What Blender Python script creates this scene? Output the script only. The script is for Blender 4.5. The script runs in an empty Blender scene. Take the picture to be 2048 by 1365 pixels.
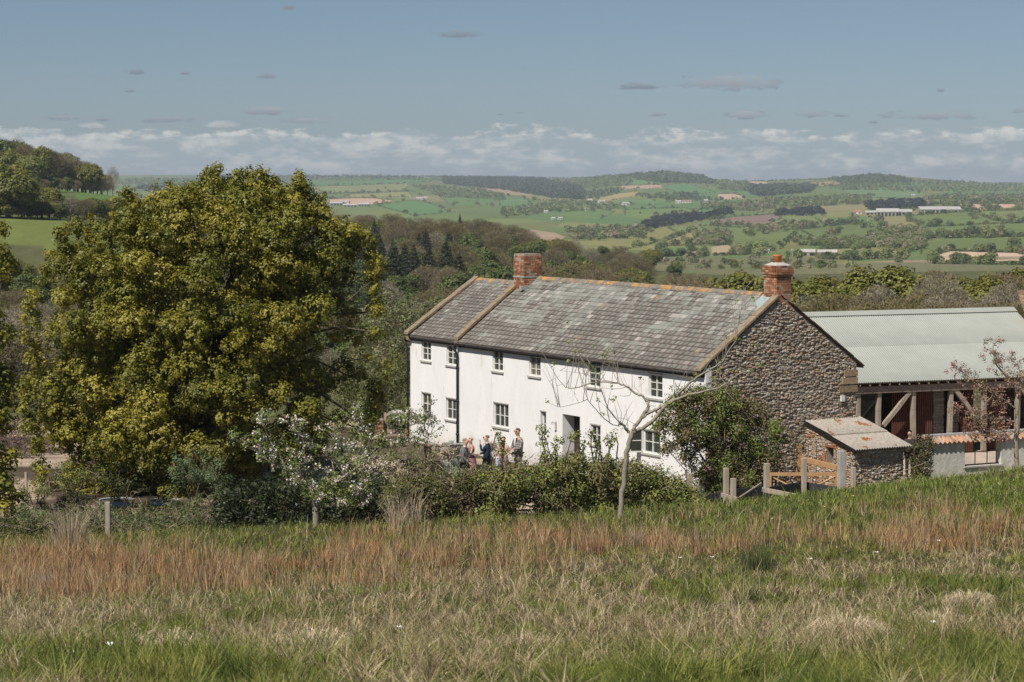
import bpy, math, random
import numpy as np
from mathutils import Vector
R = math.radians
C = bpy.context.scene.collection
SC = bpy.context.scene
rng = np.random.default_rng(7)
random.seed(7)

# ------------------------------------------------------------------ camera, sky, sun, exposure
F, CH = 4836.0, 10.7                       # focal length in photo pixels (85 mm), eye height above the terrace
PITCH = math.atan((682.5 - 350.0) / F)
cp, sp = math.cos(PITCH), math.sin(PITCH)
cam = bpy.data.cameras.new("camera"); camo = bpy.data.objects.new("camera", cam); C.objects.link(camo)
cam.sensor_width = 36; cam.lens = 85; cam.clip_start = 0.5; cam.clip_end = 60000
camo.location = (0, 0, CH); camo.rotation_euler = (math.pi / 2 - PITCH, 0, 0)
cam.dof.use_dof = True; cam.dof.focus_distance = 80; cam.dof.aperture_fstop = 16
SC.camera = camo

SUN = Vector((-0.49, -0.665, 1.0)).normalized()
SUN_EL = math.asin(SUN.z)
sd = bpy.data.lights.new("sun", 'SUN'); sd.energy = 4.8; sd.angle = R(0.5); sd.color = (1.0, 0.945, 0.865)
so = bpy.data.objects.new("sun", sd); C.objects.link(so)
so.rotation_euler = (-SUN).to_track_quat('-Z', 'Y').to_euler()

world = bpy.data.worlds.new("World"); SC.world = world; world.use_nodes = True
def build_sky():
    nt = world.node_tree; N = nt.nodes; L = nt.links; N.clear()
    def mth(op, a, b=None, c=None, clamp=False):
        n = N.new("ShaderNodeMath"); n.operation = op; n.use_clamp = clamp
        for i, v in enumerate((a, b, c)):
            if v is None: continue
            if isinstance(v, (int, float)): n.inputs[i].default_value = v
            else: L.new(v, n.inputs[i])
        return n.outputs[0]
    def mixc(f, a, b):
        n = N.new("ShaderNodeMix"); n.data_type = 'RGBA'
        for s, v in ((n.inputs[0], f), (n.inputs[6], a), (n.inputs[7], b)):
            if isinstance(v, (int, float)): s.default_value = v
            elif isinstance(v, tuple): s.default_value = (*v, 1)
            else: L.new(v, s)
        return n.outputs[2]
    def mapr(v, a, b, c=0.0, d=1.0):
        n = N.new("ShaderNodeMapRange"); n.interpolation_type = 'SMOOTHSTEP'; L.new(v, n.inputs[0])
        for i, x in enumerate((a, b, c, d)): n.inputs[i + 1].default_value = x
        return n.outputs[0]
    sky = N.new("ShaderNodeTexSky"); sky.sky_type = 'NISHITA'; sky.sun_disc = False
    sky.sun_elevation = SUN_EL; sky.sun_rotation = math.atan2(SUN.x, SUN.y)
    sky.air_density = 1.0; sky.dust_density = 0.25; sky.ozone_density = 1.5; sky.altitude = 100
    hs = N.new("ShaderNodeHueSaturation"); hs.inputs['Saturation'].default_value = 0.72; hs.inputs['Value'].default_value = 1.0
    L.new(sky.outputs[0], hs.inputs['Color'])
    tc = N.new("ShaderNodeTexCoord"); sx = N.new("ShaderNodeSeparateXYZ"); L.new(tc.outputs['Generated'], sx.inputs[0])
    x, y, z = sx.outputs
    hyp = mth('SQRT', mth('ADD', mth('MULTIPLY', x, x), mth('MULTIPLY', y, y)))
    u = mth('ARCTAN2', x, y); v = mth('DIVIDE', z, mth('MAXIMUM', hyp, 0.001))
    def noise(su, sv, off, detail=5, rough=0.55, dist=0.0, dv=0.0):
        cb = N.new("ShaderNodeCombineXYZ")
        L.new(mth('MULTIPLY', u, su), cb.inputs[0]); L.new(mth('MULTIPLY', mth('ADD', v, dv), sv), cb.inputs[1]); cb.inputs[2].default_value = off
        n = N.new("ShaderNodeTexNoise"); n.inputs['Scale'].default_value = 1; n.inputs['Detail'].default_value = detail
        n.inputs['Roughness'].default_value = rough; n.inputs['Distortion'].default_value = dist
        L.new(cb.outputs[0], n.inputs['Vector']); return n.outputs['Fac']
    big = noise(48, 125, 3.1, 3, 0.5)
    fine = noise(150, 340, 9.3, 5, 0.6)
    wob = noise(34, 110, 1.7, 5, 0.6)
    streak = noise(14, 300, 5.5, 4, 0.6)
    # low bank of cloud over the horizon with an uneven, puffy upper edge
    topv = mth('ADD', 0.0182, mth('ADD', mth('MULTIPLY', mth('SUBTRACT', wob, 0.5), 0.017), mth('MULTIPLY', mth('SUBTRACT', fine, 0.5), 0.006)))
    bank = mapr(mth('SUBTRACT', topv, v), -0.0008, 0.0016)
    edge = mapr(mth('SUBTRACT', topv, v), 0.0048, 0.0008)
    puff = mapr(mth('ADD', mth('ADD', mth('MULTIPLY', big, 0.5), mth('MULTIPLY', fine, 0.4)), mth('MULTIPLY', streak, 0.1)), 0.45, 0.63)
    low = mapr(v, 0.0, 0.012)
    bright = mth('MINIMUM', mth('ADD', mth('ADD', mth('MULTIPLY', mth('MULTIPLY', edge, mapr(fine, 0.40, 0.66)), 0.62), mth('MULTIPLY', puff, 0.72)), 0.03), 1.0)
    tint = N.new("ShaderNodeMix"); tint.data_type = 'RGBA'; tint.blend_type = 'MULTIPLY'; tint.inputs[0].default_value = 1
    L.new(hs.outputs[0], tint.inputs[6]); L.new(mixc(mapr(v, 0.0, 0.15), (.665, .815, 1.08), (.58, .73, .915)), tint.inputs[7]); skyc = tint.outputs[2]
    bcol = mixc(bright, (5.6, 6.65, 7.4), (10.4, 10.5, 10.2))
    col = mixc(mth('MULTIPLY', bank, mapr(v, -0.004, 0.006, 0.75, 0.88)), skyc, bcol)
    # the separate small clouds: (azimuth px, height px, half width, half height, light)
    S = [(915,73,50,9,.0),(270,149,20,6,.0),(374,151,10,4,.0),(533,156,24,8,.1),(262,187,15,4,0),(535,224,55,10,.35),
         (345,243,58,8,.2),(627,245,55,8,.3),(130,240,40,6,.2),(208,243,16,5,.1),(1280,177,50,8,.0),(1462,170,98,20,.4),
         (1492,233,40,9,.4),(1617,232,38,8,.3),(1680,234,22,4,.1),(1860,235,85,11,.4),(2040,228,24,6,.2),(1310,231,18,5,.2),
         (1038,227,14,4,.1),(1744,247,11,3,.1),(1878,186,9,4,0),(582,20,14,6,0),(1000,230,9,3,0),(190,255,36,8,.9),(445,252,40,9,.9)]
    en = noise(100, 260, 2.2, 6, 0.75, 0.3)
    acc = None; accb = None
    for px, py, a, b, lt in S:
        uu = mth('DIVIDE', mth('SUBTRACT', u, math.atan((px - 1024) / F)), a / F)
        vv = mth('DIVIDE', mth('SUBTRACT', v, (350 - py) / F), b / F)
        vv2 = mth('MULTIPLY', vv, mth('ADD', 1.15, mth('MULTIPLY', mth('SIGN', vv), -0.3)))
        d = mth('SUBTRACT', 1.0, mth('ADD', mth('MULTIPLY', uu, uu), mth('MULTIPLY', vv2, vv2)))
        acc = d if acc is None else mth('MAXIMUM', acc, d)
        g = mth('MULTIPLY', mapr(d, -0.5, 0.6), mth('ADD', lt * 0.9, mth('MULTIPLY', vv, 0.30)))
        accb = g if accb is None else mth('MAXIMUM', accb, g)
    m = mapr(mth('ADD', acc, mth('MULTIPLY', mth('SUBTRACT', en, 0.5), 6.5)), -0.15, 1.1)
    cc = mixc(mth('MAXIMUM', mth('MULTIPLY', accb, mth('ADD', 0.4, mth('MULTIPLY', en, 1.2))), 0.0), (3.6, 4.35, 5.3), (8.0, 8.5, 8.8))
    col = mixc(mth('MULTIPLY', m, 0.92), col, cc)
    bg = N.new("ShaderNodeBackground"); bg.inputs['Strength'].default_value = 0.055
    L.new(col, bg.inputs['Color']); out = N.new("ShaderNodeOutputWorld"); L.new(bg.outputs[0], out.inputs[0])
build_sky()
SC.view_settings.view_transform = 'Standard'; SC.view_settings.look = 'None'
SC.view_settings.exposure = 0.14; SC.view_settings.gamma = 1
SC.cycles.max_bounces = 5; SC.cycles.diffuse_bounces = 2; SC.cycles.glossy_bounces = 2; SC.cycles.transmission_bounces = 3
SC.cycles.transparent_max_bounces = 4; SC.cycles.volume_bounces = 0; SC.cycles.use_denoising = True
SC.cycles.caustics_reflective = False; SC.cycles.caustics_refractive = False

# ------------------------------------------------------------------ geometry of the view (used only to measure the photo)
def ray(px, py):
    rx, ry = (px - 1024.0) / F, -(py - 682.5) / F
    return np.array([rx, cp + ry * sp, -sp + ry * cp])
def at(px, py, Y):
    r = ray(px, py); return np.array([r[0] / r[1] * Y, Y, CH + r[2] / r[1] * Y])
def proj(X, Y, Z):
    Z = Z - CH; d = Y * cp - Z * sp; d = np.where(np.abs(d) < 1e-3, 1e-3, d)
    return 1024 + F * X / d, 682.5 - F * (Y * sp + Z * cp) / d

# ------------------------------------------------------------------ helpers
def tag(o, label=None, cat=None, group=None, kind=None):
    if label: o["label"] = label
    if cat: o["category"] = cat
    if group: o["group"] = group
    if kind: o["kind"] = kind
    return o
def empty(name, loc=(0, 0, 0), rz=0.0, label=None, cat=None, group=None):
    o = bpy.data.objects.new(name, None); C.objects.link(o); o.location = loc; o.rotation_euler = (0, 0, rz)
    return tag(o, label, cat, group)
def link(name, me, m=None, parent=None):
    o = bpy.data.objects.new(name, me); C.objects.link(o)
    if m is not None and len(me.materials) == 0: me.materials.append(m)
    if parent is not None: o.parent = parent
    return o
def npmesh(name, V, Q, col=None, smooth=False):
    """mesh from numpy arrays: V (n,3), Q (m,k) with k = 3 or 4; col (n,3) point colours"""
    V = np.ascontiguousarray(V, dtype=np.float32); Q = np.ascontiguousarray(Q, dtype=np.int32)
    me = bpy.data.meshes.new(name); k = Q.shape[1]
    me.vertices.add(len(V)); me.vertices.foreach_set("co", V.ravel())
    me.loops.add(Q.size); me.loops.foreach_set("vertex_index", Q.ravel())
    me.polygons.add(len(Q)); me.polygons.foreach_set("loop_start", np.arange(0, Q.size, k, dtype=np.int32))
    me.polygons.foreach_set("loop_total", np.full(len(Q), k, dtype=np.int32))
    if smooth: me.polygons.foreach_set("use_smooth", np.ones(len(Q), dtype=bool))
    me.update(calc_edges=True)
    if col is not None:
        a = me.color_attributes.new("col", 'FLOAT_COLOR', 'POINT')
        cc = np.ones((len(V), 4), dtype=np.float32); cc[:, :3] = np.clip(col, 0, 1); a.data.foreach_set("color", cc.ravel())
    return me
class MB:
    """collects boxes, tubes and prisms for ONE mesh"""
    def __init__(s): s.v = []; s.f = []; s.c = []
    def add(s, vs, fs, col=(1, 1, 1)):
        b = len(s.v); s.v += [tuple(map(float, v)) for v in vs]; s.f += [tuple(b + i for i in f) for f in fs]; s.c += [tuple(col)] * len(vs); return s
    def obox(s, o, ax, ay, az, col=(1, 1, 1)):
        """box from corner o with edge vectors ax, ay, az"""
        o, ax, ay, az = map(np.asarray, (o, ax, ay, az))
        vs = [o, o + ax, o + ax + ay, o + ay, o + az, o + ax + az, o + ax + ay + az, o + ay + az]
        f = [(0, 3, 2, 1), (4, 5, 6, 7), (0, 1, 5, 4), (1, 2, 6, 5), (2, 3, 7, 6), (3, 0, 4, 7)]
        if np.dot(np.cross(ax, ay), az) < 0: f = [t[::-1] for t in f]
        return s.add(vs, f, col)
    def box(s, x0, x1, y0, y1, z0, z1, col=(1, 1, 1)):
        return s.obox((x0, y0, z0), (x1 - x0, 0, 0), (0, y1 - y0, 0), (0, 0, z1 - z0), col)
    def tube(s, pts, rad, n=6, col=(1, 1, 1), cap=True):
        pts = [np.asarray(p, float) for p in pts]; m = len(pts)
        if isinstance(rad, (int, float)): rad = [rad] * m
        vs = []; a = None
        for i in range(m):
            t = pts[min(i + 1, m - 1)] - pts[max(i - 1, 0)]; t = t / (np.linalg.norm(t) + 1e-9)
            if a is None: a = np.cross(t, np.array([0.31, 0.9, 0.2]) if abs(t[1]) < .8 else np.array([1., 0, 0]))
            a = a - t * np.dot(a, t); a = a / (np.linalg.norm(a) + 1e-9); b = np.cross(t, a)
            for k in range(n):
                w = 2 * math.pi * k / n; vs.append(pts[i] + rad[i] * (math.cos(w) * a + math.sin(w) * b))
        fs = [(i * n + k, i * n + (k + 1) % n, (i + 1) * n + (k + 1) % n, (i + 1) * n + k) for i in range(m - 1) for k in range(n)]
        if cap: fs += [tuple(range(n))[::-1], tuple((m - 1) * n + k for k in range(n))]
        return s.add(vs, fs, col)
    def mesh(s, name, smooth=False):
        me = bpy.data.meshes.new(name); me.from_pydata(s.v, [], s.f); me.update()
        a = me.color_attributes.new("col", 'FLOAT_COLOR', 'POINT')
        a.data.foreach_set("color", np.c_[np.array(s.c, dtype=np.float32).reshape(-1, 3), np.ones(len(s.v), dtype=np.float32)].astype(np.float32).ravel())
        if smooth: me.polygons.foreach_set("use_smooth", [True] * len(me.polygons))
        return me
    def build(s, name, m, parent=None, smooth=False, bevel=0):
        o = link(name, s.mesh(name, smooth), m, parent)
        if bevel:
            b = o.modifiers.new("bevel", 'BEVEL'); b.width = bevel; b.segments = 1; b.limit_method = 'ANGLE'
        return o

def pm(name, base=(.5, .5, .5), c2=None, scale=6.0, rough=.85, bump=.0, bscale=None, attr=False, spec=.25, detail=6, contrast=(.35, .65), metal=0.0, stretch=(1, 1, 1), c3=None, s3=1.5, t3=(.55, .65)):
    m = bpy.data.materials.new(name); m.use_nodes = True; nt = m.node_tree; N = nt.nodes; L = nt.links
    b = N["Principled BSDF"]; b.inputs['Roughness'].default_value = rough; b.inputs['Specular IOR Level'].default_value = spec; b.inputs['Metallic'].default_value = metal
    g = N.new("ShaderNodeTexCoord"); mp = N.new("ShaderNodeMapping"); mp.inputs['Scale'].default_value = stretch; L.new(g.outputs['Object'], mp.inputs[0])
    def noise(sc, det=detail):
        n = N.new("ShaderNodeTexNoise"); n.inputs['Scale'].default_value = sc; n.inputs['Detail'].default_value = det; n.inputs['Roughness'].default_value = .6
        L.new(mp.outputs[0], n.inputs['Vector']); return n.outputs['Fac']
    def mr(v, a, c):
        n = N.new("ShaderNodeMapRange"); L.new(v, n.inputs[0]); n.inputs[1].default_value = a; n.inputs[2].default_value = c; return n.outputs[0]
    def mix(f, a, c, mode='MIX'):
        n = N.new("ShaderNodeMix"); n.data_type = 'RGBA'; n.blend_type = mode
        for s, v in ((n.inputs[0], f), (n.inputs[6], a), (n.inputs[7], c)):
            if isinstance(v, (int, float)): s.default_value = v
            elif isinstance(v, tuple): s.default_value = (*v, 1)
            else: L.new(v, s)
        return n.outputs[2]
    c2 = c2 or tuple(x * .7 for x in base)
    col = mix(mr(noise(scale), *contrast), base, c2)
    if c3: col = mix(mr(noise(s3), *t3), col, c3)
    if attr:
        a = N.new("ShaderNodeAttribute"); a.attribute_name = "col"; col = mix(1.0, a.outputs['Color'], col, 'MULTIPLY')
    L.new(col, b.inputs['Base Color'])
    if bump:
        bp = N.new("ShaderNodeBump"); bp.inputs['Strength'].default_value = 1.0; bp.inputs['Distance'].default_value = bump
        L.new(noise(bscale or scale * 2), bp.inputs['Height']); L.new(bp.outputs[0], b.inputs['Normal'])
    return m
def leafmat(name, transl=.3, rough=.6, spec=.25):
    m = bpy.data.materials.new(name); m.use_nodes = True; nt = m.node_tree; N = nt.nodes; L = nt.links
    b = N["Principled BSDF"]; b.inputs['Roughness'].default_value = rough; b.inputs['Specular IOR Level'].default_value = spec
    a = N.new("ShaderNodeAttribute"); a.attribute_name = "col"; L.new(a.outputs['Color'], b.inputs['Base Color'])
    t = N.new("ShaderNodeBsdfTranslucent"); L.new(a.outputs['Color'], t.inputs['Color'])
    mx = N.new("ShaderNodeMixShader"); mx.inputs[0].default_value = transl
    L.new(b.outputs[0], mx.inputs[1]); L.new(t.outputs[0], mx.inputs[2]); L.new(mx.outputs[0], N["Material Output"].inputs[0])
    return m

# value noise (numpy) for placing and colouring
_G = np.random.default_rng(99).random((256, 256))
def vnoise(x, y, sc=1.0, octv=3):
    x = np.asarray(x, float) / sc; y = np.asarray(y, float) / sc; out = 0; amp = 1; tot = 0
    for o in range(octv):
        xi = np.floor(x).astype(int); yi = np.floor(y).astype(int); fx = x - xi; fy = y - yi
        fx = fx * fx * (3 - 2 * fx); fy = fy * fy * (3 - 2 * fy)
        g = lambda a, b: _G[(a + 37 * o) & 255, (b + 91 * o) & 255]
        out = out + amp * ((g(xi, yi) * (1 - fx) + g(xi + 1, yi) * fx) * (1 - fy) + (g(xi, yi + 1) * (1 - fx) + g(xi + 1, yi + 1) * fx) * fy)
        tot += amp; amp *= .5; x = x * 2.03 + 11.3; y = y * 2.03 + 5.7
    return out / tot
def inpoly(px, py, poly):
    px = np.asarray(px, float); py = np.asarray(py, float); ins = np.zeros(px.shape, bool); n = len(poly)
    for i in range(n):
        x1, y1 = poly[i]; x2, y2 = poly[(i + 1) % n]
        if y1 == y2: continue
        c = ((y1 > py) != (y2 > py)) & (px < (x2 - x1) * (py - y1) / (y2 - y1) + x1); ins ^= c
    return ins
def sstep(x, a, b):
    t = np.clip((np.asarray(x, float) - a) / (b - a), 0, 1); return t * t * (3 - 2 * t)

# ------------------------------------------------------------------ the lie of the land
TP = np.array([-400, 0, 130, 250, 640, 900, 1100, 1300, 1500, 1750, 2048, 2450], float)
def zr(D, z): return 682.5 + F * math.tan(math.atan2(CH - z, D) - PITCH)      # image row of a height z at depth D
TT = [  # depth, image rows of the bare ground for each column of TP
 (6,   [1735] * 12),
 (12,  [1365] * 12),
 (20,  [1262] * 12),
 (30,  [1192, 1192, 1190, 1188, 1182, 1180, 1178, 1176, 1174, 1170, 1165, 1160]),
 (48,  [1096, 1092, 1088, 1082, 1062, 1050, 1042, 1034, 1015, 1003, 985, 970]),
 (57,  [1096, 1092, 1086, 1078, 1056, 1042, 1031, 1020, 1003, 985, 955, 930]),
 (66,  [zr(66, .9)] * 4 + [zr(66, 1.0)] * 3 + [zr(66, 1.3), 1004, 968, 936, 915]),
 (74,  [zr(74, 0)] * 8 + [zr(74, .5), zr(74, .9), zr(74, 1.1), zr(74, 1.2)]),
 (82,  [zr(82, 0)] * 10 + [zr(82, .3), zr(82, .4)]),
 (100, [zr(100, 0)] * 12),
 (130, [zr(130, -1.5)] * 8 + [zr(130, -1.2)] * 4),
 (200, [745, 745, 745, 745, 760, 765, 765, 750, 740, 730, 730, 730]),
 (300, [640, 640, 650, 660, 720, 725, 725, 720, 705, 695, 690, 690]),
 (450, [472, 474, 480, 520, 640, 650, 662, 680, 650, 625, 612, 610]),
 (520, [430, 434, 442, 480, 600, 610, 630, 660, 625, 605, 600, 600]),
 (600, [420, 424, 432, 440, 560, 575, 600, 640, 600, 590, 585, 585]),
 (700, [385, 392, 404, 412, 520, 535, 565, 605, 585, 575, 570, 570]),
 (800, [352, 362, 377, 392, 482, 498, 535, 572, 570, 562, 558, 558]),
 (950, [348, 372, 385, 392, 470, 484, 512, 545, 555, 550, 545, 545]),
 (1300,[380, 400, 405, 405, 505, 505, 522, 530, 532, 527, 522, 520]),
 (2000,[420, 430, 430, 430, 480, 480, 487, 490, 480, 472, 462, 455]),
 (3000,[400, 405, 405, 405, 437, 440, 445, 448, 442, 427, 411, 405]),
 (4000,[392, 392, 392, 392, 402, 412, 414, 410, 402, 402, 402, 400]),
 (5500,[380, 380, 378, 378, 376, 382, 388, 374, 378, 374, 384, 385]),
 (6600,[368, 368, 368, 367, 364, 366, 370, 343, 366, 348, 374, 374]),
 (7600,[361, 361, 361, 360, 358, 357, 360, 357, 364, 365, 369, 368]),
 (10500,[352, 352, 351, 350, 352, 355, 358, 361, 362, 366, 367, 367]),
 (14000,[353, 353, 353, 353, 354, 357, 360, 363, 364, 367, 368, 368])]
TD = np.log(np.array([t[0] for t in TT], float)); TY = np.array([t[1] for t in TT], float)
# fine table along depth with gentle (Catmull-Rom limited) smoothing
_LD = np.linspace(TD[0], TD[-1], 900)
_c0 = np.array([np.interp(_LD, TD, TY[:, j]) for j in range(len(TP))]).T
_ZT = None
def _smooth():
    z = CH - np.tan(np.arctan((_c0 - 682.5) / F) + PITCH) * np.exp(_LD)[:, None]
    k = np.array([1, 2, 3, 2, 1], float); k /= k.sum(); sm = z.copy()
    for _ in range(3):
        pad = np.vstack([sm[:1], sm[:1], sm, sm[-1:], sm[-1:]]); sm = sum(k[i] * pad[i:i + len(sm)] for i in range(5))
    return sm
_ZT = _smooth()
_FP = np.linspace(TP[0], TP[-1], 400)
_ZT = np.array([np.interp(_FP, TP, r) for r in _ZT])
for _ in range(4): _ZT[:, 1:-1] = (_ZT[:, :-2] + 2 * _ZT[:, 1:-1] + _ZT[:, 2:]) / 4
def terr(X, Y):
    X = np.asarray(X, float); Y = np.asarray(Y, float); Yc = np.maximum(Y, 6.0)
    px = np.clip(1024 + F * X / Yc, _FP[0], _FP[-1] - .01); ld = np.clip(np.log(Yc), _LD[0], _LD[-1] - 1e-4)
    a = (px - _FP[0]) / (_FP[1] - _FP[0]); b = (ld - _LD[0]) / (_LD[1] - _LD[0]); i = a.astype(int); j = b.astype(int)
    i = np.minimum(i, len(_FP) - 2); j = np.minimum(j, len(_LD) - 2); fa = a - i; fb = b - j
    z = (_ZT[j, i] * (1 - fa) + _ZT[j, i + 1] * fa) * (1 - fb) + (_ZT[j + 1, i] * (1 - fa) + _ZT[j + 1, i + 1] * fa) * fb
    z = z + np.where(Y < 6, (6 - Y) * .10, 0)
    amp = np.where(Y < 66, .10, np.where(Y < 110, .0, np.clip((Y - 110) / 400, 0, 3.0)))
    z = z + (vnoise(X, Y, 3.0, 2) - .5) * np.where(Y < 66, .22, 0) + (vnoise(X + 900, Y, 170.0, 3) - .5) * np.where(Y > 110, amp * 1.6, 0)
    return z
def tz(X, Y): return float(terr(np.array([X]), np.array([Y]))[0])
def tpt(px, py, d0=100, d1=13000):
    """ground point seen at photo pixel (px,py), searched outwards from depth d0"""
    Ys = np.exp(np.linspace(math.log(d0), math.log(d1), 900)); r = ray(px, py)
    g = terr(Ys * r[0] / r[1], Ys) - (CH + Ys * r[2] / r[1]); k = np.where(g >= 0)[0]
    Y = Ys[k[0]] if len(k) else Ys[np.argmax(g)]
    X = Y * r[0] / r[1]; return np.array([X, Y, tz(X, Y)])

# ------------------------------------------------------------------ the ground: one sheet to the horizon
FIELDS = [  # traced field boundaries and their own colours
 ([(648,404),(660,399),(700,397),(745,397),(788,402),(740,409),(712,411),(652,410)], (.50,.36,.25)),
 ([(560,392),(640,388),(700,392),(650,400),(560,402)], (.13,.21,.06)),
 ([(610,374),(720,371),(815,367),(813,382),(700,387),(610,389)], (.20,.25,.07)),
 ([(620,363),(800,357),(880,362),(815,367),(720,371),(610,373)], (.09,.22,.06)),
 ([(700,389),(815,384),(825,395),(700,396)], (.24,.27,.08)),
 ([(750,411),(830,401),(865,409),(900,425),(830,433),(790,422)], (.09,.22,.06)),
 ([(880,395),(960,385),(1000,390),(1000,412),(900,410)], (.11,.21,.05)),
 ([(250,368),(400,364),(420,372),(250,380)], (.12,.20,.08)),
 ([(250,384),(420,378),(640,376),(600,392),(260,396)], (.12,.21,.06)),
 ([(1255,357),(1312,356),(1330,368),(1250,370)], (.10,.23,.06)),
 ([(1243,372),(1325,370),(1322,377),(1240,380)], (.42,.31,.22)),
 ([(1195,399),(1230,388),(1277,383),(1267,394),(1220,402)], (.33,.29,.10)),
 ([(1330,372),(1372,367),(1432,386),(1380,389),(1330,380)], (.09,.23,.06)),
 ([(1438,389),(1465,388),(1492,394),(1490,398),(1438,401)], (.46,.34,.24)),
 ([(1250,398),(1345,403),(1302,412),(1238,409)], (.11,.23,.06)),
 ([(1000,391),(1055,398),(1062,410),(1030,420),(1000,417)], (.10,.22,.07)),
 ([(1130,425),(1190,418),(1230,424),(1200,440),(1130,440)], (.11,.21,.05)),
 ([(1250,420),(1370,416),(1395,424),(1300,436),(1250,434)], (.13,.22,.05)),
 ([(1420,441),(1480,433),(1565,429),(1562,438),(1525,453),(1440,450)], (.20,.15,.12)),
 ([(1250,476),(1330,452),(1356,468),(1300,490),(1250,500)], (.20,.22,.06)),
 ([(1322,487),(1390,462),(1402,490),(1322,494)], (.26,.25,.09)),
 ([(1320,496),(1400,493),(1362,513),(1320,514)], (.11,.21,.05)),
 ([(1365,508),(1400,500),(1420,512),(1380,520)], (.38,.31,.19)),
 ([(1425,493),(1460,489),(1470,503),(1500,511),(1425,512)], (.32,.28,.16)),
 ([(1400,452),(1480,456),(1560,452),(1600,460),(1560,500),(1480,498),(1420,480)], (.13,.19,.05)),
 ([(1600,460),(1735,446),(1760,462),(1735,490),(1640,485)], (.12,.18,.05)),
 ([(1630,436),(1735,433),(1742,445),(1650,452)], (.10,.19,.05)),
 ([(1740,434),(1812,433),(1842,456),(1790,468),(1762,446)], (.22,.22,.09)),
 ([(1815,433),(1940,424),(1990,443),(1860,452)], (.13,.20,.05)),
 ([(1940,423),(2060,422),(2060,442),(1995,443)], (.15,.21,.06)),
 ([(1850,455),(2060,446),(2060,472),(1860,474)], (.12,.19,.05)),
 ([(1856,478),(2060,474),(2060,502),(1900,500),(1840,510)], (.12,.18,.05)),
 ([(1640,500),(1820,491),(1832,500),(1790,516),(1700,522)], (.21,.23,.08)),
 ([(1630,512),(1700,514),(1690,520),(1640,519)], (.42,.33,.24)),
 ([(1898,412),(1940,408),(2030,409),(2047,421),(1895,419),(1868,418)], (.50,.37,.25)),
 ([(1862,513),(1900,503),(2060,507),(2060,531),(1865,528)], (.50,.40,.29)),
 ([(1500,363),(1540,364),(1530,370),(1500,371)], (.44,.34,.24)),
 ([(1690,380),(1820,370),(1842,385),(1810,398),(1700,396)], (.13,.23,.08)),
 ([(1540,368),(1600,366),(1600,374),(1530,376)], (.10,.22,.07)),
 ([(1600,368),(1680,362),(1690,368),(1620,376)], (.34,.27,.12)),
 # meadows on the near left
 ([(-60,428),(120,434),(240,470),(300,520),(-60,480)], (.17,.20,.055)),
 ([(55,377),(130,374),(200,378),(300,392),(240,402),(120,400),(60,386)], (.12,.20,.05)),
]
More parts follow.
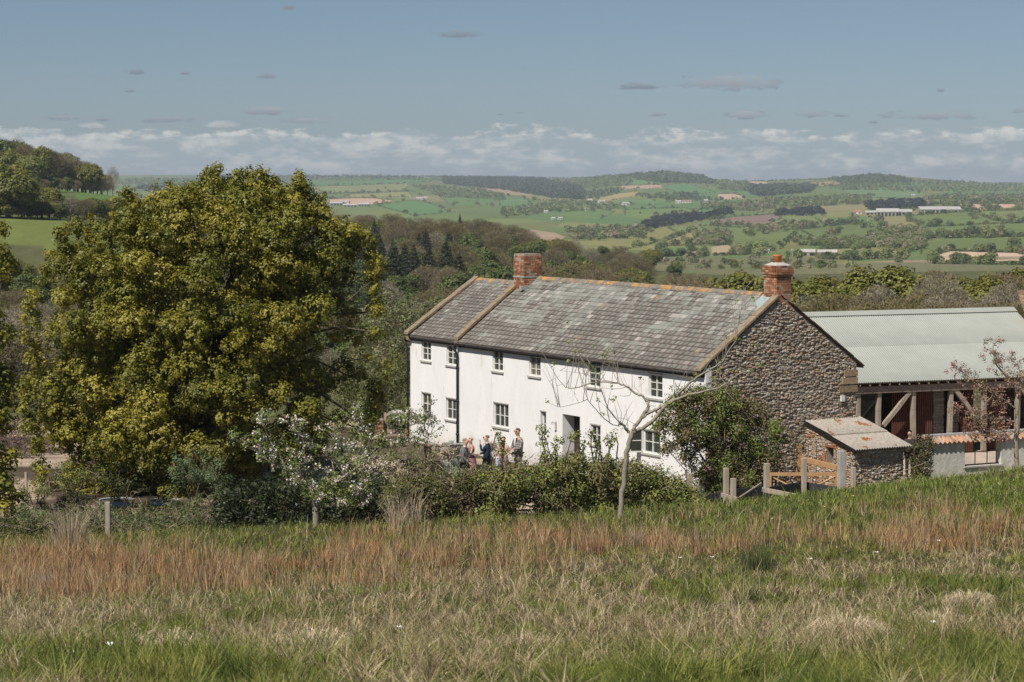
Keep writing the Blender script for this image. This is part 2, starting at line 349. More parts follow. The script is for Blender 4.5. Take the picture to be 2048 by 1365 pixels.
def ground():
    Ys = np.concatenate([np.arange(-12, 110, .62), np.exp(np.linspace(math.log(110), math.log(900), 120))[1:], np.exp(np.linspace(math.log(900), math.log(13500), 360))[1:]])
    ts = np.concatenate([-np.linspace(.95, .25, 22), np.linspace(-.24, .24, 640), np.linspace(.25, .95, 22)])
    T, Yg = np.meshgrid(ts, Ys); X = T * (Yg + 15); Z = terr(X, Yg)
    nr, nc = T.shape; V = np.c_[X.ravel(), Yg.ravel(), Z.ravel()]
    i = np.arange(nr - 1)[:, None] * nc + np.arange(nc - 1)[None, :]; i = i.ravel(); Q = np.c_[i, i + 1, i + nc + 1, i + nc]
    x, y, z = V.T; px, py = proj(x, y, z)
    col = np.empty((len(x), 3))
    n1 = vnoise(x, y, 2.0, 3)[:, None]; n2 = vnoise(x + 50, y, 11.0, 3)[:, None]
    near = (1 - sstep(n2, .38, .62)) * np.array([.05, .055, .02]) + sstep(n2, .38, .62) * np.array([.09, .07, .04])
    near = near * (.6 + .7 * n1)
    gravel = np.array([.46, .36, .26]) * (.8 + .35 * n1); soil = np.array([.10, .075, .05]) * (.7 + .6 * n1)
    gmix = sstep(vnoise(x + 20, y + 9, 2.6, 3), .50, .58)[:, None]; gar = gravel * gmix + soil * (1 - gmix)
    scrub = np.array([.12, .12, .05]) * (.6 + .8 * n1); scrub = np.repeat(scrub, 1, 0)
    # patchwork of fields in the valley
    sr = np.random.default_rng(5); NS = 520
    sY = np.exp(sr.uniform(math.log(1000), math.log(13000), NS)); sX = sr.uniform(-.30, .30, NS) * sY
    pal = np.array([(.12,.18,.055),(.15,.20,.065),(.10,.185,.06),(.19,.21,.08),(.14,.17,.06),(.11,.16,.055),(.21,.21,.10),(.30,.25,.16)])
    sc = pal[sr.choice(8, NS, p=[.2,.18,.18,.14,.12,.1,.05,.03])]
    far = y > 950; fi = np.where(far)[0]; fc = np.zeros((len(fi), 3)); lx = x[fi] / y[fi] * 6; ly = np.log(y[fi]) * 1.25
    for a in range(0, len(fi), 20000):
        d = (lx[a:a + 20000, None] - sX / sY * 6) ** 2 + (ly[a:a + 20000, None] - np.log(sY) * 1.25) ** 2
        fc[a:a + 20000] = sc[np.argmin(d, 1)]
    for k, (poly, c) in enumerate(FIELDS[:-2]):
        c = np.array(c); c = c * .85 + c.mean() * .15 * np.array([1.05, 1, .9]); m = inpoly(px[fi], py[fi], poly); fc[m] = c
    fc = fc * np.array([1.32, 1.16, 1.10]); fc *= (.82 + .36 * vnoise(x[fi], y[fi], 60, 3))[:, None]
    w1 = sstep(y, 64, 70)[:, None]; w2 = sstep(y, 104, 118)[:, None]
    wg = sstep(px + 60 * (n1[:, 0] - .5), 1240, 1330)[:, None]; col = near * (1 - w1) + (gar * (1 - wg) + near * wg) * w1; col = col * (1 - w2) + scrub * w2
    col[fi] = fc
    for poly, c in FIELDS[-2:]:
        m = inpoly(px, py, poly) & (y > 380) & (y < 900); col[m] = np.array(c) * (.85 + .3 * n1[m])
    wr = (y > 66) & (px > 1330) & (y < 110); col[wr] = (np.array([.13, .115, .06]) * (.7 + .6 * n1[wr]))
    cy_ = (y > 84.5) & (y < 103) & (px > 1730); col[cy_] = np.array([.52, .42, .34]) * (.85 + .3 * n1[cy_])
    lowv = (y > 950) & (y < 1650) & (px > 900) & (py > 512); lw = (sstep(py, 508, 520) * sstep(vnoise(x, y, 60, 3), .3, .5))[lowv][:, None]; col[lowv] = col[lowv] * (1 - lw) + np.array([.20, .19, .10]) * lw * (.7 + .5 * n1[lowv])
    m = pm("ground_surface", (1, 1, 1), (.72, .72, .72), scale=1.1, rough=.95, bump=.03, bscale=5, attr=True, spec=.1)
    o = link("ground", npmesh("ground", V, Q, col, smooth=True), m); tag(o, kind="structure")
    return sX, sY
SEEDX, SEEDY = ground()

# ------------------------------------------------------------------ foliage
M_LEAF = leafmat("leaf", .20, .5, .35)
M_LEAFY = leafmat("young_leaf", .22, .5, .35)
M_TWIG = leafmat("bare_twig", .0, .9, .1)
M_GRASS = leafmat("grass_blade", .24, .65, .2)
M_PETAL = leafmat("petal", .3, .7, .1)
M_BARK = pm("bark", (.17, .14, .10), (.08, .065, .05), scale=9, rough=.95, bump=.02, stretch=(1, 1, .35))
M_BARKG = pm("grey_bark", (.34, .30, .235), (.20, .17, .13), scale=22, rough=.95, bump=.006, c3=(.30, .22, .07), s3=7, t3=(.58, .70))

def quads(P, Nn, size, aspect, rg, tang=None):
    """leaf shaped quads: centres P, normals Nn"""
    n = len(P); rnd = rg.normal(size=(n, 3)) if tang is None else tang
    Nn = Nn / (np.linalg.norm(Nn, axis=1, keepdims=True) + 1e-9)
    if tang is None: t = np.cross(Nn, rnd)
    else: t = tang
    t /= (np.linalg.norm(t, axis=1, keepdims=True) + 1e-9); b = np.cross(Nn, t); b /= (np.linalg.norm(b, axis=1, keepdims=True) + 1e-9)
    s = np.asarray(size).reshape(-1, 1) * .5
    V = np.stack([P - t * s, P + b * s * aspect - t * s * .1, P + t * s, P - b * s * aspect - t * s * .1], 1).reshape(-1, 3)
    return V, np.arange(4 * n).reshape(n, 4)
def leaf_mesh(name, P, Nn, size, col, rg, aspect=.62, tang=None):
    V, Q = quads(P, Nn, size, aspect, rg, tang); return npmesh(name, V, Q, np.repeat(col, 4, 0))
def sphere_dirs(n, rg, up=.0):
    d = rg.normal(size=(n, 3)); d[:, 2] += up; return d / np.linalg.norm(d, axis=1, keepdims=True)
def lobe_leaves(lobes, rg, dens, per, leaf, cs, cols, up=.35, jit=.35, shell=(.78, 1.06), keep=None, sz=(.7, 1.3)):
    """leaves in rosettes over lumps: lobes (n,4); returns P, N, size, colour"""
    PP, NN, SS, CC = [], [], [], []
    cols = np.array(cols)
    for x, y, z, r in lobes:
        n = max(3, int(dens * r * r * 12.6)); d = sphere_dirs(n, rg, up); rr = r * rg.uniform(*shell, size=(n, 1))
        c = np.array([x, y, z]) + d * rr * np.array([1, 1, .85])
        if keep is not None:
            k = keep(c); c = c[k]; d = d[k]; n = len(c)
            if n == 0: continue
        lc = cols[rg.integers(0, len(cols))] * rg.uniform(.88, 1.12); cc = lc * rg.uniform(.82, 1.2, size=(n, 1))
        P = np.repeat(c, per, 0); off = rg.normal(size=P.shape); P = P + off * cs; D = np.repeat(d, per, 0)
        Nn = D * .9 + off * jit + rg.normal(size=P.shape) * .33; Nn[:, 2] += .35
        PP.append(P); NN.append(Nn); SS.append(leaf * rg.uniform(*sz, size=len(P))); CC.append(np.repeat(cc, per, 0) * rg.uniform(.85, 1.15, size=(len(P), 1)))
    return np.vstack(PP), np.vstack(NN), np.concatenate(SS), np.vstack(CC)
def limb(mb, p0, p1, r0, r1, rg, wig=.08, n=5, sides=6):
    p0 = np.asarray(p0, float); p1 = np.asarray(p1, float); L = np.linalg.norm(p1 - p0); pts = []; rr = []
    for k in range(n + 1):
        t = k / n; p = p0 + (p1 - p0) * t
        if 0 < k < n: p = p + rg.normal(size=3) * L * wig * .5
        p = p + np.array([0, 0, math.sin(t * math.pi) * L * .06]); pts.append(p); rr.append(r0 + (r1 - r0) * t)
    mb.tube(pts, rr, sides, cap=False); return pts
OLIVE = [(.20, .192, .024), (.245, .222, .030), (.160, .160, .021), (.28, .245, .036), (.135, .14, .021)]

def oak():
    rg = np.random.default_rng(11); D0 = 81.0; S = D0 / F
    # traced silhouette: image row -> left and right edge of the crown
    out = [(372,405,540),(388,330,600),(410,268,628),(435,212,650),(458,125,700),(482,114,738),(510,100,752),(550,88,748),(590,70,752),(630,62,742),(665,52,752),
           (700,74,738),(735,76,700),(765,60,745),(800,58,742),(840,52,730),(880,78,700),(915,85,650),(950,88,560),(985,95,545),(1010,115,530),(1040,160,500)]
    rows = np.array([o[0] for o in out], float); Ls = np.array([o[1] for o in out], float); Rs = np.array([o[2] for o in out], float)
    def half(pyv): return np.interp(pyv, rows, Ls), np.interp(pyv, rows, Rs)
    cy = 82.5
    def keep(c):
        px, py = proj(c[:, 0], c[:, 1], c[:, 2]); l, r = half(py); w = (r - l) / 2 * S; m = (l + r) / 2
        j = (vnoise(c[:, 0] * 3 + c[:, 1], c[:, 2] * 3, 1.6, 2) - .5) * 34
        e = ((px - m) / ((r - l) / 2 + j + 5)) ** 2 + ((c[:, 1] - cy) / (w * .82 + .3)) ** 2
        return (e < 1.0) & (py > 326) & (py < 1060)
    lobes = []; tries = 0
    while len(lobes) < 540 and tries < 120000:
        tries += 1; py = rg.uniform(376, 1035); l, r = half(py); w = (r - l) / 2; th = rg.uniform(0, 2 * math.pi); q = rg.uniform(.05, 1.0) ** .45
        rad = rg.uniform(.38, .80)
        px = (l + r) / 2 + math.cos(th) * max(w - rad * 45, 8) * q; Y = cy + math.sin(th) * max(w * S * .8 - rad * .8, .1) * q
        if py < 400: rad = rg.uniform(.22, .42)
        p = at(px, py, Y)
        if any((p[0] - a[0]) ** 2 + (p[1] - a[1]) ** 2 + (p[2] - a[2]) ** 2 < ((a[3] + rad) * .42) ** 2 for a in lobes): continue
        lobes.append((p[0], p[1], p[2], rad))
    # leading shoots that stand proud of the top
    for px, py in ((425,345),(432,362),(470,352),(500,350),(524,345),(488,368),(598,362),(600,380),(612,392),(570,385),(340,385),(255,385),(360,392),(385,375),(545,400),(640,395),(740,515),(752,520),(715,470),(735,470),(680,455),
                   (108,520),(70,640),(60,760),(760,775),(770,730),(740,830),(755,800)):
        p = at(px, py, cy + rg.normal() * .5); lobes.append((p[0], p[1], p[2], .24)); p = at(px + rg.normal() * 6, py + 16, cy); lobes.append((p[0], p[1], p[2], .28))
    for k in range(150):
        py = rg.uniform(350, 1000); l, r = half(py); px = (l - rg.uniform(-6, 16)) if rg.random() < .5 else (r + rg.uniform(-6, 16)); rd_ = rg.uniform(.14, .30); p = at(px, py + 4, cy + rg.normal() * 1.0); lobes.append((p[0], p[1], p[2], rd_))
    for sx_, st_, sw_ in ((424, 334, 26), (410, 352, 18), (440, 356, 20), (470, 352, 16), (484, 346, 14), (502, 344, 20), (524, 343, 14), (540, 366, 18), (600, 352, 26), (612, 372, 24), (582, 380, 18), (345, 368, 14), (355, 385, 22), (318, 388, 18), (255, 386, 16), (270, 398, 22), (385, 376, 16), (232, 402, 14), (640, 398, 16), (655, 425, 20), (180, 432, 16), (130, 452, 20), (700, 440, 18), (745, 488, 16)):
        y_ = st_; 
        while y_ < st_ + 70:
            p = at(sx_ + rg.normal() * 4, y_, cy + rg.normal() * .3); lobes.append((p[0], p[1], p[2], sw_ * S * .5 * rg.uniform(.7, 1.1) * (1 + (y_ - st_) / 90))); y_ += 11
    P, Nn, Sz, Cc = lobe_leaves(lobes, rg, 12, 18, .092, .070, OLIVE, up=.25, shell=(.5, 1.15))
    base = at(430, 1035, 82.5); base[2] = tz(base[0], 82.5)
    t = empty("oak_tree", tuple(base), 0, "big round olive-leaved oak left of the white farmhouse, tallest tree in the garden", "tree")
    b = np.array(base)
    link("crown", leaf_mesh("oak_crown", P - b, Nn, Sz, Cc, rg, .7), M_LEAF, t)
    mb = MB(); h = 3.2
    mb.tube([(0, 0, -.3), (.05, 0, .6), (.0, .05, 2.0), (-.3, 0, h)], [.42, .33, .29, .27], 9)
    for k in rg.choice(len(lobes), 70, replace=False):
        q = np.array(lobes[k][:3]) - b; s0 = np.array([-.3 * rg.random(), 0, rg.uniform(1.8, h + 1.2)])
        pts = limb(mb, s0, q, rg.uniform(.06, .15), .015, rg, .12, 6, 5)
    mb.build("trunk", M_BARK, t, smooth=True)
oak()

# prototypes for the woods ------------------------------------------------
def broad_proto(seed, w, h, cols, n_lobe=46, leaf=.42, dens=2.3, per=5, cs=.22):
    rg = np.random.default_rng(seed); lobes = []
    for _ in range(n_lobe):
        d = sphere_dirs(1, rg, .25)[0]; q = rg.uniform(.35, 1) ** .5; r = w * rg.uniform(.12, .20)
        lobes.append((d[0] * (w / 2 - r) * q, d[1] * (w / 2 - r) * q, h * .52 + d[2] * (h * .47 - r) * q, r))
    P, Nn, S, Cc = lobe_leaves(lobes, rg, dens, per, leaf, cs, cols, shell=(.6, 1.1))
    crown = leaf_mesh("broadleaf_crown", P, Nn, S, Cc, rg, .7)
    mb = MB(); mb.tube([(0, 0, -1.5), (.1, 0, h * .3), (0, .1, h * .6)], [w * .035, w * .026, w * .012], 6)
    for k in range(0, n_lobe, 4): limb(mb, (0, 0, h * rg.uniform(.2, .4)), lobes[k][:3], w * .014, .02, rg, .1, 4, 4)
    tm = mb.mesh("tree_trunk", True); return crown, tm, M_LEAF, M_BARK
def bare_proto(seed, w, h, cols, n=11000, leafy=0):
    rg = np.random.default_rng(seed); d = sphere_dirs(n, rg, .35); q = rg.uniform(.25, 1, n) ** .55
    nz = vnoise(d[:, 0] * 3 + seed, d[:, 2] * 3, .9, 2)
    P = np.c_[d[:, 0] * w / 2 * q, d[:, 1] * w / 2 * q, h * .55 + d[:, 2] * h * .43 * q * (.75 + .5 * nz)]
    tang = d * np.array([1, 1, .6]) + rg.normal(size=(n, 3)) * .6; tang[:, 2] += .5
    cols = np.array(cols); cc = cols[rg.integers(0, len(cols), n)] * rg.uniform(.75, 1.25, (n, 1))
    V, Q = quads(P, rg.normal(size=(n, 3)), rg.uniform(.4, 1.1, n) * w * .085, .085, rg, tang); cc = np.repeat(cc, 4, 0)
    crown = npmesh("bare_crown", V, Q, cc)
    mb = MB(); mb.tube([(0, 0, -1.5), (.15, 0, h * .3), (0, .1, h * .75)], [w * .03, w * .022, w * .006], 6, (.3, .27, .22))
    for k in range(16):
        a = rg.uniform(0, 6.28); e = (math.cos(a) * w * .4, math.sin(a) * w * .4, h * rg.uniform(.5, .9)); limb(mb, (0, 0, h * rg.uniform(.12, .5)), e, w * .012, .02, rg, .12, 5, 4)
    return crown, mb.mesh("tree_trunk", True), M_TWIG, M_BARKG
def conifer_proto(seed, w, h, cols, n=11000):
    rg = np.random.default_rng(seed); t = rg.random(n) ** .75; tier = np.round(t * 15 + rg.normal(size=n) * .42) / 15 + rg.normal(size=n) * .012
    a = rg.uniform(0, 6.283, n); arms = 1 + .28 * np.sin(a * 7 + tier * 40); r = (1 - t) ** .75 * w / 2 * arms * rg.uniform(.35, 1.05, n) + .1
    z = h * (.1 + .9 * tier) - r * .28; P = np.c_[np.cos(a) * r, np.sin(a) * r, z]
    Nn = np.c_[np.cos(a) * .5, np.sin(a) * .5, np.ones(n)] + rg.normal(size=(n, 3)) * .4
    cols = np.array(cols); cc = cols[rg.integers(0, len(cols), n)] * rg.uniform(.7, 1.3, (n, 1))
    crown = leaf_mesh("conifer_crown", P, Nn, rg.uniform(.35, .7, n) * w * .10, cc, rg, .7)
    mb = MB(); mb.tube([(0, 0, -1.5), (0, 0, h * .97)], [w * .035, .03], 6); return crown, mb.mesh("tree_trunk", True), M_LEAF, M_BARK
G_OAK = [(.17, .175, .028), (.20, .19, .034), (.135, .145, .025)]
G_MID = [(.105, .13, .034), (.12, .145, .036), (.085, .11, .03)]
G_BRT = [(.17, .20, .035), (.15, .18, .03), (.19, .20, .05)]
G_BRN = [(.19, .15, .085), (.16, .13, .075), (.22, .18, .10)]
G_GRY = [(.24, .21, .15), (.20, .17, .12), (.28, .25, .18)]
G_CON = [(.06, .075, .032), (.07, .08, .035), (.05, .062, .028)]
PROTO = {
 'oak': [broad_proto(21, 11, 10.5, G_OAK), broad_proto(22, 12, 10, G_OAK), broad_proto(23, 9.5, 11, G_OAK)],
 'mid': [broad_proto(24, 9, 12, G_MID), broad_proto(25, 8, 13, G_MID)],
 'brt': [broad_proto(26, 11, 11, G_BRT)],
 'brn': [bare_proto(31, 9, 12, G_BRN), bare_proto(32, 10, 11, [(.17, .13, .07), (.15, .14, .06), (.14, .12, .05)])],
 'gry': [bare_proto(33, 8, 11, G_GRY), bare_proto(34, 6, 12, G_GRY, 7000)],
 'con': [conifer_proto(41, 6.5, 17, G_CON), conifer_proto(42, 5.5, 15, [(.06, .055, .03), (.05, .06, .03)])],
}
KINDN = {'oak': ("broadleaf_tree", "tree"), 'mid': ("broadleaf_tree", "tree"), 'brt': ("broadleaf_tree", "tree"), 'brn': ("bare_tree", "tree"), 'gry': ("bare_tree", "tree"), 'con': ("conifer_tree", "conifer")}
_first = {}
def place_tree(kind, p, h, wscale=1.0, label=None, group=None, var=None, rz=None):
    """h: height in metres; the first of each prototype is built, all later ones are copies"""
    i = (random.randrange(len(PROTO[kind])) if var is None else var); H0 = {'oak': (10.5, 10, 11), 'mid': (12, 13), 'brt': (11,), 'brn': (12, 11), 'gry': (11, 12), 'con': (17, 15)}[kind][i]
    key = (kind, i)
    if key not in _first:
        cm, tm, ml, mt = PROTO[kind][i]; root = bpy.data.objects.new(KINDN[kind][0], None); C.objects.link(root)
        link("crown", cm, ml, root); link("trunk", tm, mt, root); _first[key] = root
    else:
        src = _first[key]; root = src.copy(); C.objects.link(root)
        for ch in src.children:
            c = ch.copy(); C.objects.link(c); c.parent = root
        for k_ in ("label", "group"):
            if k_ in root: del root[k_]
    s = h / H0; root.location = tuple(p); root.scale = (s * wscale, s * wscale, s); root.rotation_euler = (0, 0, random.uniform(0, 6.28) if rz is None else rz)
    return tag(root, label, KINDN[kind][1], group)

def woods():
    rg = random.Random(3)
    # the wood on the slope behind the farmhouse, in leaf, bare and conifer
    lab = {'oak': "olive green tree in the wood behind the farmhouse roof", 'mid': "dark green tree in the wood behind the farmhouse roof", 'brn': "brown tree not yet in leaf in the wood behind the farmhouse roof",
           'gry': "pale grey bare tree in the wood behind the farmhouse roof", 'con': "dark conifer in the wood behind the farmhouse roof"}
    top = lambda px: np.interp(px, [560, 640, 800, 900, 1000, 1080, 1150, 1220, 1300], [476, 474, 482, 484, 482, 498, 516, 530, 560])
    py = 462.0
    while py < 690:
        px = 600 + rg.uniform(0, 30)
        while px < 1340:
            x = px + rg.uniform(-12, 12); y = py + rg.uniform(-6, 6)
            if y >= top(x) and not (y > 560 and x > 1290):
                p = tpt(x, y, 240, 960)
                if 240 < p[1] < 955:
                    u = rg.random(); upper = y < top(x) + 45
                    if upper: kind = 'brn' if u < .62 else ('oak' if u < .72 else ('mid' if u < .86 else ('gry' if u < .97 else 'con')))
                    elif x < 980: kind = 'con' if u < .22 else ('mid' if u < .82 else ('brn' if u < .94 else 'gry'))
                    else: kind = 'mid' if u < .55 else ('brn' if u < .80 else ('con' if u < .83 else 'oak'))
                    h = {'con': rg.uniform(10, 13), 'brn': rg.uniform(9, 12), 'gry': rg.uniform(9, 11), 'mid': rg.uniform(8.5, 12), 'oak': rg.uniform(8, 11)}[kind]
                    if upper and kind == 'con': h = 9
                    if p[1] < 450: h *= .75
                    place_tree(kind, p, h, rg.uniform(1.0, 1.3) * (1.35 if kind == 'con' else 1), lab[kind], "trees of the wood behind the farmhouse")
            px += 34
        py += 16
    p = tpt(792, 474, 300, 900); place_tree('oak', p, 10, 1.25, "round green oak standing proud on the skyline of the wood, beside the tan ploughed field", "trees of the wood behind the farmhouse", 0)
    p = tpt(920, 476, 300, 900); place_tree('con', p, 11.5, .9, "pointed dark spruce rising above the skyline of the wood", "trees of the wood behind the farmhouse", 0)
    p = tpt(1298, 541, 300, 960); place_tree('oak', p, 9.5, 1.1, "lone round oak at the right edge of the wood, against pale fields", "trees of the wood behind the farmhouse", 1)
    p = tpt(1350, 560, 300, 960); place_tree('mid', p, 6, 1.6, "low green thicket tree right of the lone oak", "trees of the wood behind the farmhouse", 0)
    # wooded hill on the upper left
    L1 = [('oak', 15, 372, 10, "dark oak at the left end of the hilltop wood"), ('brn', 45, 365, 11, "brownish tree at the crest of the left hilltop wood"), ('brt', 62, 380, 9, "yellow-green round tree in front of the hilltop wood"),
          ('oak', 82, 368, 11.5, "tall olive tree in the middle of the hilltop wood"), ('brn', 103, 370, 10, "tan tree right of the tall olive one on the left hill"), ('gry', 118, 374, 8, "slender pale trunked tree on the hilltop edge"),
          ('gry', 135, 376, 9.5, "bare spreading tree on the left hilltop"), ('brn', 150, 378, 8.2, "brown twiggy tree near the end of the hilltop wood"), ('oak', 165, 378, 8, "dark green tree second from the end of the hilltop wood"),
          ('oak', 180, 380, 8.2, "round green tree at the right end of the hilltop wood"), ('gry', 226, 390, 7.5, "lone bare tree standing on the meadow ridge"), ('gry', 205, 382, 4, "low bare thicket between hilltop wood and lone bare tree"),
          ('gry', 215, 384, 4, "small bare thicket tree beside the lone bare tree"), ('brn', 30, 390, 7, "brown bush tree below the hilltop wood"), ('mid', 95, 382, 4, "low dark bush under the hilltop wood"), ('mid', 5, 368, 12, "dark tree on the hill at the left edge of the picture")]
    for k, px, py, h, l in L1: place_tree(k, tpt(px, py, 620, 900), h * 1.32, 1.0, l, "trees of the wooded hill on the left")
    hl = {'oak': "olive tree filling the hilltop wood on the left", 'mid': "dark green tree filling the hilltop wood on the left", 'brn': "brown tree filling the hilltop wood on the left", 'gry': "grey bare tree filling the hilltop wood on the left"}
    for i in range(26):
        px = -12 + i * 8; k = ('mid', 'oak', 'brn', 'oak', 'gry', 'mid')[i % 6]; h = float(np.interp(px, [0, 80, 140, 190], [15, 14, 10.5, 8.5])) * rg.uniform(.85, 1.1)
        if px < 192: place_tree(k, tpt(px, float(np.interp(px, [0, 100, 190], [364, 372, 381])), 620, 900) + np.array([0, 14, -.5]), h, 1.05, hl[k], "trees of the wooded hill on the left")
        if i % 2 == 0 and px < 190: place_tree('mid' if i % 4 else 'brn', tpt(px + 3, float(np.interp(px, [0, 60, 190], [396, 384, 384])), 560, 900), rg.uniform(4, 6), 1.6, "low undergrowth tree along the lower edge of the hilltop wood", "trees of the wooded hill on the left")
    for i in range(22): place_tree(('mid', 'brn', 'oak')[i % 3], tpt(-12 + i * 12, 437 - (i % 2) * 3, 400, 640), rg.uniform(2.6, 4.6), 1.8, "low hedge bush along the upper edge of the left meadow", "row of trees above the left meadow")
    L2 = [('oak', 18, 436, 12.5, 1.2, "big dark oak at the left edge below the hilltop wood"), ('oak', 44, 436, 8, 1.1, "oak beside the big dark oak on the left"), ('brn', 62, 430, 8, 1.1, "tan bushy tree in the row above the left meadow"),
          ('oak', 98, 436, 7.2, 1.1, "green bush tree in the middle of the row above the meadow"), ('mid', 75, 436, 4.5, 1.3, "low dark hedge tree above the meadow"), ('gry', 140, 440, 6.5, 1.5, "pale grey spreading thicket above the meadow"),
          ('brn', 168, 440, 5, 1.4, "brown thicket tree above the meadow"), ('oak', 182, 438, 5.5, 1.3, "olive bush tree behind the big oak crown"), ('oak', 215, 430, 4.5, 1.5, "low olive bush tree right end of the meadow row"),
          ('mid', 120, 440, 4, 1.6, "dark hedge bush above the left meadow"), ('mid', 240, 432, 5, 1.5, "dark bush tree near the meadow ridge")]
    for k, px, py, h, ws, l in L2: place_tree(k, tpt(px, py, 430, 620), h, ws, l, "row of trees above the left meadow")
    # scrub on the left between the meadow and the garden
    sl = {'brn': "brown scrub tree between the meadow and the garden on the left", 'gry': "pale grey scrub tree between the meadow and the garden on the left", 'mid': "dark green scrub tree between the meadow and the garden on the left", 'oak': "olive scrub tree between the meadow and the garden on the left"}
    for (k, px, Y, h, ws) in [('oak', 10, 330, 7.5, 1.2), ('mid', 55, 320, 5.5, 1.2), ('mid', 88, 300, 7, .9), ('brn', 20, 270, 5.5, 1.5), ('brn', 60, 250, 5, 1.6), ('brn', 5, 215, 5, 1.5), ('gry', 40, 205, 5.5, 1.5), ('gry', 75, 200, 5, 1.5),
          ('gry', 15, 175, 5.5, 1.5), ('gry', 55, 165, 5, 1.5), ('gry', 95, 170, 5, 1.6), ('brn', 30, 150, 5, 1.5), ('gry', 85, 145, 4.5, 1.6), ('gry', -10, 140, 5, 1.6), ('mid', 110, 140, 4.2, 1.6), ('brn', 5, 125, 4.2, 1.7), ('gry', 60, 125, 4, 1.8),
          ('mid', 150, 150, 5, 1.5), ('mid', 220, 170, 5, 1.5), ('gry', 120, 240, 6, 1.5), ('brn', 170, 300, 7, 1.4)]:
        X = (px - 1024) / F * Y; place_tree(k, (X, Y, tz(X, Y) - .3), h, ws, sl[k], "scrub between meadow and garden")
    # trees behind the barn and house on the right
    rl = {'oak': "olive oak in the tree belt behind the barn roof", 'gry': "pale bare tree in the belt behind the barn roof", 'brn': "brown scrubby tree in the belt behind the barn roof", 'mid': "green tree in the belt behind the barn roof"}
    for (k, px, py, Y, ws) in [('oak', 1465, 522, 330, 1.3), ('oak', 1505, 530, 300, 1.1), ('oak', 1620, 528, 300, 1.2), ('oak', 1660, 540, 290, 1.2), ('oak', 1765, 513, 270, 1.15), ('oak', 1720, 535, 280, 1.0), ('oak', 1950, 530, 280, 1.25), ('oak', 1910, 540, 290, 1.0),
          ('brn', 1870, 528, 330, 1.3), ('brn', 1850, 545, 300, 1.3), ('gry', 1880, 545, 250, 1.2), ('brn', 2010, 533, 300, 1.4), ('oak', 2040, 522, 320, 1.2), ('brn', 2060, 560, 200, 1.4), ('gry', 2020, 560, 190, 1.2),
          ('brn', 1370, 535, 400, 1.3), ('brn', 1400, 545, 360, 1.3), ('mid', 1340, 548, 420, 1.3), ('brn', 1430, 548, 300, 1.3), ('brn', 1550, 545, 300, 1.2),
          ('brn', 1380, 570, 230, 1.5), ('gry', 1350, 560, 260, 1.3), ('brn', 1450, 575, 200, 1.6), ('brn', 1500, 572, 200, 1.6), ('gry', 1620, 580, 190, 1.5), ('brn', 1660, 585, 180, 1.6), ('brn', 1700, 575, 190, 1.5), ('gry', 1752, 562, 185, 1.1),
          ('brn', 1800, 580, 180, 1.6), ('brn', 1840, 575, 190, 1.5), ('gry', 1895, 580, 175, 1.3), ('brn', 1930, 585, 170, 1.6), ('gry', 1975, 580, 165, 1.4), ('brn', 2010, 590, 160, 1.6), ('gry', 2045, 575, 160, 1.4), ('brn', 1780, 595, 160, 1.7), ('brn', 1870, 598, 155, 1.7), ('brn', 1690, 600, 160, 1.8),
          ('mid', 1330, 590, 180, 1.8), ('brn', 1270, 575, 260, 1.6), ('mid', 1230, 590, 220, 1.8), ('brn', 1180, 600, 200, 1.8), ('mid', 1130, 600, 220, 1.7), ('mid', 1410, 590, 170, 1.8),
          ('mid', 640, 740, 150, 1.7), ('brn', 690, 720, 160, 1.7), ('mid', 735, 700, 170, 1.7), ('gry', 660, 690, 200, 1.7), ('mid', 700, 670, 220, 1.7), ('brn', 760, 655, 200, 1.7), ('mid', 740, 630, 260, 1.7), ('mid', 650, 650, 260, 1.7), ('brn', 690, 620, 300, 1.6), ('mid', 800, 640, 210, 1.7), ('mid', 600, 720, 180, 1.7), ('brn', 820, 610, 260, 1.6), ('mid', 770, 600, 300, 1.6), ('mid', 720, 745, 135, 1.6), ('brn', 760, 730, 140, 1.5),
          ('mid', 900, 640, 150, 1.8), ('mid', 980, 600, 220, 1.7), ('brn', 1050, 610, 200, 1.7), ('mid', 860, 610, 200, 1.6), ('mid', 930, 600, 240, 1.5)]:
        X = (px - 1024) / F * Y; g = tz(X, Y); top_ = at(px, py, Y)[2]; place_tree(k, (X, Y, g - .3), top_ - g, ws, rl[k] if px > 1320 else {"mid": "green scrub tree between the wood and the farmhouse", "brn": "brown scrub tree between the wood and the farmhouse", "gry": "grey scrub tree between the wood and the farmhouse"}.get(k), "tree belt behind the buildings")
woods()

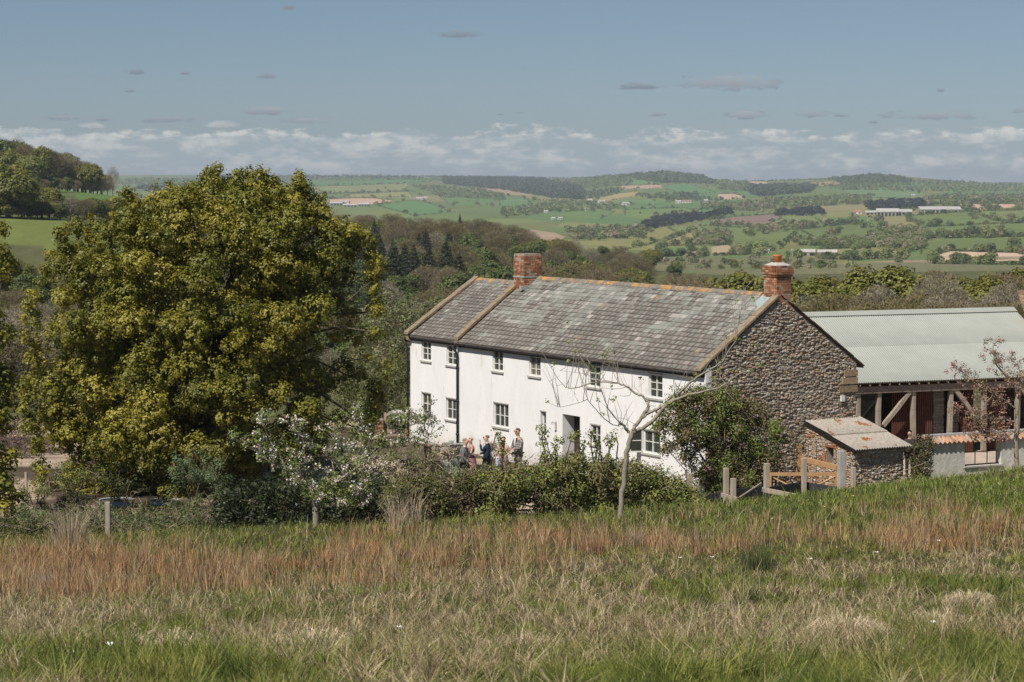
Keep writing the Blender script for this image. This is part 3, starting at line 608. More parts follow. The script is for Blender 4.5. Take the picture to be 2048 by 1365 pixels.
# far woodland, hedgerows and single trees of the valley ----------------------
FW = [  # (polygon in the photo, step px, height m, palette)
 ([(885,356),(1000,354),(1080,359),(1160,376),(1168,401),(1100,396),(1000,380),(890,370)], 3.2, 14, 'c'),
 ([(1262,352),(1330,347),(1400,353),(1432,369),(1320,367),(1270,360)], 3.2, 14, 'm'),
 ([(1100,362),(1262,352),(1260,372),(1180,378),(1110,370)], 4.5, 12, 'g'),
 ([(1420,362),(1500,366),(1500,384),(1440,382)], 4.5, 12, 'g'),
 ([(1655,360),(1750,352),(1800,356),(1826,366),(1690,371)], 3.2, 13, 'm'),
 ([(1500,373),(1636,372),(1622,386),(1520,395),(1500,389)], 3.4, 13, 'c'),
 ([(1280,453),(1330,439),(1400,434),(1460,422),(1464,431),(1400,443),(1290,461)], 5.5, 12, 'd'),
 ([(1740,411),(1845,404),(1850,419),(1740,422)], 5, 13, 'd'),
 ([(1552,426),(1640,422),(1640,433),(1556,434)], 6, 12, 'd'),
 ([(1742,474),(1800,458),(1855,466),(1850,490),(1830,503),(1745,496)], 8, 9, 'b'),
 ([(1530,402),(1740,392),(1740,410),(1560,416)], 6, 11, 'g'),
 ([(1590,484),(1740,480),(1745,500),(1600,494)], 9, 8, 'b'),
 ([(1850,398),(2060,392),(2060,406),(1850,413)], 6, 13, 'b'),
 ([(1640,372),(1840,366),(2060,372),(2060,384),(1850,386),(1660,380)], 7, 11, 'g'),
 ([(240,361),(480,356),(640,355),(640,362),(480,368),(240,372)], 6, 13, 'g'),
 ([(270,377),(480,370),(500,380),(300,386)], 4, 14, 'c'),
 ([(430,353),(880,351),(890,357),(430,360)], 5, 13, 'c'),
 ([(820,371),(960,380),(1010,392),(1010,402),(880,396)], 5.5, 11, 'g'),
 ([(1170,385),(1250,379),(1240,388),(1180,402)], 6, 11, 'm'),
 ([(1270,392),(1390,386),(1398,400),(1300,400)], 7, 10, 'm'),
 ([(1130,461),(1290,455),(1290,478),(1150,484)], 9, 10, 'b'),
 ([(1385,472),(1452,465),(1458,490),(1400,494)], 9, 10, 'b'),
 ([(1000,420),(1140,402),(1240,412),(1250,420),(1130,425),(1010,436)], 8, 10, 'g'),
 ([(1400,405),(1550,408),(1550,422),(1470,424),(1400,420)], 7, 10, 'b'),
 ([(1330,395),(1440,398),(1440,404),(1330,404)], 6, 9, 'm'),
 ([(1320,526),(1560,520),(1640,529),(1830,530),(1850,538),(1330,540)], 22, 6, 'b'),
 ([(1500,460),(1560,450),(1620,446),(1640,455),(1560,466),(1510,474)], 9, 9, 'b'),
 ([(640,358),(880,358),(880,361),(640,362)], 5, 9, 'g'),
 ([(1830,362),(2060,366),(2060,371),(1830,368)], 5, 8, 'm'),
 ([(1500,360),(1660,358),(1660,362),(1500,364)], 6, 8, 'm'),
 ([(1040,352),(1270,352),(1270,358),(1040,358)], 5, 10, 'm'),
]
PAL = {'c': [(.095, .115, .055), (.11, .125, .06)], 'd': [(.04, .05, .028), (.035, .045, .028)], 'm': [(.15, .19, .065), (.13, .165, .06)], 'g': [(.21, .26, .08), (.19, .235, .07), (.25, .27, .10)],  # dark greens mix conifer colour with cloud shadow put into the leaves
       'b': [(.25, .25, .11), (.20, .23, .07), (.31, .27, .17), (.16, .20, .06)]}
def far_trees():
    rg = np.random.default_rng(17); pts = []
    for poly, st, h, pl in FW:
        xs = [p[0] for p in poly]; ys = [p[1] for p in poly]; y = min(ys)
        while y <= max(ys) + .1:
            x = min(xs) + rg.uniform(0, st)
            while x < max(xs):
                if bool(inpoly(np.array([x]), np.array([y]), poly)[0]):
                    p = tpt(x, y, 960); pts.append((p[0] + rg.normal() * 2, p[1], p[2], h * rg.uniform(.5, .95), PAL[pl][rg.integers(0, len(PAL[pl]))], x, y))
                x += st * rg.uniform(.7, 1.3)
            y += max(st * .42, 1.4)
    # hedgerows: along the borders of the fields
    def hedge(a, b, stp=2.6, h=2.6):
        n = max(2, int(math.hypot(b[0] - a[0], (b[1] - a[1])) / stp)); 
        for k in range(n):
            t = (k + rg.random()) / n; x = a[0] + (b[0] - a[0]) * t; y = a[1] + (b[1] - a[1]) * t
            if not 345 < y < 540: continue
            p = tpt(x, y, 960); hh = h * rg.uniform(.6, 1.3) if rg.random() > .10 else h * rg.uniform(2, 3); pts.append((p[0], p[1], p[2], hh, PAL['m' if rg.random() < .6 else 'b'][rg.integers(0, 2)], x, y))
    for poly, c in FIELDS[:-2]:
        for i in range(len(poly)):
            if rg.random() < .8: hedge(poly[i], poly[(i + 1) % len(poly)])
    for a, b in [((1855,474),(1960,471)),((1960,471),(2050,473)),((1860,455),(1880,452)),((1815,433),(1850,456)),((1890,418),(2050,421)),((1940,424),(1995,443)),((1995,443),(2060,446)),((1735,433),(1762,447)),((1830,503),(1856,478)),((1650,452),(1735,446)),((1300,436),(1400,430)),((1050,400),(1130,405)),((900,385),(1000,390)),((640,364),(900,359)),((640,389),(830,383))]: hedge(a, b, 3.0, 3.5)
    # scattered trees along the borders of the patchwork
    n = 800; px = rg.uniform(230, 2060, n); py = 358 + 170 * rg.random(n) ** 1.3
    lX = SEEDX / SEEDY * 6; lY = np.log(SEEDY) * 1.25
    for x, y in zip(px, py):
        if y > np.interp(x, [230, 640, 1000, 1200, 1300, 2048], [372, 410, 415, 470, 520, 530]): continue
        p = tpt(x, y, 960); d = np.sort((p[0] / p[1] * 6 - lX) ** 2 + (math.log(p[1]) * 1.25 - lY) ** 2)[:2]
        if math.sqrt(d[1]) - math.sqrt(d[0]) < .022:
            pts.append((p[0], p[1], p[2], rg.uniform(4, 10), PAL['g' if rg.random() < .6 else 'b'][rg.integers(0, 3)], x, y))
    pts.sort(key=lambda q: -q[3] / q[1])
    # the ones that show largest become trees of their own; the rest read as a mass
    protos = {}
    def fproto(pl, seed):
        r2 = np.random.default_rng(seed); lobes = [(*(sphere_dirs(1, r2, .2)[0] * np.array([.30, .30, .24]) + np.array([0, 0, .40])), .24) for _ in range(11)]
        cols = np.array(pl); P, Nn, S, Cc = lobe_leaves(lobes, r2, 55, 3, .085, .03, [(1, 1, 1)], shell=(.7, 1.1)); return P, Nn, S, Cc
    base = [fproto(None, s) for s in (1, 2, 3, 4)]
    single = [q for q in pts if q[6] > 430 and q[3] > 6.5][:110]; ids = set(map(id, single)); rest = [q for q in pts if id(q) not in ids]
    made = {}
    for q in single:
        X, Y, Z, h, c, x, y = q; key = (c, int(rg.integers(0, 2)))
        if key not in made:
            P, Nn, S, Cc = base[key[1]]; root = bpy.data.objects.new("valley_tree", None); C.objects.link(root)
            link("crown", leaf_mesh("valley_crown", P, Nn, S, Cc * np.array(c), np.random.default_rng(4), .75), M_LEAF, root)
            mb = MB(); mb.tube([(0, 0, -.15), (0, 0, .5)], [.035, .02], 5); link("trunk", mb.mesh("valley_trunk", True), M_BARK, root); made[key] = root
        else:
            src = made[key]; root = src.copy(); C.objects.link(root)
            for ch in src.children:
                cc = ch.copy(); C.objects.link(cc); cc.parent = root
        root.location = (X, Y, Z - .3); root.scale = (h * 1.15, h * 1.15, h); root.rotation_euler = (0, 0, rg.uniform(0, 6.28))
        tag(root, ("dark" if sum(c) < .13 else ("green" if c[0] < .11 else "brownish green")) + " tree among the patchwork fields of the valley", "tree", "trees among the valley fields")
    VV, QQ, CCc, off = [], [], [], 0
    for q in rest:
        X, Y, Z, h, c, x, y = q; P, Nn, S, Cc = base[int(rg.integers(0, 4))]; px_m = F / Y * h / 2
        n = len(P); k = int(np.clip(px_m * px_m * 5, 24, n)); sel = rg.choice(n, k, replace=False); grow = math.sqrt(n / k) ** .8
        a = rg.uniform(0, 6.28); ca, sa = math.cos(a), math.sin(a); PP = P[sel] @ np.array([[ca, sa, 0], [-sa, ca, 0], [0, 0, 1]]) * h * np.array([1.15, 1.15, 1]) + np.array([X, Y, Z - .3])
        V, Q = quads(PP, Nn[sel], S[sel] * h * grow, .75, rg); VV.append(V); QQ.append(Q + off); off += len(V); CCc.append(np.repeat(Cc[sel] * np.array(c) * rg.uniform(.85, 1.15), 4, 0))
    o = link("far_woodland", npmesh("far_woodland", np.vstack(VV), np.vstack(QQ), np.vstack(CCc)), M_LEAF); tag(o, "hazy woods and hedgerows covering the far side of the valley", "woodland", kind="stuff")
far_trees()

# ------------------------------------------------------------------ the farmhouse
HN = np.array([6.37, 79.26]); HT = R(30.3)
HL = np.array([-math.sin(HT), math.cos(HT), 0]); HW = np.array([math.cos(HT), math.sin(HT), 0]); UP = np.array([0, 0, 1.0])
LM, LT, WD, HE, HR, HRL, RW = 16.64, 20.75, 6.27, 4.34, 6.65, 6.42, 3.02      # step, length, width, eave, ridge, left ridge, ridge offset
def H(l, w, z): return np.array([HN[0], HN[1], 0]) + HL * l + HW * w + UP * z
def pix_front(px, py):                       # a point of the front wall seen at a pixel -> (l, z)
    r = ray(px, py); A = np.array([[HL[0], -r[0]], [HL[1], -r[1]]]); l, t = np.linalg.solve(A, -HN); return l, CH + r[2] * t
def pix_gable(px, py):
    r = ray(px, py); A = np.array([[HW[0], -r[0]], [HW[1], -r[1]]]); w, t = np.linalg.solve(A, -HN); return w, CH + r[2] * t
M_WALL = pm("white_limewash", (.84, .83, .81), (.78, .77, .75), scale=1.4, rough=.9, bump=.022, bscale=2.2, c3=(.60, .57, .52), s3=3.6, t3=(.60, .78), stretch=(1, 1, .35))
M_MORTAR = pm("earth_mortar", (.38, .315, .245), (.28, .235, .18), scale=7, rough=.95, bump=.02)
def splash():
    nt = M_WALL.node_tree; N = nt.nodes; L = nt.links; b = N["Principled BSDF"]; src = b.inputs['Base Color'].links[0].from_socket
    tc = N.new("ShaderNodeTexCoord"); sx = N.new("ShaderNodeSeparateXYZ"); L.new(tc.outputs['Object'], sx.inputs[0]); n = N.new("ShaderNodeTexNoise"); n.inputs['Scale'].default_value = 1.6; n.inputs['Detail'].default_value = 8; L.new(tc.outputs['Object'], n.inputs['Vector'])
    a = N.new("ShaderNodeMath"); a.operation = 'MULTIPLY_ADD'; L.new(n.outputs['Fac'], a.inputs[0]); a.inputs[1].default_value = -1.6; L.new(sx.outputs[2], a.inputs[2])
    m = N.new("ShaderNodeMapRange"); L.new(a.outputs[0], m.inputs[0]); m.inputs[1].default_value = -.05; m.inputs[2].default_value = -.75; m.inputs[4].default_value = .6
    x = N.new("ShaderNodeMix"); x.data_type = 'RGBA'; L.new(m.outputs[0], x.inputs[0]); L.new(src, x.inputs[6]); x.inputs[7].default_value = (.50, .46, .38, 1); L.new(x.outputs[2], b.inputs['Base Color'])
splash()
M_STONE = pm("rubble_stone", (1, 1, 1), (.68, .66, .64), scale=9, rough=.9, bump=.012, attr=True, spec=.2)
M_SLATE = pm("slate", (1, 1, 1), (.72, .70, .68), scale=5, rough=.62, bump=.004, attr=True, spec=.35, c3=(.62, .58, .54), s3=13, t3=(.60, .68))
M_COPE = pm("lichened_coping", (.31, .235, .155), (.20, .155, .105), scale=6, rough=.95, bump=.015, c3=(.42, .22, .05), s3=3, t3=(.6, .7))
M_BLACK = pm("black_painted_iron", (.022, .021, .02), (.035, .03, .028), scale=8, rough=.55, c3=(.09, .045, .03), s3=5, t3=(.62, .7))
M_FRAME = pm("white_window_paint", (.72, .71, .67), (.58, .57, .53), scale=12, rough=.6)
M_SILL = pm("grey_sill_stone", (.50, .48, .44), (.36, .34, .31), scale=14, rough=.9, bump=.004)
M_BRICK = pm("chimney_brick", (1, 1, 1), (.66, .6, .55), scale=15, rough=.9, bump=.006, attr=True)
M_LEAD = pm("lead_flashing", (.36, .42, .41), (.28, .33, .33), scale=5, rough=.5)
M_RIDGE = pm("ridge_tile", (.24, .22, .19), (.15, .14, .12), scale=6, rough=.9, bump=.008, c3=(.50, .25, .06), s3=3.1, t3=(.48, .66))
def glassmat():
    m = bpy.data.materials.new("window_glass"); m.use_nodes = True; b = m.node_tree.nodes["Principled BSDF"]
    b.inputs['Base Color'].default_value = (.045, .05, .04, 1); b.inputs['Roughness'].default_value = .06; b.inputs['Specular IOR Level'].default_value = .55; return m
M_GLASS = glassmat()
M_DARK = pm("dark_interior", (.02, .017, .015), rough=.9)
M_CURTAIN = pm("cream_curtain", (.42, .37, .29), (.3, .26, .2), scale=4, rough=.9)

def rubble(o, ax, ay, nrm, inside, su, sv, rg, cols, prot=.05, name="stones"):
    """rows of rough stones over a wall plane: o + u*ax + v*ay, kept where inside(u,v)"""
    ico_v = []; phi = (1 + 5 ** .5) / 2
    for a, b in ((-1, phi), (1, phi), (-1, -phi), (1, -phi)): ico_v += [(a, b, 0), (0, a, b), (b, 0, a)]
    iv = np.array(ico_v, float); iv /= np.linalg.norm(iv, axis=1, keepdims=True)
    me0 = bpy.data.meshes.new("t"); 
    import bmesh
    bm = bmesh.new(); bmesh.ops.create_icosphere(bm, subdivisions=2, radius=1); bm.verts.ensure_lookup_table()
    V0 = np.array([v.co[:] for v in bm.verts]); F0 = np.array([[v.index for v in f.verts] for f in bm.faces]); bm.free(); bpy.data.meshes.remove(me0)
    V0 = np.sign(V0) * np.abs(V0) ** .62
    VV, QQ, CC, off = [], [], [], 0; v = 0.0
    while v < sv:
        hh = rg.uniform(.04, .085); u = rg.uniform(-.1, 0)
        while u < su:
            ww = rg.uniform(.06, .21); cu, cv = u + ww / 2, v + hh / 2 + rg.uniform(-.02, .02)
            if inside(cu, cv):
                W = V0 * (1 + rg.normal(size=V0.shape) * .13); a = rg.normal() * .16; k = rg.uniform(.9, 1.12)
                x = W[:, 0] * ww * .52 * k; y = W[:, 1] * hh * .54 * k; x, y = x * math.cos(a) - y * math.sin(a), x * math.sin(a) + y * math.cos(a)
                d = W[:, 2] * rg.uniform(.6, 1.25) * prot + rg.uniform(-.02, .018)
                VV.append(o + np.outer(cu + x, ax) + np.outer(cv + y, ay) + np.outer(d, nrm)); QQ.append(F0 + off); off += len(V0)
                CC.append(np.tile(np.array(cols[rg.integers(0, len(cols))]) * rg.uniform(.75, 1.2), (len(V0), 1)))
            u += ww * rg.uniform(.95, 1.08)
        v += hh * .97
    return npmesh(name, np.vstack(VV), np.vstack(QQ), np.vstack(CC))
STC = [(.45, .375, .29), (.40, .33, .26), (.49, .43, .36), (.43, .33, .23), (.36, .30, .24), (.47, .40, .30), (.40, .27, .18), (.52, .47, .41), (.33, .28, .23)]
BRC = [(.46, .22, .12), (.40, .17, .09), (.54, .31, .18), (.32, .14, .08), (.44, .26, .17), (.24, .12, .08), (.42, .33, .26)]
def bricks(mb, o, ax, ay, h, rg, la, lb, cols=BRC, bw=.215, bh=.065, j=.010):
    """courses of bricks round a rectangular stack: corner o, unit vectors ax, ay with lengths la, lb"""
    n = int(h / (bh + j)); 
    for c in range(n):
        z = c * (bh + j); sh = (c % 2) * .5
        for (oo, d, nn, L) in ((o, ax, -ay, la), (o + ax * la, ay, ax, lb), (o + ax * la + ay * lb, -ax, ay, la), (o + ay * lb, -ay, -ax, lb)):
            k = max(2, round(L / bw)); w = L / k; i = -sh
            while i < k:
                a, b = max(i * w, 0), min((i + 1) * w, L)
                if b - a > .03:
                    e = rg.uniform(0, .006); col = np.array(cols[rg.integers(0, len(cols))]) * rg.uniform(.75, 1.2)
                    mb.obox(oo + d * (a + j * .5) + UP * z - nn * .0, d * (b - a - j), nn * (.02 + e), UP * bh, col)
                i += 1
def ubox(mb, P, l0, l1, w0, w1, z0, z1, col=(1, 1, 1)):
    mb.obox(P(l0, w0, z0), P(l1, w0, z0) - P(l0, w0, z0), P(l0, w1, z0) - P(l0, w0, z0), UP * (z1 - z0), col)

def slates(l0, l1, w0, z0, w1, z1, rg, sw=.30, expo=.225, dark=.5, P=None):
    """one slope of slates from the eave (w0,z0) up to the ridge (w1,z1)"""
    P = P or H; VV, QQ, CC = [], [], []; L = math.hypot(w1 - w0, z1 - z0); n = int(L / expo) + 1; uw, uz = (w1 - w0) / L, (z1 - z0) / L; nw, nz = (-uz, uw) if uw > 0 else (uz, -uw)
    def pt(l, s, d): return P(l, w0 + uw * s + nw * d, z0 + uz * s + nz * d)
    for i in range(n):
        s0 = i * expo; s1 = min(s0 + expo * 1.05, L); l = l0 - (i % 2) * sw * .5 + rg.uniform(-.03, .03)
        while l < l1:
            w = sw * rg.uniform(.78, 1.25); a, b = max(l, l0) + .004, min(l + w, l1) - .004; l += w
            if b - a < .03: continue
            dz = rg.uniform(0, .008); m = ((a + b) / 2, s0)
            lich = (.55 * vnoise(m[0] * .9 + m[1] * .5 + 40, m[1] * .8, 1.6, 2) + .45 * vnoise(m[0] * 1.1 + 9, m[1] * 1.1 + 4, .55, 2)) + dark * .28 * (1 - s0 / L) - .03 + (rg.random() - .5) * .22
            k = float(sstep(lich, .44, .60)); base = np.array([.295, .298, .262]) * rg.uniform(.80, 1.12) if rg.random() < .85 else np.array([.42, .40, .36]) * rg.uniform(.85, 1.1)
            li = np.array([.135, .110, .095]) * rg.uniform(.7, 1.2); inner = base * (1 - k * .38) + li * k * .38; outer = base * (1 - min(1, k + .28)) + li * min(1, k + .28)
            if rg.random() < .004 and s0 > 0: outer = np.array([.42, .26, .10])
            ins = min(.05, (b - a) * .25) * (.45 + k * 1.1); t0 = .020 + dz; t1 = .004; o = len(VV)
            sj = rg.uniform(-.008, .008)
            VV += [pt(a, s0 + sj, t0), pt(b, s0 + sj, t0), pt(b, s1, t1), pt(a, s1, t1), pt(a, s0 + sj, t0 - .022), pt(b, s0 + sj, t0 - .022),
                   pt(a + ins, s0 + ins + sj, t0 - .001), pt(b - ins, s0 + ins + sj, t0 - .001), pt(b - ins, s1 - .01, t1 + .001), pt(a + ins, s1 - .01, t1 + .001)]
            QQ += [(o + 4, o + 5, o + 1, o), (o, o + 1, o + 7, o + 6), (o + 1, o + 2, o + 8, o + 7), (o + 2, o + 3, o + 9, o + 8), (o + 3, o, o + 6, o + 9), (o + 6, o + 7, o + 8, o + 9)]
            CC += [outer] * 6 + [inner] * 4
    return npmesh("slates", np.array(VV), np.array(QQ), np.array(CC))

def window(parent, P, a0, a1, z0, z1, lights=2, rows=3, open_=False, curtain=False, frame_w=.055, depth=.09):
    """timber casement in a wall; P(l,w,z); a0<a1 along the wall"""
    f = MB(); d0, d1 = depth, depth + .05; fw = frame_w
    ubox(f, P, a0, a1, d0, d1, z0, z0 + fw); ubox(f, P, a0, a1, d0, d1, z1 - fw, z1); ubox(f, P, a0, a0 + fw, d0, d1, z0 + fw, z1 - fw); ubox(f, P, a1 - fw, a1, d0, d1, z0 + fw, z1 - fw)
    cw = (a1 - a0 - 2 * fw) / lights
    for i in range(1, lights): x = a0 + fw + cw * i; ubox(f, P, x - .028, x + .028, d0 + .003, d1 - .003, z0 + fw, z1 - fw)
    for j in range(1, rows): z = z0 + fw + (z1 - z0 - 2 * fw) * j / rows; ubox(f, P, a0 + fw, a1 - fw, d0 + .008, d1 - .012, z - .014, z + .014)
    w = f.build("window", M_FRAME, parent); pn = MB(); ubox(pn, P, a0 + fw * .8, a1 - fw * .8, d1 - .015, d1 - .008, z0 + fw * .8, z1 - fw * .8); pn.build("pane", M_GLASS, w)
    if curtain:
        cu = MB(); 
        for i in range(5): x = a0 + fw + (a1 - a0 - 2 * fw) * (i + .25) / 5; ubox(cu, P, x, x + .05, d1 - .02, d1 - .016, z0 + fw, z1 - fw)
        cu.build("curtain", M_CURTAIN, w)
    s = MB(); ubox(s, P, a0 - .06, a1 + .06, -.055, depth + .01, z0 - .065, z0 - .003); s.build("sill", M_SILL, w)
    l_ = MB(); ubox(l_, P, a0 - .03, a1 + .03, -.012, .05, z1 + .003, z1 + .045); l_.build("lintel", M_SILL, w)
    return w

def farmhouse():
    rg = np.random.default_rng(51)
    root = empty("farmhouse", tuple(H(LT / 2, 0, 0)), 0, "long white limewashed farmhouse with slate roof, two brick chimneys and rubble stone gable", "farmhouse")
    bpy.context.view_layer.update(); O = H(LT / 2, 0, 0)
    P = lambda l, w, z: H(l, w, z) - O
    # openings measured on the photo -> wall coordinates
    W = [("u", 843, 862, 683, 722, 2, 3, 0), ("u", 893, 913, 691, 731, 2, 3, 0), ("u", 985, 1006, 702, 743, 2, 3, 0), ("u", 1058, 1081, 713, 753, 2, 3, 1), ("u", 1176, 1201, 732, 775, 2, 3, 0), ("u", 1297, 1325, 749, 797, 2, 3, 0),
         ("d", 843, 862, 787, 829, 2, 2, 0), ("d", 892, 912, 798, 840, 2, 2, 0), ("d", 987, 1017, 808, 855, 3, 2, 0), ("d", 1081, 1092, 824, 874, 1, 2, 0), ("d", 1181, 1201, 851, 890, 2, 2, 0), ("d", 1286, 1320, 862, 908, 2, 2, 0)]
    op = []
    for kind, xa, xb, ya, yb, li, ro, cu in W:
        la = pix_front(xb, (ya + yb) / 2)[0]; lb = pix_front(xa, (ya + yb) / 2)[0]; z1 = pix_front((xa + xb) / 2, ya)[1]; z0 = pix_front((xa + xb) / 2, yb)[1]; op.append([la, lb, z0, z1, li, ro, cu])
    da = pix_front(1160, 870)[0]; db = pix_front(1125, 870)[0]; dz = pix_front(1142, 831)[1]
    holes = [(a, b, c, d) for a, b, c, d, *_ in op] + [(da, db, -.5, dz)]
    # front wall: cells between the openings
    ls = sorted({0, LT, LM} | {x for h in holes for x in h[:2]}); mb = MB(); D = .55
    for i in range(len(ls) - 1):
        a, b = ls[i], ls[i + 1]; cut = sorted([(h[2], h[3]) for h in holes if h[0] < b - 1e-4 and h[1] > a + 1e-4]); z = -.6
        top = HE - .03
        for c, d in cut:
            if c > z + 1e-3: ubox(mb, P, a, b, 0, D, z, c)
            z = d
        ubox(mb, P, a, b, 0, D, z, top)
    fw = mb.build("front_wall", M_WALL, root)
    fw["label"] = "white limewashed front wall"
    # inside: a dark core so that nothing shows through, rear wall and gable walls
    def prism(mb, l0, l1, hr, inset=0.0, he=HE, zb=-.6):
        a = [P(l0, inset, zb), P(l0, WD - inset, zb), P(l0, WD - inset, he), P(l0, RW, hr), P(l0, inset, he)]; b = [p + (HL * (l1 - l0)) for p in a]
        mb.add(a + b, [(0, 1, 2, 3, 4), (9, 8, 7, 6, 5), (0, 5, 6, 1), (1, 6, 7, 2), (2, 7, 8, 3), (3, 8, 9, 4), (4, 9, 5, 0)])
    g = MB(); prism(g, 0, .5, HR - .04, .008, HE - .02); g.build("gable_wall", M_MORTAR, root)
    g = MB(); prism(g, LT - .5, LT, HRL - .04, .02, HE - .05); g.build("end_wall", M_WALL, root)
    g = MB(); prism(g, LM - .4, LM, HR + .02, .56, HE - .06); ubox(g, P, .5, LT - .5, WD - .5, WD - .01, -.6, HE - .1); ubox(g, P, .5, LT - .5, .56, WD - .5, 1.95, 2.1); g.build("rear_wall", M_MORTAR, root)
    # rubble over the gable
    def ing(u, v):
        if u < .06 or u > WD - .05 or v < -.4: return False
        hi = HE + (HR - HE) * (u / RW if u < RW else (WD - u) / (WD - RW)) - .14; return v < hi
    st = rubble(P(-.01, 0, 0), HW, UP, -HL, ing, WD, HR, rg, STC, .026, "gable_stones"); o = link("gable_stones", st, M_STONE, root, ); o["label"] = "rubble stone facing of the gable"
    # pale render strip at the corner, quoins near the rear eave, small white meter box
    q = MB(); ubox(q, P, -.045, .5, -.03, .20, 2.45, HE + .02); q.build("corner_render", M_WALL, root)
    q = MB()
    for k, (z, c) in enumerate([(3.30, .7), (3.58, .9), (3.84, .8)]): ubox(q, P, -.07, .3, WD - .75 + k * .1, WD + .01, z, z + .22, np.array([.42, .31, .20]) * c * 1.1)
    q.build("quoin", M_STONE, root)
    q = MB(); ubox(q, P, -.12, -.03, 5.55, 5.70, 3.0, 3.2); q.build("meter_box", M_FRAME, root)
    # roofs
    ro = -.20; slope = (HR - HE) / RW; oz = HE + ro * slope + .04; rs = (HR - HE) / (WD - RW)
    roof = MB(); t = .06
    def slab(l0, l1, wA, zA, wB, zB, dz=0):
        roof.add([P(l0, wA, zA), P(l1, wA, zA), P(l1, wB, zB), P(l0, wB, zB), P(l0, wA, zA - t), P(l1, wA, zA - t), P(l1, wB, zB - t), P(l0, wB, zB - t)], [(0, 1, 2, 3), (7, 6, 5, 4), (0, 4, 5, 1), (1, 5, 6, 2), (2, 6, 7, 3), (3, 7, 4, 0)], (.13, .11, .10))
    slab(.0, LM, ro, oz - .012, RW, HR + .028); slab(0.0, LM, WD + .3, HE - .3 * rs + .03, RW, HR + .028)
    sl2 = (HRL - HE) / RW; slab(LM + .01, LT, ro + .06, HE + (ro + .06) * sl2 + .028, RW, HRL + .028); slab(LM + .01, LT, WD + .3, HE - .3 * rs + .02, RW, HRL + .02)
    rf = roof.build("roof", M_SLATE, root)
    link("slate_courses", slates(.22, LM - .13, ro, oz, RW, HR + .04, rg, P=P, dark=.8), M_SLATE, rf)
    link("slate_courses", slates(LM + .14, LT - .22, ro + .06, HE + (ro + .06) * sl2 + .04, RW, HRL + .04, rg, P=P, dark=1.3, sw=.26, expo=.2), M_SLATE, rf)
    link("slate_courses", slates(-.05, LT, WD + .32, HE - .32 * rs + .04, RW, HR + .04, rg, P=lambda l, w, z: P(l, w, z - (0.2 * max(0, 1 - abs(w - RW) / 3.3) if l > LM else 0)), dark=.8), M_SLATE, rf)
    # ridge tiles
    def ridge(l0, l1, z):
        l = l0; rd = MB()
        while l < l1:
            e = min(l + .45, l1); dz = rg.uniform(-.006, .008); c = [(-.15, -.10), (-.09, -.02), (0, .035), (.09, -.02), (.15, -.10)]
            a = [P(l + .006, RW + w, z + k + dz + .07) for w, k in c]; b = [P(e - .006, RW + w, z + k + dz + .07) for w, k in c]
            rd.add(a + b, [(i, i + 1, i + 6, i + 5) for i in range(4)] + [(4, 3, 2, 1, 0), (5, 6, 7, 8, 9)]); l = e
        rd.build("ridge_tiles", M_RIDGE, rf)
    ridge(.95, LM - .95, HR); ridge(LM + .1, LT - .2, HRL)
    # copings on the gables: stones laid up the slope
    def coping(l0, l1, wA, zA, wB, zB, lift, th, name="coping"):
        cp_ = MB(); n = max(3, int(math.hypot(wB - wA, zB - zA) / .55)); 
        for k in range(n):
            t0, t1 = k / n, (k + 1) / n - .006; a = np.array([wA + (wB - wA) * t0, zA + (zB - zA) * t0]); b = np.array([wA + (wB - wA) * t1, zA + (zB - zA) * t1]); j = rg.uniform(-.008, .012)
            o = P(l0 + rg.uniform(-.01, .01), a[0], a[1] + lift + j); cp_.obox(o, HL * (l1 - l0), P(l0, b[0], b[1]) - P(l0, a[0], a[1]), UP * th, np.array([1, 1, 1]) * rg.uniform(.85, 1.1))
        return cp_.build(name, M_COPE, root, bevel=.012)
    coping(-.09, .22, -.26, oz - .02, RW - .12, HR - .10, .05, .11)
    coping(LM - .20, LM + .14, -.20, HE - .12, 2.45, HE + (2.45) * slope, .09, .13)
    coping(LT - .24, LT + .10, -.24, HE - .12, RW + .02, HRL + .0, .07, .12)
    coping(-.11, .02, WD + .28, HE - .28 * rs - .02, RW + .4, HR - .4 * rs, .05, .03, "slate_verge")
    for l0 in (LM - .20, LT - .20):
        kb = MB(); ubox(kb, P, l0 + .02, l0 + .30, -.19, 0.0, HE - .26, HE - .04); kb.build("kneeler", M_COPE, root)
    sk = MB(); sk.add([P(LM - .205, -.1, HE - .3), P(LM - .205, 2.4, HE + 2.4 * slope - .15), P(LM - .205, 2.4, HE + 2.4 * slope + .12), P(LM - .205, -.1, HE + .02)], [(0, 1, 2, 3)]); sk.build("flashing", M_BLACK, root)
    # gutters and fascia along the front
    gt = MB(); ubox(gt, P, .02, LM - .02, -.12, -.015, HE - .30, HE - .07); ubox(gt, P, LM + .02, LT, -.08, -.01, HE - .27, HE - .09); gt.build("fascia", M_BLACK, root)
    gt = MB(); gt.tube([P(-.02, -.18, HE - .19), P(LM * .5, -.18, HE - .205), P(LM + .02, -.18, HE - .195)], .042, 8); gt.tube([P(LM + .1, -.13, HE - .17), P(LT + .08, -.13, HE - .16)], .04, 8)
    for l in np.arange(.5, LM, 1.1): ubox(gt, P, l, l + .03, -.24, -.06, HE - .17, HE - .14)
    gt.build("gutter", M_BLACK, root, True)
    for l in (LM + .06, LT + .05):
        dp = MB(); dp.tube([P(l, -.17, HE - .27), P(l, -.17, HE - .45), P(l, -.085, HE - .62), P(l, -.085, .12 if l < LT else .0)], .045, 8)
        for z in (3.2, 1.9, .6): dp.tube([P(l, -.085, z), P(l, -.085, z + .07)], .062, 8)
        dp.tube([P(l, -.17, HE - .30), P(l, -.17, HE - .14)], .075, 8); dp.build("downpipe", M_BLACK, root, True)
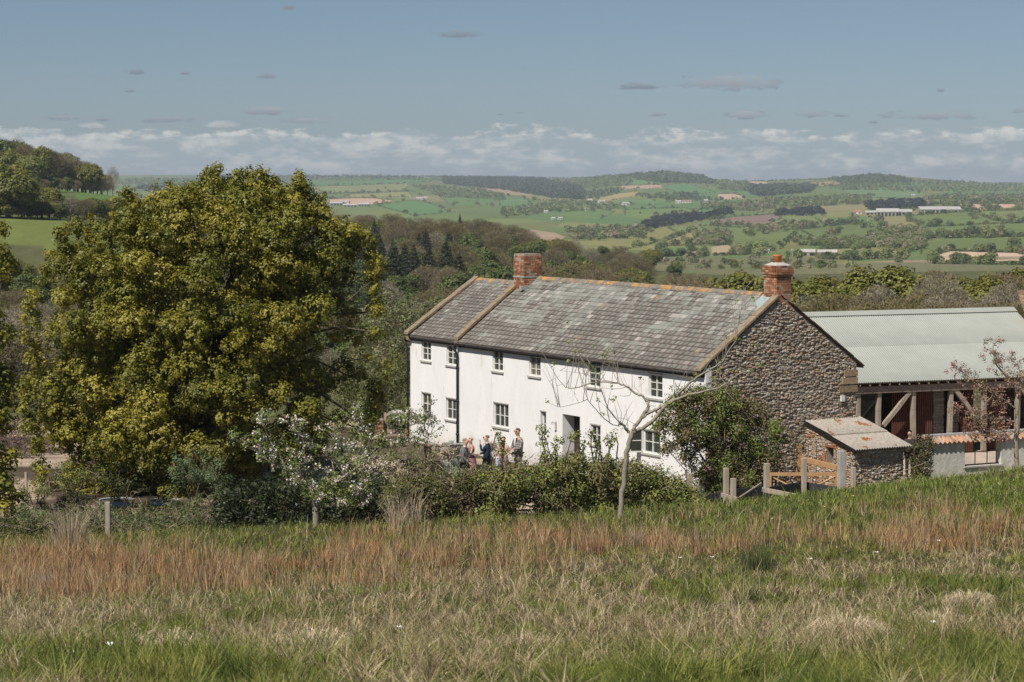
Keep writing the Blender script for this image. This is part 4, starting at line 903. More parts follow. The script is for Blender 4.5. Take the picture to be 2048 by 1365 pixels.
    # windows
    for i, (a, b, c, d, li, ro_, cu) in enumerate(op):
        w = window(root, P, a, b, c, d, li, ro_, curtain=bool(cu), depth=.055 if i != 9 else .12)
        if i == 11: w["label"] = "ground floor window with its casement standing open"
    a, b, c, d = op[11][:4]
    cs = MB(); h0 = P(b, 0, c); dr = (-HW * .92 + HL * .35); dr /= np.linalg.norm(dr); wd = .42
    cs.obox(h0, dr * .05, np.cross(dr, UP) * .04, UP * (d - c)); cs.obox(h0 + dr * wd, dr * .05, np.cross(dr, UP) * .04, UP * (d - c)); cs.obox(h0 + dr * .05, dr * (wd - .05), np.cross(dr, UP) * .04, UP * .05); cs.obox(h0 + dr * .05 + UP * (d - c - .05), dr * (wd - .05), np.cross(dr, UP) * .04, UP * .05); cs.obox(h0 + dr * .05 + UP * (d - c) * .5, dr * (wd - .05), np.cross(dr, UP) * .03, UP * .03)
    co = cs.build("open_casement", M_FRAME, root); pn = MB(); pn.obox(h0 + dr * .05 + UP * .05 + np.cross(dr, UP) * .012, dr * (wd - .05), np.cross(dr, UP) * .006, UP * (d - c - .1)); pn.build("pane", M_GLASS, co)
    # door recess, lamp, wall box
    dd = MB(); ubox(dd, P, da - .01, db + .01, .50, .545, -.1, dz); dob = dd.build("door", pm("dark_door", (.05, .035, .03), rough=.6), root)
    hh = MB(); hh.tube([P(da + .12, .47, 1.0), P(da + .12, .47, 1.14)], .015, 6); hh.build("handle", M_LEAD, dob)
    ll, lz = pix_front(1113, 850); lm = MB(); ubox(lm, P, ll - .03, ll + .03, -.05, -.003, lz - .2, lz + .12); lm.tube([P(ll, -.05, lz + .05), P(ll, -.2, lz + .12), P(ll, -.2, lz + .02)], [.015, .015, .04], 6); lm.build("wall_lamp", M_SILL, root)
    ll, lz = pix_front(905, 884); mb2 = MB(); ubox(mb2, P, ll - .1, ll + .12, -.1, -.003, lz - .25, lz + .05); ubox(mb2, P, ll + .25, ll + .4, -.08, -.003, lz - .3, lz - .05); mb2.build("tap_box", M_LEAD, root)
    # left chimney at the step of the roof
    def chimney(l0, l1, w0, w1, z0, z1, cap):
        ch = MB(); ubox(ch, P, l0 + .0, l1 - .0, w0, w1, z0, z1); c = ch.build("chimney", M_MORTAR, root)
        bk = MB(); bricks(bk, P(l0, w0, z0 + .01), HL, HW, z1 - z0, rg, l1 - l0, w1 - w0)
        b = bk.build("brickwork", M_BRICK, c)
        return c
    c = chimney(LM - .80, LM - .04, 2.42, 3.20, 5.9, 7.62, 0); c["label"] = "square orange brick chimney between the two roofs"
    fl = MB(); ubox(fl, P, LM - .835, LM - .005, 2.385, 3.235, 6.70, 6.745); ubox(fl, P, LM - .96, LM - .82, 2.2, 2.8, HE + 2.5 * slope - .02, HE + 2.5 * slope + .12); fl.build("flashing", M_LEAD, c)
    c = chimney(.02, .70, 2.86, 3.46, 6.2, 7.58, 1); c["label"] = "weathered corbelled brick chimney on the stone gable"
    cb = MB()
    for k, (e, z) in enumerate([(.035, 7.30), (.065, 7.376), (.065, 7.452), (.04, 7.528), (.015, 7.604)]): bricks(cb, P(.02 - e, 2.86 - e, z), HL, HW, .076, rg, .68 + 2 * e, .60 + 2 * e)
    ubox(cb, P, .02, .70, 2.86, 3.46, 7.50, 7.67, (.3, .25, .2)); cb.build("corbel", M_BRICK, c)
    mt = MB(); mt.add([P(.0, 2.84, 7.67), P(.72, 2.84, 7.67), P(.72, 3.48, 7.67), P(0, 3.48, 7.67), P(.22, 3.03, 7.77), P(.5, 3.03, 7.77), P(.5, 3.29, 7.77), P(.22, 3.29, 7.77)], [(0, 1, 5, 4), (1, 2, 6, 5), (2, 3, 7, 6), (3, 0, 4, 7), (4, 5, 6, 7)]); mt.build("flaunching", M_SILL, c)
    pt = MB(); pt.tube([P(.36, 3.16, 7.72), P(.36, 3.16, 7.95), P(.36, 3.16, 7.98), P(.36, 3.16, 8.03)], [.155, .135, .165, .16], 14); pt.build("chimney_pot", pm("terracotta", (.62, .22, .07), (.48, .17, .06), scale=9, rough=.8), c, True)
    pp = MB(); pp.tube([P(.36, 3.16, 8.031), P(.36, 3.16, 8.033)], .12, 12); pp.build("flue", M_DARK, c)
    fl = MB(); fl.add([P(.85, 2.62, HE + 2.62 * slope + .09), P(.28, 2.3, HE + 2.3 * slope + .09), P(.28, RW - .1, HR + .02), P(.85, RW - .1, HR + .02)], [(0, 1, 2, 3)]); fl.build("flashing", M_LEAD, c)
    return root
farmhouse()

# ------------------------------------------------------------------ lean-to shed against the gable
def lean_to():
    rg = np.random.default_rng(61); G = lambda s, w, z: H(-s, w, z); O = H(-1.3, 5.2, 0); P = lambda s, w, z: G(s, w, z) - O
    root = empty("stone_shed", tuple(O), 0, "small rubble stone lean-to with mossy corrugated roof against the gable", "shed")
    z0, z1, S, w0, w1 = 2.40, 1.70, 2.65, 4.15, 6.35
    mb = MB()
    # side wall with a small niche (seen from the left), front wall
    ns, ne, nz0, nz1 = 1.12, 1.50, 1.08, 1.62
    def zt(s): return z0 + (z1 - z0) * s / S - .05
    for a, b, zb, zc in ((.02, ns, -.6, None), (ns, ne, -.6, nz0), (ns, ne, nz1, None), (ne, S - .1, -.6, None)):
        ta, tb = (zt(a), zt(b)) if zc is None else (zc, zc)
        v = [P(a, w0, zb), P(b, w0, zb), P(b, w0 + .35, zb), P(a, w0 + .35, zb), P(a, w0, ta), P(b, w0, tb), P(b, w0 + .35, tb), P(a, w0 + .35, ta)]
        mb.add(v, [(0, 3, 2, 1), (4, 5, 6, 7), (0, 1, 5, 4), (1, 2, 6, 5), (2, 3, 7, 6), (3, 0, 4, 7)][::1])
    ubox(mb, P, ns - .1, ne + .1, w0 + .34, w0 + .36, nz0 - .1, nz1 + .1)
    ubox(mb, P, S - .45, S - .1, w0, w1 - .1, -.6, zt(S) - .02); ubox(mb, P, .02, S - .1, w1 - .4, w1 - .1, -.6, z1 - .1)
    mb.build("wall", M_MORTAR, root)
    SC2 = [(.42, .34, .26), (.48, .43, .37), (.36, .27, .19), (.44, .26, .15), (.5, .46, .42), (.40, .17, .08), (.46, .40, .33)]
    st = rubble(P(.02, w0, 0), -HL, UP, -HW, lambda u, v: u < S - .1 and -.4 < v < zt(u) - .05 and not (ns - .05 < u < ne + .05 and nz0 - .05 < v < nz1 + .06), S, 2.5, rg, SC2, .03, "stones"); o = link("side_stones", st, M_STONE, root)
    st = rubble(P(S - .1, w0, 0), HW, UP, -HL, lambda u, v: 0 < u < w1 - w0 - .12 and -.5 < v < zt(S) - .05, w1 - w0, 1.8, rg, STC, .030, "stones"); o = link("front_stones", st, M_STONE, root)
    br = MB()
    for k in range(7): ubox(br, P, ns - .16, ns - .02, w0 - .035, w0 + .12, nz0 + k * .078, nz0 + k * .078 + .066, np.array([.48, .20, .10]) * rg.uniform(.8, 1.2))
    for k in range(8): ubox(br, P, ne - .42 + k * .075, ne - .36 + k * .075, w0 - .03, w0 + .1, nz1 + .01, nz1 + .12, np.array([.42, .17, .09]) * rg.uniform(.8, 1.2))
    br.build("niche_bricks", M_BRICK, root)
    sb = MB(); ubox(sb, P, ns - .1, ne + .1, w0 - .05, w0 + .34, nz0 - .06, nz0 - .002); sb.build("niche_sill", M_SILL, root)
    # corrugated sheets, two overlapping rows
    M_AS = pm("weathered_cement_sheet", (.40, .36, .31), (.28, .245, .205), scale=9, rough=.95, bump=.006, c3=(.24, .085, .02), s3=1.7, t3=(.60, .63))
    def sheet(sa, sb_, lift):
        n = 330; ws = np.linspace(w0 - .12, w1 + .12, n); VV = []; 
        for s in (sa, sb_):
            for w in ws: VV.append(P(s, w, z0 + (z1 - z0) * s / S + .03 + lift * (1 if s == sb_ else 0) + .018 * math.sin(w * 2 * math.pi / .105)))
        QQ = [(i, i + 1, n + i + 1, n + i) for i in range(n - 1)]; m = len(VV); VV += [v - UP * .012 for v in VV]; QQ += [(m + i, m + n + i, m + n + i + 1, m + i + 1) for i in range(n - 1)] + [(n + i, n + i + 1, m + n + i + 1, m + n + i) for i in range(n - 1)]
        return link("corrugated_sheet", npmesh("sheet", np.array(VV), np.array(QQ), smooth=True), M_AS, root)
    sheet(-.03, S * .56, .03); sheet(S * .51, S + .13, .0)
    bb = MB(); bb.add([P(.0, w0 - .1, z0 - .10), P(S + .1, w0 - .1, z1 - .13), P(S + .1, w0 - .1, z1 - .02), P(0, w0 - .1, z0 + .01), P(.0, w0 - .06, z0 - .10), P(S + .1, w0 - .06, z1 - .13), P(S + .1, w0 - .06, z1 - .02), P(0, w0 - .06, z0 + .01)], [(0, 1, 2, 3), (7, 6, 5, 4), (0, 4, 5, 1), (2, 6, 7, 3)]); bb.build("barge_board", M_DARK, root)
lean_to()

# ------------------------------------------------------------------ open barn with the green sheet roof
BO = np.array([12.9, 90.2, 0]); BA = R(23); AA = np.array([math.cos(BA), math.sin(BA), 0]); AB = np.array([-math.sin(BA), math.cos(BA), 0])
def BP(a, b, z): return BO + AA * a + AB * b + UP * z
M_OAKB = pm("weathered_oak", (.38, .32, .255), (.25, .205, .16), scale=5, rough=.9, bump=.006, stretch=(1, 1, .3))
M_OAKD = pm("dark_weathered_oak", (.30, .24, .19), (.19, .15, .12), scale=6, rough=.9, bump=.006)
M_SLAT = pm("red_brown_slats", (.14, .055, .032), (.08, .034, .02), scale=9, rough=.8)
M_NEWT = pm("new_orange_timber", (.48, .29, .14), (.38, .22, .10), scale=5, rough=.8, stretch=(1, 1, .3))
M_PALET = pm("pale_new_timber", (.55, .37, .17), (.45, .29, .13), scale=5, rough=.8)
def barn():
    rg = np.random.default_rng(71); root = empty("open_barn", tuple(BO), 0, "open timber framed barn with pale green sheet roof right of the farmhouse", "barn")
    P = lambda a, b, z: BP(a, b, z) - BO
    a0, a1, ez, rz, rb = -5.0, 9.8, 3.0, 5.30, 4.1
    M_TIN = pm("sage_green_sheet", (.385, .40, .355), (.35, .362, .32), scale=1.2, rough=.42, spec=.35, bump=.002, bscale=3)
    # corrugated slope with 150 mm pitch
    def slope(bA, zA, bB, zB, lift, name, s0=0.0, s1=1.0, amp=.012):
        n = 1200; VV = []; 
        for t in (s0, s1):
            for a in np.linspace(a0, a1, n): VV.append(P(a, bA + (bB - bA) * t, zA + (zB - zA) * t + lift + amp * math.sin(a * 2 * math.pi / .10)))
        QQ = [(i, i + 1, n + i + 1, n + i) for i in range(n - 1)]; m = len(VV); VV += [v - UP * .02 for v in VV]; QQ += [(i, m + i, m + i + 1, i + 1) for i in range(n - 1)] + [(m + i, m + n + i, m + n + i + 1, m + i + 1) for i in range(n - 1)]
        return npmesh(name, np.array(VV), np.array(QQ), smooth=True)
    rf = link("roof", slope(-.16, ez - .06, rb, rz, 0, "r", .0, .52), M_TIN, root); link("upper_sheets", slope(-.16, ez - .06, rb, rz, .010, "r", .5, 1.0), M_TIN, rf); link("rear_slope", slope(2 * rb + .3, ez - .16, rb, rz, 0, "r"), M_TIN, rf)
    ed = MB(); ed.obox(P(a0, rb - .28, rz - .105), AA * (a1 - a0), AB * .28 + UP * .16, UP * .015); ed.obox(P(a0, rb, rz + .055), AA * (a1 - a0), AB * .28 - UP * .16, UP * .015); ed.build("ridge_cap", M_TIN, rf)
    ed = MB(); ed.obox(P(a0, -.13, ez - .12), AA * (a1 - a0), AB * .03, UP * .03); ed.build("eave_trim", M_OAKD, rf)
    bm_ = MB(); bm_.obox(P(-1.0, .0, ez - .50), AA * 11, AB * .26, UP * .27); 
    bm_.build("wall_plate", M_OAKD, root, bevel=.01)
    rt = MB()
    for k in range(20): a = -.8 + k * .43; rt.obox(P(a, -.12, ez - .20), AA * .06, AB * .30 + UP * .16, UP * .07)
    rt.build("rafter_ends", M_PALET, root)
    def aw(px, py, b=.16):     # along-wall coordinate and height of a pixel on the post line
        r = ray(px, py); o = BO + AB * b; A = np.array([[AA[0], -r[0]], [AA[1], -r[1]]]); a, t = np.linalg.solve(A, -o[:2]); return a, CH + r[2] * t
    for px in (1757, 1826, 1901, 1968, 2035, 1716):
        a, _ = aw(px, 820); p = MB(); j = rg.uniform(-.05, .05); pts = [P(a + j, .16, -.4), P(a + j * .5 + rg.uniform(-.02, .02), .16, .9), P(a - .01, .16, 1.8), P(a, .16, ez - .5)]
        for i in range(3):
            wv = .085
            q0, q1 = pts[i], pts[i + 1]; v = [q0 - AA * wv - AB * wv, q0 + AA * wv - AB * wv, q0 + AA * wv + AB * wv, q0 - AA * wv + AB * wv]; v += [x + (q1 - q0) for x in v]; p.add(v, [(0, 3, 2, 1), (4, 5, 6, 7), (0, 1, 5, 4), (1, 2, 6, 5), (2, 3, 7, 6), (3, 0, 4, 7)])
        p.build("post", M_OAKB, root, bevel=.012)
    for (xa, ya, xb, yb) in ((1823, 776, 1764, 852), (1905, 775, 1950, 836), (2040, 775, 2085, 836)):
        A1, z1 = aw(xa, ya); A2, z2 = aw(xb, yb); b = MB(); q0, q1 = P(A1, .1, z1), P(A2, .1, z2); mid = (q0 + q1) / 2 + AA * .03; n = np.array([0, 0, 1.])
        for u, v_ in ((q0, mid), (mid, q1)):
            d = (v_ - u) / np.linalg.norm(v_ - u); s = np.cross(d, AB); s /= np.linalg.norm(s); b.obox(u - s * .085 - AB * .07, (v_ - u), s * .17, AB * .14)
        b.build("brace", M_OAKB, root, bevel=.012)
    # slatted screens set behind the posts
    for (xa, xb) in ((1784, 1822), (1832, 1866), (1922, 1948), (1975, 2010)):
        A1, A2 = aw(xa, 820, .5)[0], aw(xb, 820, .5)[0]; s = MB(); a = A1
        while a < A2: s.obox(P(a, .5, -.1), AA * .05, AB * .04, UP * 2.65, np.array([1, 1, 1])); a += .085
        s.obox(P(A1, .55, -.1), AA * (A2 - A1), AB * .02, UP * 2.6, (.4, .4, .4)); s.build("slatted_screen", M_SLAT, root)
    # floor, rear wall, masonry pier, glazing
    f = MB(); f.obox(P(-5, .0, -.5), AA * 16, AB * 8, UP * .52); f.build("floor", pm("barn_floor", (.22, .17, .13), rough=.9), root)
    w = MB()
    for x0, x1, z0, z1 in ((-5, 0.2, 0, 3), (.2, 2.0, 0, .9), (2, 2.8, 0, 3), (2.8, 4.5, 0, .8), (4.5, 10, 0, 3), (.2, 4.5, 2.2, 3)): w.obox(P(x0, 7.9, z0), AA * (x1 - x0), AB * .2, UP * (z1 - z0))
    w.build("rear_wall", pm("dark_boarding", (.11, .075, .05), (.07, .05, .035), scale=5), root)
    for xa, xb, z1, c in ((1867, 1888, 2.55, 0), (1903, 1918, 1.9, 1)):
        A1, A2 = aw(xa, 820, 1.3)[0], aw(xb, 820, 1.3)[0]; s = MB()
        for k in range(int(z1 / .11)):
            s.obox(P(A1 + rg.uniform(-.02, .02), 1.3 + rg.uniform(0, .02), k * .11), AA * (A2 - A1), AB * .3, UP * .10, np.array([.40, .36, .31]) * rg.uniform(.8, 1.15))
        s.build("masonry_pier", M_STONE, root)
    A1, A2 = aw(1719, 820, .9)[0], aw(1752, 820, .9)[0]; s = MB(); s.obox(P(A1, .9, 1.1), AA * (A2 - A1), AB * .02, UP * 1.5); s.build("glass_panel", M_GLASS, root)
    s = MB(); s.obox(P(A1, .85, 1.0), AA * (A2 - A1), AB * .06, UP * .08); s.obox(P(A1, .85, -.1), AA * .35, AB * .06, UP * 1.1); s.build("panel_frame", M_SLAT, root)
barn()
def garden_gate_small():
    O = BP(.0, -1.1, 0); root = empty("picket_gate", tuple(O), 0, "short pale timber picket gate standing before the first barn post", "gate"); mb = MB(); f = MB()
    r = ray(1731, 838); a0 = (O[1]) * r[0] / r[1] - O[0]
    d = AA; o = np.array([a0, 0, 0.0]); top = 1.40
    f.obox(o + UP * (top - .07), d * .42, AB * .05, UP * .06); f.obox(o + UP * .5, d * .42, AB * .05, UP * .06); f.obox(o, d * .05, AB * .05, UP * (top - .07)); f.build("frame", M_PALET, root)
    for k in range(1, 6): mb.obox(o + d * (k * .075) + UP * .3 + AB * .052, d * .03, AB * .02, UP * (top - .38))
    mb.build("pickets", M_PALET, root)
garden_gate_small()

def tiled_roof():
    O = BP(9.9, 3.9, 0); root = empty("tiled_outbuilding", tuple(O), 0, "brown tiled roof of an outbuilding beyond the right end of the green barn roof", "outbuilding")
    P = lambda a, b, z: AA * a + AB * b + UP * z; mb = MB()
    z0, z1 = 4.75, 6.0
    for k in range(9):
        t = k / 9; mb.obox(P(-.6 + t * .6, -1.6 + t * 1.6, z0 + (z1 - z0) * t), AA * 6, AB * .2 + UP * (z1 - z0) / 9 * .9, UP * .04, np.array([.34, .22, .14]) * random.uniform(.7, 1.1))
    mb.build("roof", M_STONE, root); w = MB(); w.obox(P(0, -1.5, -.5), AA * 5.5, AB * 3, UP * 5.2); w.build("wall", M_MORTAR, root)
tiled_roof()

# ------------------------------------------------------------------ rendered garden wall with pantile coping
def pantile_wall():
    rg = np.random.default_rng(81); O = at(1860, 905, 83.5); O[2] = 0; an = R(27); A = np.array([math.cos(an), math.sin(an), 0]); B = np.array([-math.sin(an), math.cos(an), 0])
    root = empty("garden_wall", tuple(O), 0, "pale rendered garden wall with orange pantile coping and a barred opening", "wall"); P = lambda a, b, z: A * a + B * b + UP * z
    def aw(px, py):
        r = ray(px, py); M = np.array([[A[0], -r[0]], [A[1], -r[1]]]); a, t = np.linalg.solve(M, -O[:2]); return a, CH + r[2] * t
    M_R = pm("pale_render", (.62, .60, .52), (.48, .47, .41), scale=2.5, rough=.9, bump=.02, bscale=6, c3=(.66, .63, .56), s3=1.6, t3=(.5, .6))
    xs, xe = aw(1930, 900)[0], aw(2003, 900)[0]; zs, zt = aw(1965, 931)[1], aw(1965, 877)[1]; top = 1.42; L = 9.0; mb = MB()
    for a, b, c, d in ((0, xs, -.6, top), (xs, xe, -.6, zs), (xs, xe, zt, top), (xe, L, -.6, top)): mb.obox(P(a, 0, c), A * (b - a), B * .32, UP * (d - c))
    mb.build("wall", M_R, root); s = MB(); s.obox(P(xs - .05, -.06, zs - .05), A * (xe - xs + .1), B * .4, UP * .048); s.build("sill", M_SILL, root)
    fr = MB(); 
    for a in (xs, xs + (xe - xs) * .33, xs + (xe - xs) * .66): fr.obox(P(a + .02, .14, zs), A * .025, B * .025, UP * (zt - zs))
    fr.obox(P(xs, .142, (zs + zt) / 2 - .02), A * (xe - xs), B * .02, UP * .03); fr.obox(P(xs, .12, zs), A * (xe - xs), B * .05, UP * .05); fr.build("bars", M_BLACK, root)
    cd = MB(); cd.obox(P(-.05, .22, top + .14), A * (L + .05), B * .2, UP * .10); cd.build("capping", M_SILL, root)
    M_PT = pm("orange_pantile", (1, 1, 1), (.7, .66, .62), scale=8, rough=.85, bump=.006, attr=True); t = MB(); a = -.12
    while a < L:
        c = np.array([.50, .30, .19]) * rg.uniform(.7, 1.2) if rg.random() < .85 else np.array([.38, .32, .27]); n = 6; pr = []
        for s_ in range(2):
            b_, z_ = (-.14, top - .015) if s_ == 0 else (.30, top + .19)
            for k in range(n + 1): pr.append(P(a + .21 * k / n, b_, z_ + .035 * math.sin(math.pi * 2 * k / n * .98) + rg.uniform(0, .003)))
        t.add(pr, [(k, k + 1, n + 2 + k, n + 1 + k) for k in range(n)], c); t.add([p - UP * .018 for p in pr], [(n + 1 + k, n + 2 + k, k + 1, k) for k in range(n)], c)
        t.add([pr[k] for k in range(n + 1)] + [pr[k] - UP * .018 for k in range(n + 1)], [(k, n + 1 + k, n + 2 + k, k + 1) for k in range(n)], c * .8); a += .2
    t.build("pantiles", M_PT, root)
    # stone trough planter seen through the opening
    q = P((xs + xe) / 2 - .05, 3.4, 0) + O; pl = empty("round_planter", tuple(q), 0, "round stone planter with green leaves seen through the barred wall opening", "planter"); m2 = MB()
    m2.tube([(0, 0, 0), (0, 0, .15), (0, 0, .42), (0, 0, .45)], [.3, .36, .46, .44], 16); m2.build("bowl", M_SILL, pl, True); rr = np.random.default_rng(3); Pp, Nn, S, Cc = lobe_leaves([(0, 0, .55, .26), (.15, .1, .5, .2), (-.15, 0, .52, .2)], rr, 30, 5, .07, .05, [(.16, .24, .04)]); link("foliage", leaf_mesh("pl", Pp, Nn, S, Cc, rr), M_LEAFY, pl)
pantile_wall()

# ------------------------------------------------------------------ garden shrubs, hedge, small trees
def shrub(name, cat, label, lobes, pal, leaf=.09, dens=14, per=7, cs=.07, mat_=None, base=None, stems=6, flowers=None, aspect=.62, up=.25, group=None, seed=1, twigs=0, twigc=(.28, .22, .15), stemm=None, jit=.35):
    """a bush made of leafy lumps; lobes in world space (x,y,z,r)"""
    rg = np.random.default_rng(seed); L_ = np.array(lobes, float)
    b = np.array(base) if base is not None else np.array([L_[:, 0].mean(), L_[:, 1].mean(), tz(L_[:, 0].mean(), L_[:, 1].mean())])
    t = empty(name, tuple(b), 0, label, cat, group); P, Nn, S, Cc = lobe_leaves(lobes, rg, dens, per, leaf, cs, pal, up=up, shell=(.5, 1.1), jit=jit)
    link("foliage", leaf_mesh(name + "_foliage", P - b, Nn, S, Cc, rg, aspect), mat_ or M_LEAFY, t)
    if stems:
        mb = MB()
        for k in range(stems):
            q = L_[rg.integers(0, len(L_))][:3] - b; limb(mb, (rg.normal() * .06, rg.normal() * .06, -.2), q, .035, .01, rg, .15, 4, 5)
        mb.build("stem", stemm or M_BARK, t, True)
    if twigs:
        k = rg.integers(0, len(P), twigs); d = sphere_dirs(twigs, rg, .6); sz = rg.uniform(.18, .5, twigs); V, Q = quads(P[k] - b + d * .08, rg.normal(size=(twigs, 3)), sz, .045, rg, d)
        link("twigs", npmesh("tw", V, Q, np.repeat(np.array(twigc) * rg.uniform(.6, 1.2, (twigs, 1)), 4, 0)), M_TWIG, t)
    if flowers:
        n, col, fs, per_ = flowers; k = rg.integers(0, len(P), n); c = np.repeat(P[k] - b + rg.normal(size=(n, 3)) * .04, per_, 0); c += rg.normal(size=c.shape) * fs * .8
        cc = np.array(col)[rg.integers(0, len(col), len(c))] * rg.uniform(.85, 1.1, (len(c), 1)); nn = rg.normal(size=c.shape); nn[:, 2] += .6; nn[:, 1] -= .4
        link("blossom", leaf_mesh("blossom", c, nn, fs * rg.uniform(.7, 1.3, len(c)), cc, rg, .9), M_PETAL, t)
    return t
def lump(px, py, Y, r, n, rg, sx=1.0, sz=.8, sy=1.0):
    """n lobes clustered round a photo point at depth Y within radius r (metres)"""
    c = at(px, py, Y); out = []
    for _ in range(n):
        d = rg.normal(size=3); d /= np.linalg.norm(d); q = rg.random() ** .4; out.append((c[0] + d[0] * r * q * sx, c[1] + d[1] * r * q * sy, c[2] + d[2] * r * q * sz, rg.uniform(.16, .32) * min(1, r)))
    return out

def hedges():
    rg = np.random.default_rng(91)
    # mixed hedge along the bottom of the field; its top line follows the photo
    tops = [(770,962),(800,945),(840,925),(880,930),(920,937),(960,932),(1000,926),(1040,922),(1080,915),(1120,905),(1160,898),(1200,905),(1230,912),(1270,918),(1300,925),(1340,935),(1380,955),(1410,975)]
    def hl(x0, x1, Y0, n, pal_seed):
        lobes = []
        for _ in range(n):
            px = rg.uniform(x0, x1); Y = Y0 + rg.normal() * .55; top = np.interp(px, [t[0] for t in tops], [t[1] for t in tops]) - 7 + rg.uniform(0, 14); zt_ = at(px, top, Y)[2]; X = at(px, 900, Y)[0]; g = tz(X, Y) - .1
            z = g + (zt_ - g - .25) * rg.random() ** .6; lobes.append((X, Y, z, rg.uniform(.20, .36)))
        return lobes
    HG = [(.18, .21, .04), (.21, .23, .05), (.15, .18, .035), (.23, .22, .06), (.20, .18, .07)]
    shrub("hedge", "hedge", "bright mixed leafy hedge below the white wall, right of the wedding guests", hl(960, 1400, 61, 330, 0), HG, .075, 16, 6, .075, stems=40, twigs=2600, seed=5)
    shrub("hedge", "hedge", "brambly brown-green hedge in front of the wedding guests", hl(775, 1010, 61.5, 170, 0), [(.12, .13, .03), (.15, .145, .045), (.10, .11, .028), (.16, .12, .06)], .072, 15, 6, .08, stems=26, twigs=1800, seed=6)
    # tall sprays standing out of the hedge
    for i, (pts, lab) in enumerate([(((1005,905),(1003,885),(998,872)), "slim leafy spray rising in front of the woman in the floral dress"), (((1086,905),(1085,885),(1090,868),(1083,862)), "leafy spray reaching up to the narrow window"),
                     (((1160,905),(1150,880),(1146,868),(1168,890)), "leafy spray rising before the open doorway"), (((1196,905),(1200,885),(1182,866)), "leafy spray below the small square window"), (((1222,915),(1225,890),(1228,874),(1215,880)), "leafy spray left of the bare apple trunk"),
                     (((1110,912),(1112,895),(1120,880)), "short spray of hedge shoots left of the doorway")]):
        lobes = []
        for (x, y) in pts:
            for _ in range(3): p = at(x + rg.normal() * 4, y + rg.normal() * 4, 60.6); lobes.append((p[0], p[1] + rg.normal() * .1, p[2], .085))
        shrub("hedge_spray", "shoot", lab, lobes, [(.18, .20, .04), (.21, .23, .05)], .07, 55, 4, .05, stems=5, seed=20 + i, group="sprays above the hedge", base=(lobes[0][0], 60.8, tz(lobes[0][0], 60.8)))
    # hedge behind the blossoming apple, oak shade put into its leaf colours
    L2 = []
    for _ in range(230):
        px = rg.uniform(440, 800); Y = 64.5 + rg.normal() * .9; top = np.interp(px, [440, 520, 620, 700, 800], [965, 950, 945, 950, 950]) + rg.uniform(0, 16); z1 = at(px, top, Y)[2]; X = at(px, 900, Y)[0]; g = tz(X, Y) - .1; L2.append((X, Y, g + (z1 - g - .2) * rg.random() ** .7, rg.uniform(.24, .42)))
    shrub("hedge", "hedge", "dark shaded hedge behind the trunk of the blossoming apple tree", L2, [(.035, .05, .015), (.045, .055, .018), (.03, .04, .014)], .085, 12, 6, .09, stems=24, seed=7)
    L3 = []
    for _ in range(120):
        px = rg.uniform(-30, 330); Y = 61 + rg.normal() * .6; top = np.interp(px, [-30, 60, 150, 230, 330], [1028, 1036, 1040, 1046, 1052]) + rg.uniform(0, 12); z1 = at(px, top, Y)[2]; X = at(px, 900, Y)[0]; g = tz(X, Y) - .1; L3.append((X, Y, g + (z1 - g) * rg.random() ** .7, rg.uniform(.12, .22)))
    shrub("bramble_hedge", "hedge", "low tangle of brambles along the field edge on the far left", L3, [(.10, .12, .03), (.13, .14, .04), (.08, .09, .03)], .06, 30, 5, .06, stems=14, twigs=900, seed=8)
    # lilac against the corner of the house
    LL = []
    prof = [(780,1385,1450),(800,1350,1490),(820,1322,1530),(850,1312,1560),(880,1316,1580),(910,1325,1570),(940,1370,1530),(970,1395,1520),(985,1400,1500)]
    ys = [p[0] for p in prof]
    while len(LL) < 250:
        y = rg.uniform(785, 985); l, r = np.interp(y, ys, [p[1] for p in prof]), np.interp(y, ys, [p[2] for p in prof]); x = rg.uniform(l, r)
        if y > 900 and x < 1410 and rg.random() < .75: continue
        p = at(x, y, 77.2 + rg.normal() * .55); LL.append((p[0], p[1], p[2], rg.uniform(.18, .34)))
    shrub("lilac_bush", "shrub", "big lilac bush with pink flower heads growing against the house corner", LL, [(.13, .17, .035), (.15, .19, .04), (.11, .145, .03), (.14, .14, .035), (.20, .155, .08), (.18, .15, .06)], .085, 19, 7, .08, stems=34, seed=9, flowers=(110, [(.66, .32, .45), (.74, .46, .56), (.60, .26, .40)], .07, 6), twigs=1100, twigc=(.32, .24, .16), base=(7.1, 77.3, 0.0))
    L5 = [tuple(at(x, y, 77.0)) + (.16,) for x, y in ((1560,885),(1575,880),(1540,880),(1590,892),(1525,870),(1550,865))]
    shrub("lilac_bush", "shrub", "small outer branch of lilac reaching right across the rubble gable", L5, [(.11, .14, .03)], .075, 32, 6, .07, stems=8, seed=10, flowers=(26, [(.65, .32, .45)], .05, 5), base=(8.6, 77.2, .0))
    # ivy over the end of the shed, bush by the barn
    L6 = []
    for _ in range(150):
        y = rg.uniform(874, 968); x = rg.uniform(1832 if y < 892 else 1824, 1862) + rg.normal() * 4; p = at(x, y, 80.2 + rg.normal() * .12); L6.append((p[0], p[1], p[2], .13))
    shrub("ivy", "climber", "ivy hanging over the wall end between shed and pale garden wall", L6, [(.09, .10, .03), (.12, .12, .04), (.16, .12, .07)], .06, 40, 6, .05, stems=10, seed=11, base=(13.6, 80.2, .2))
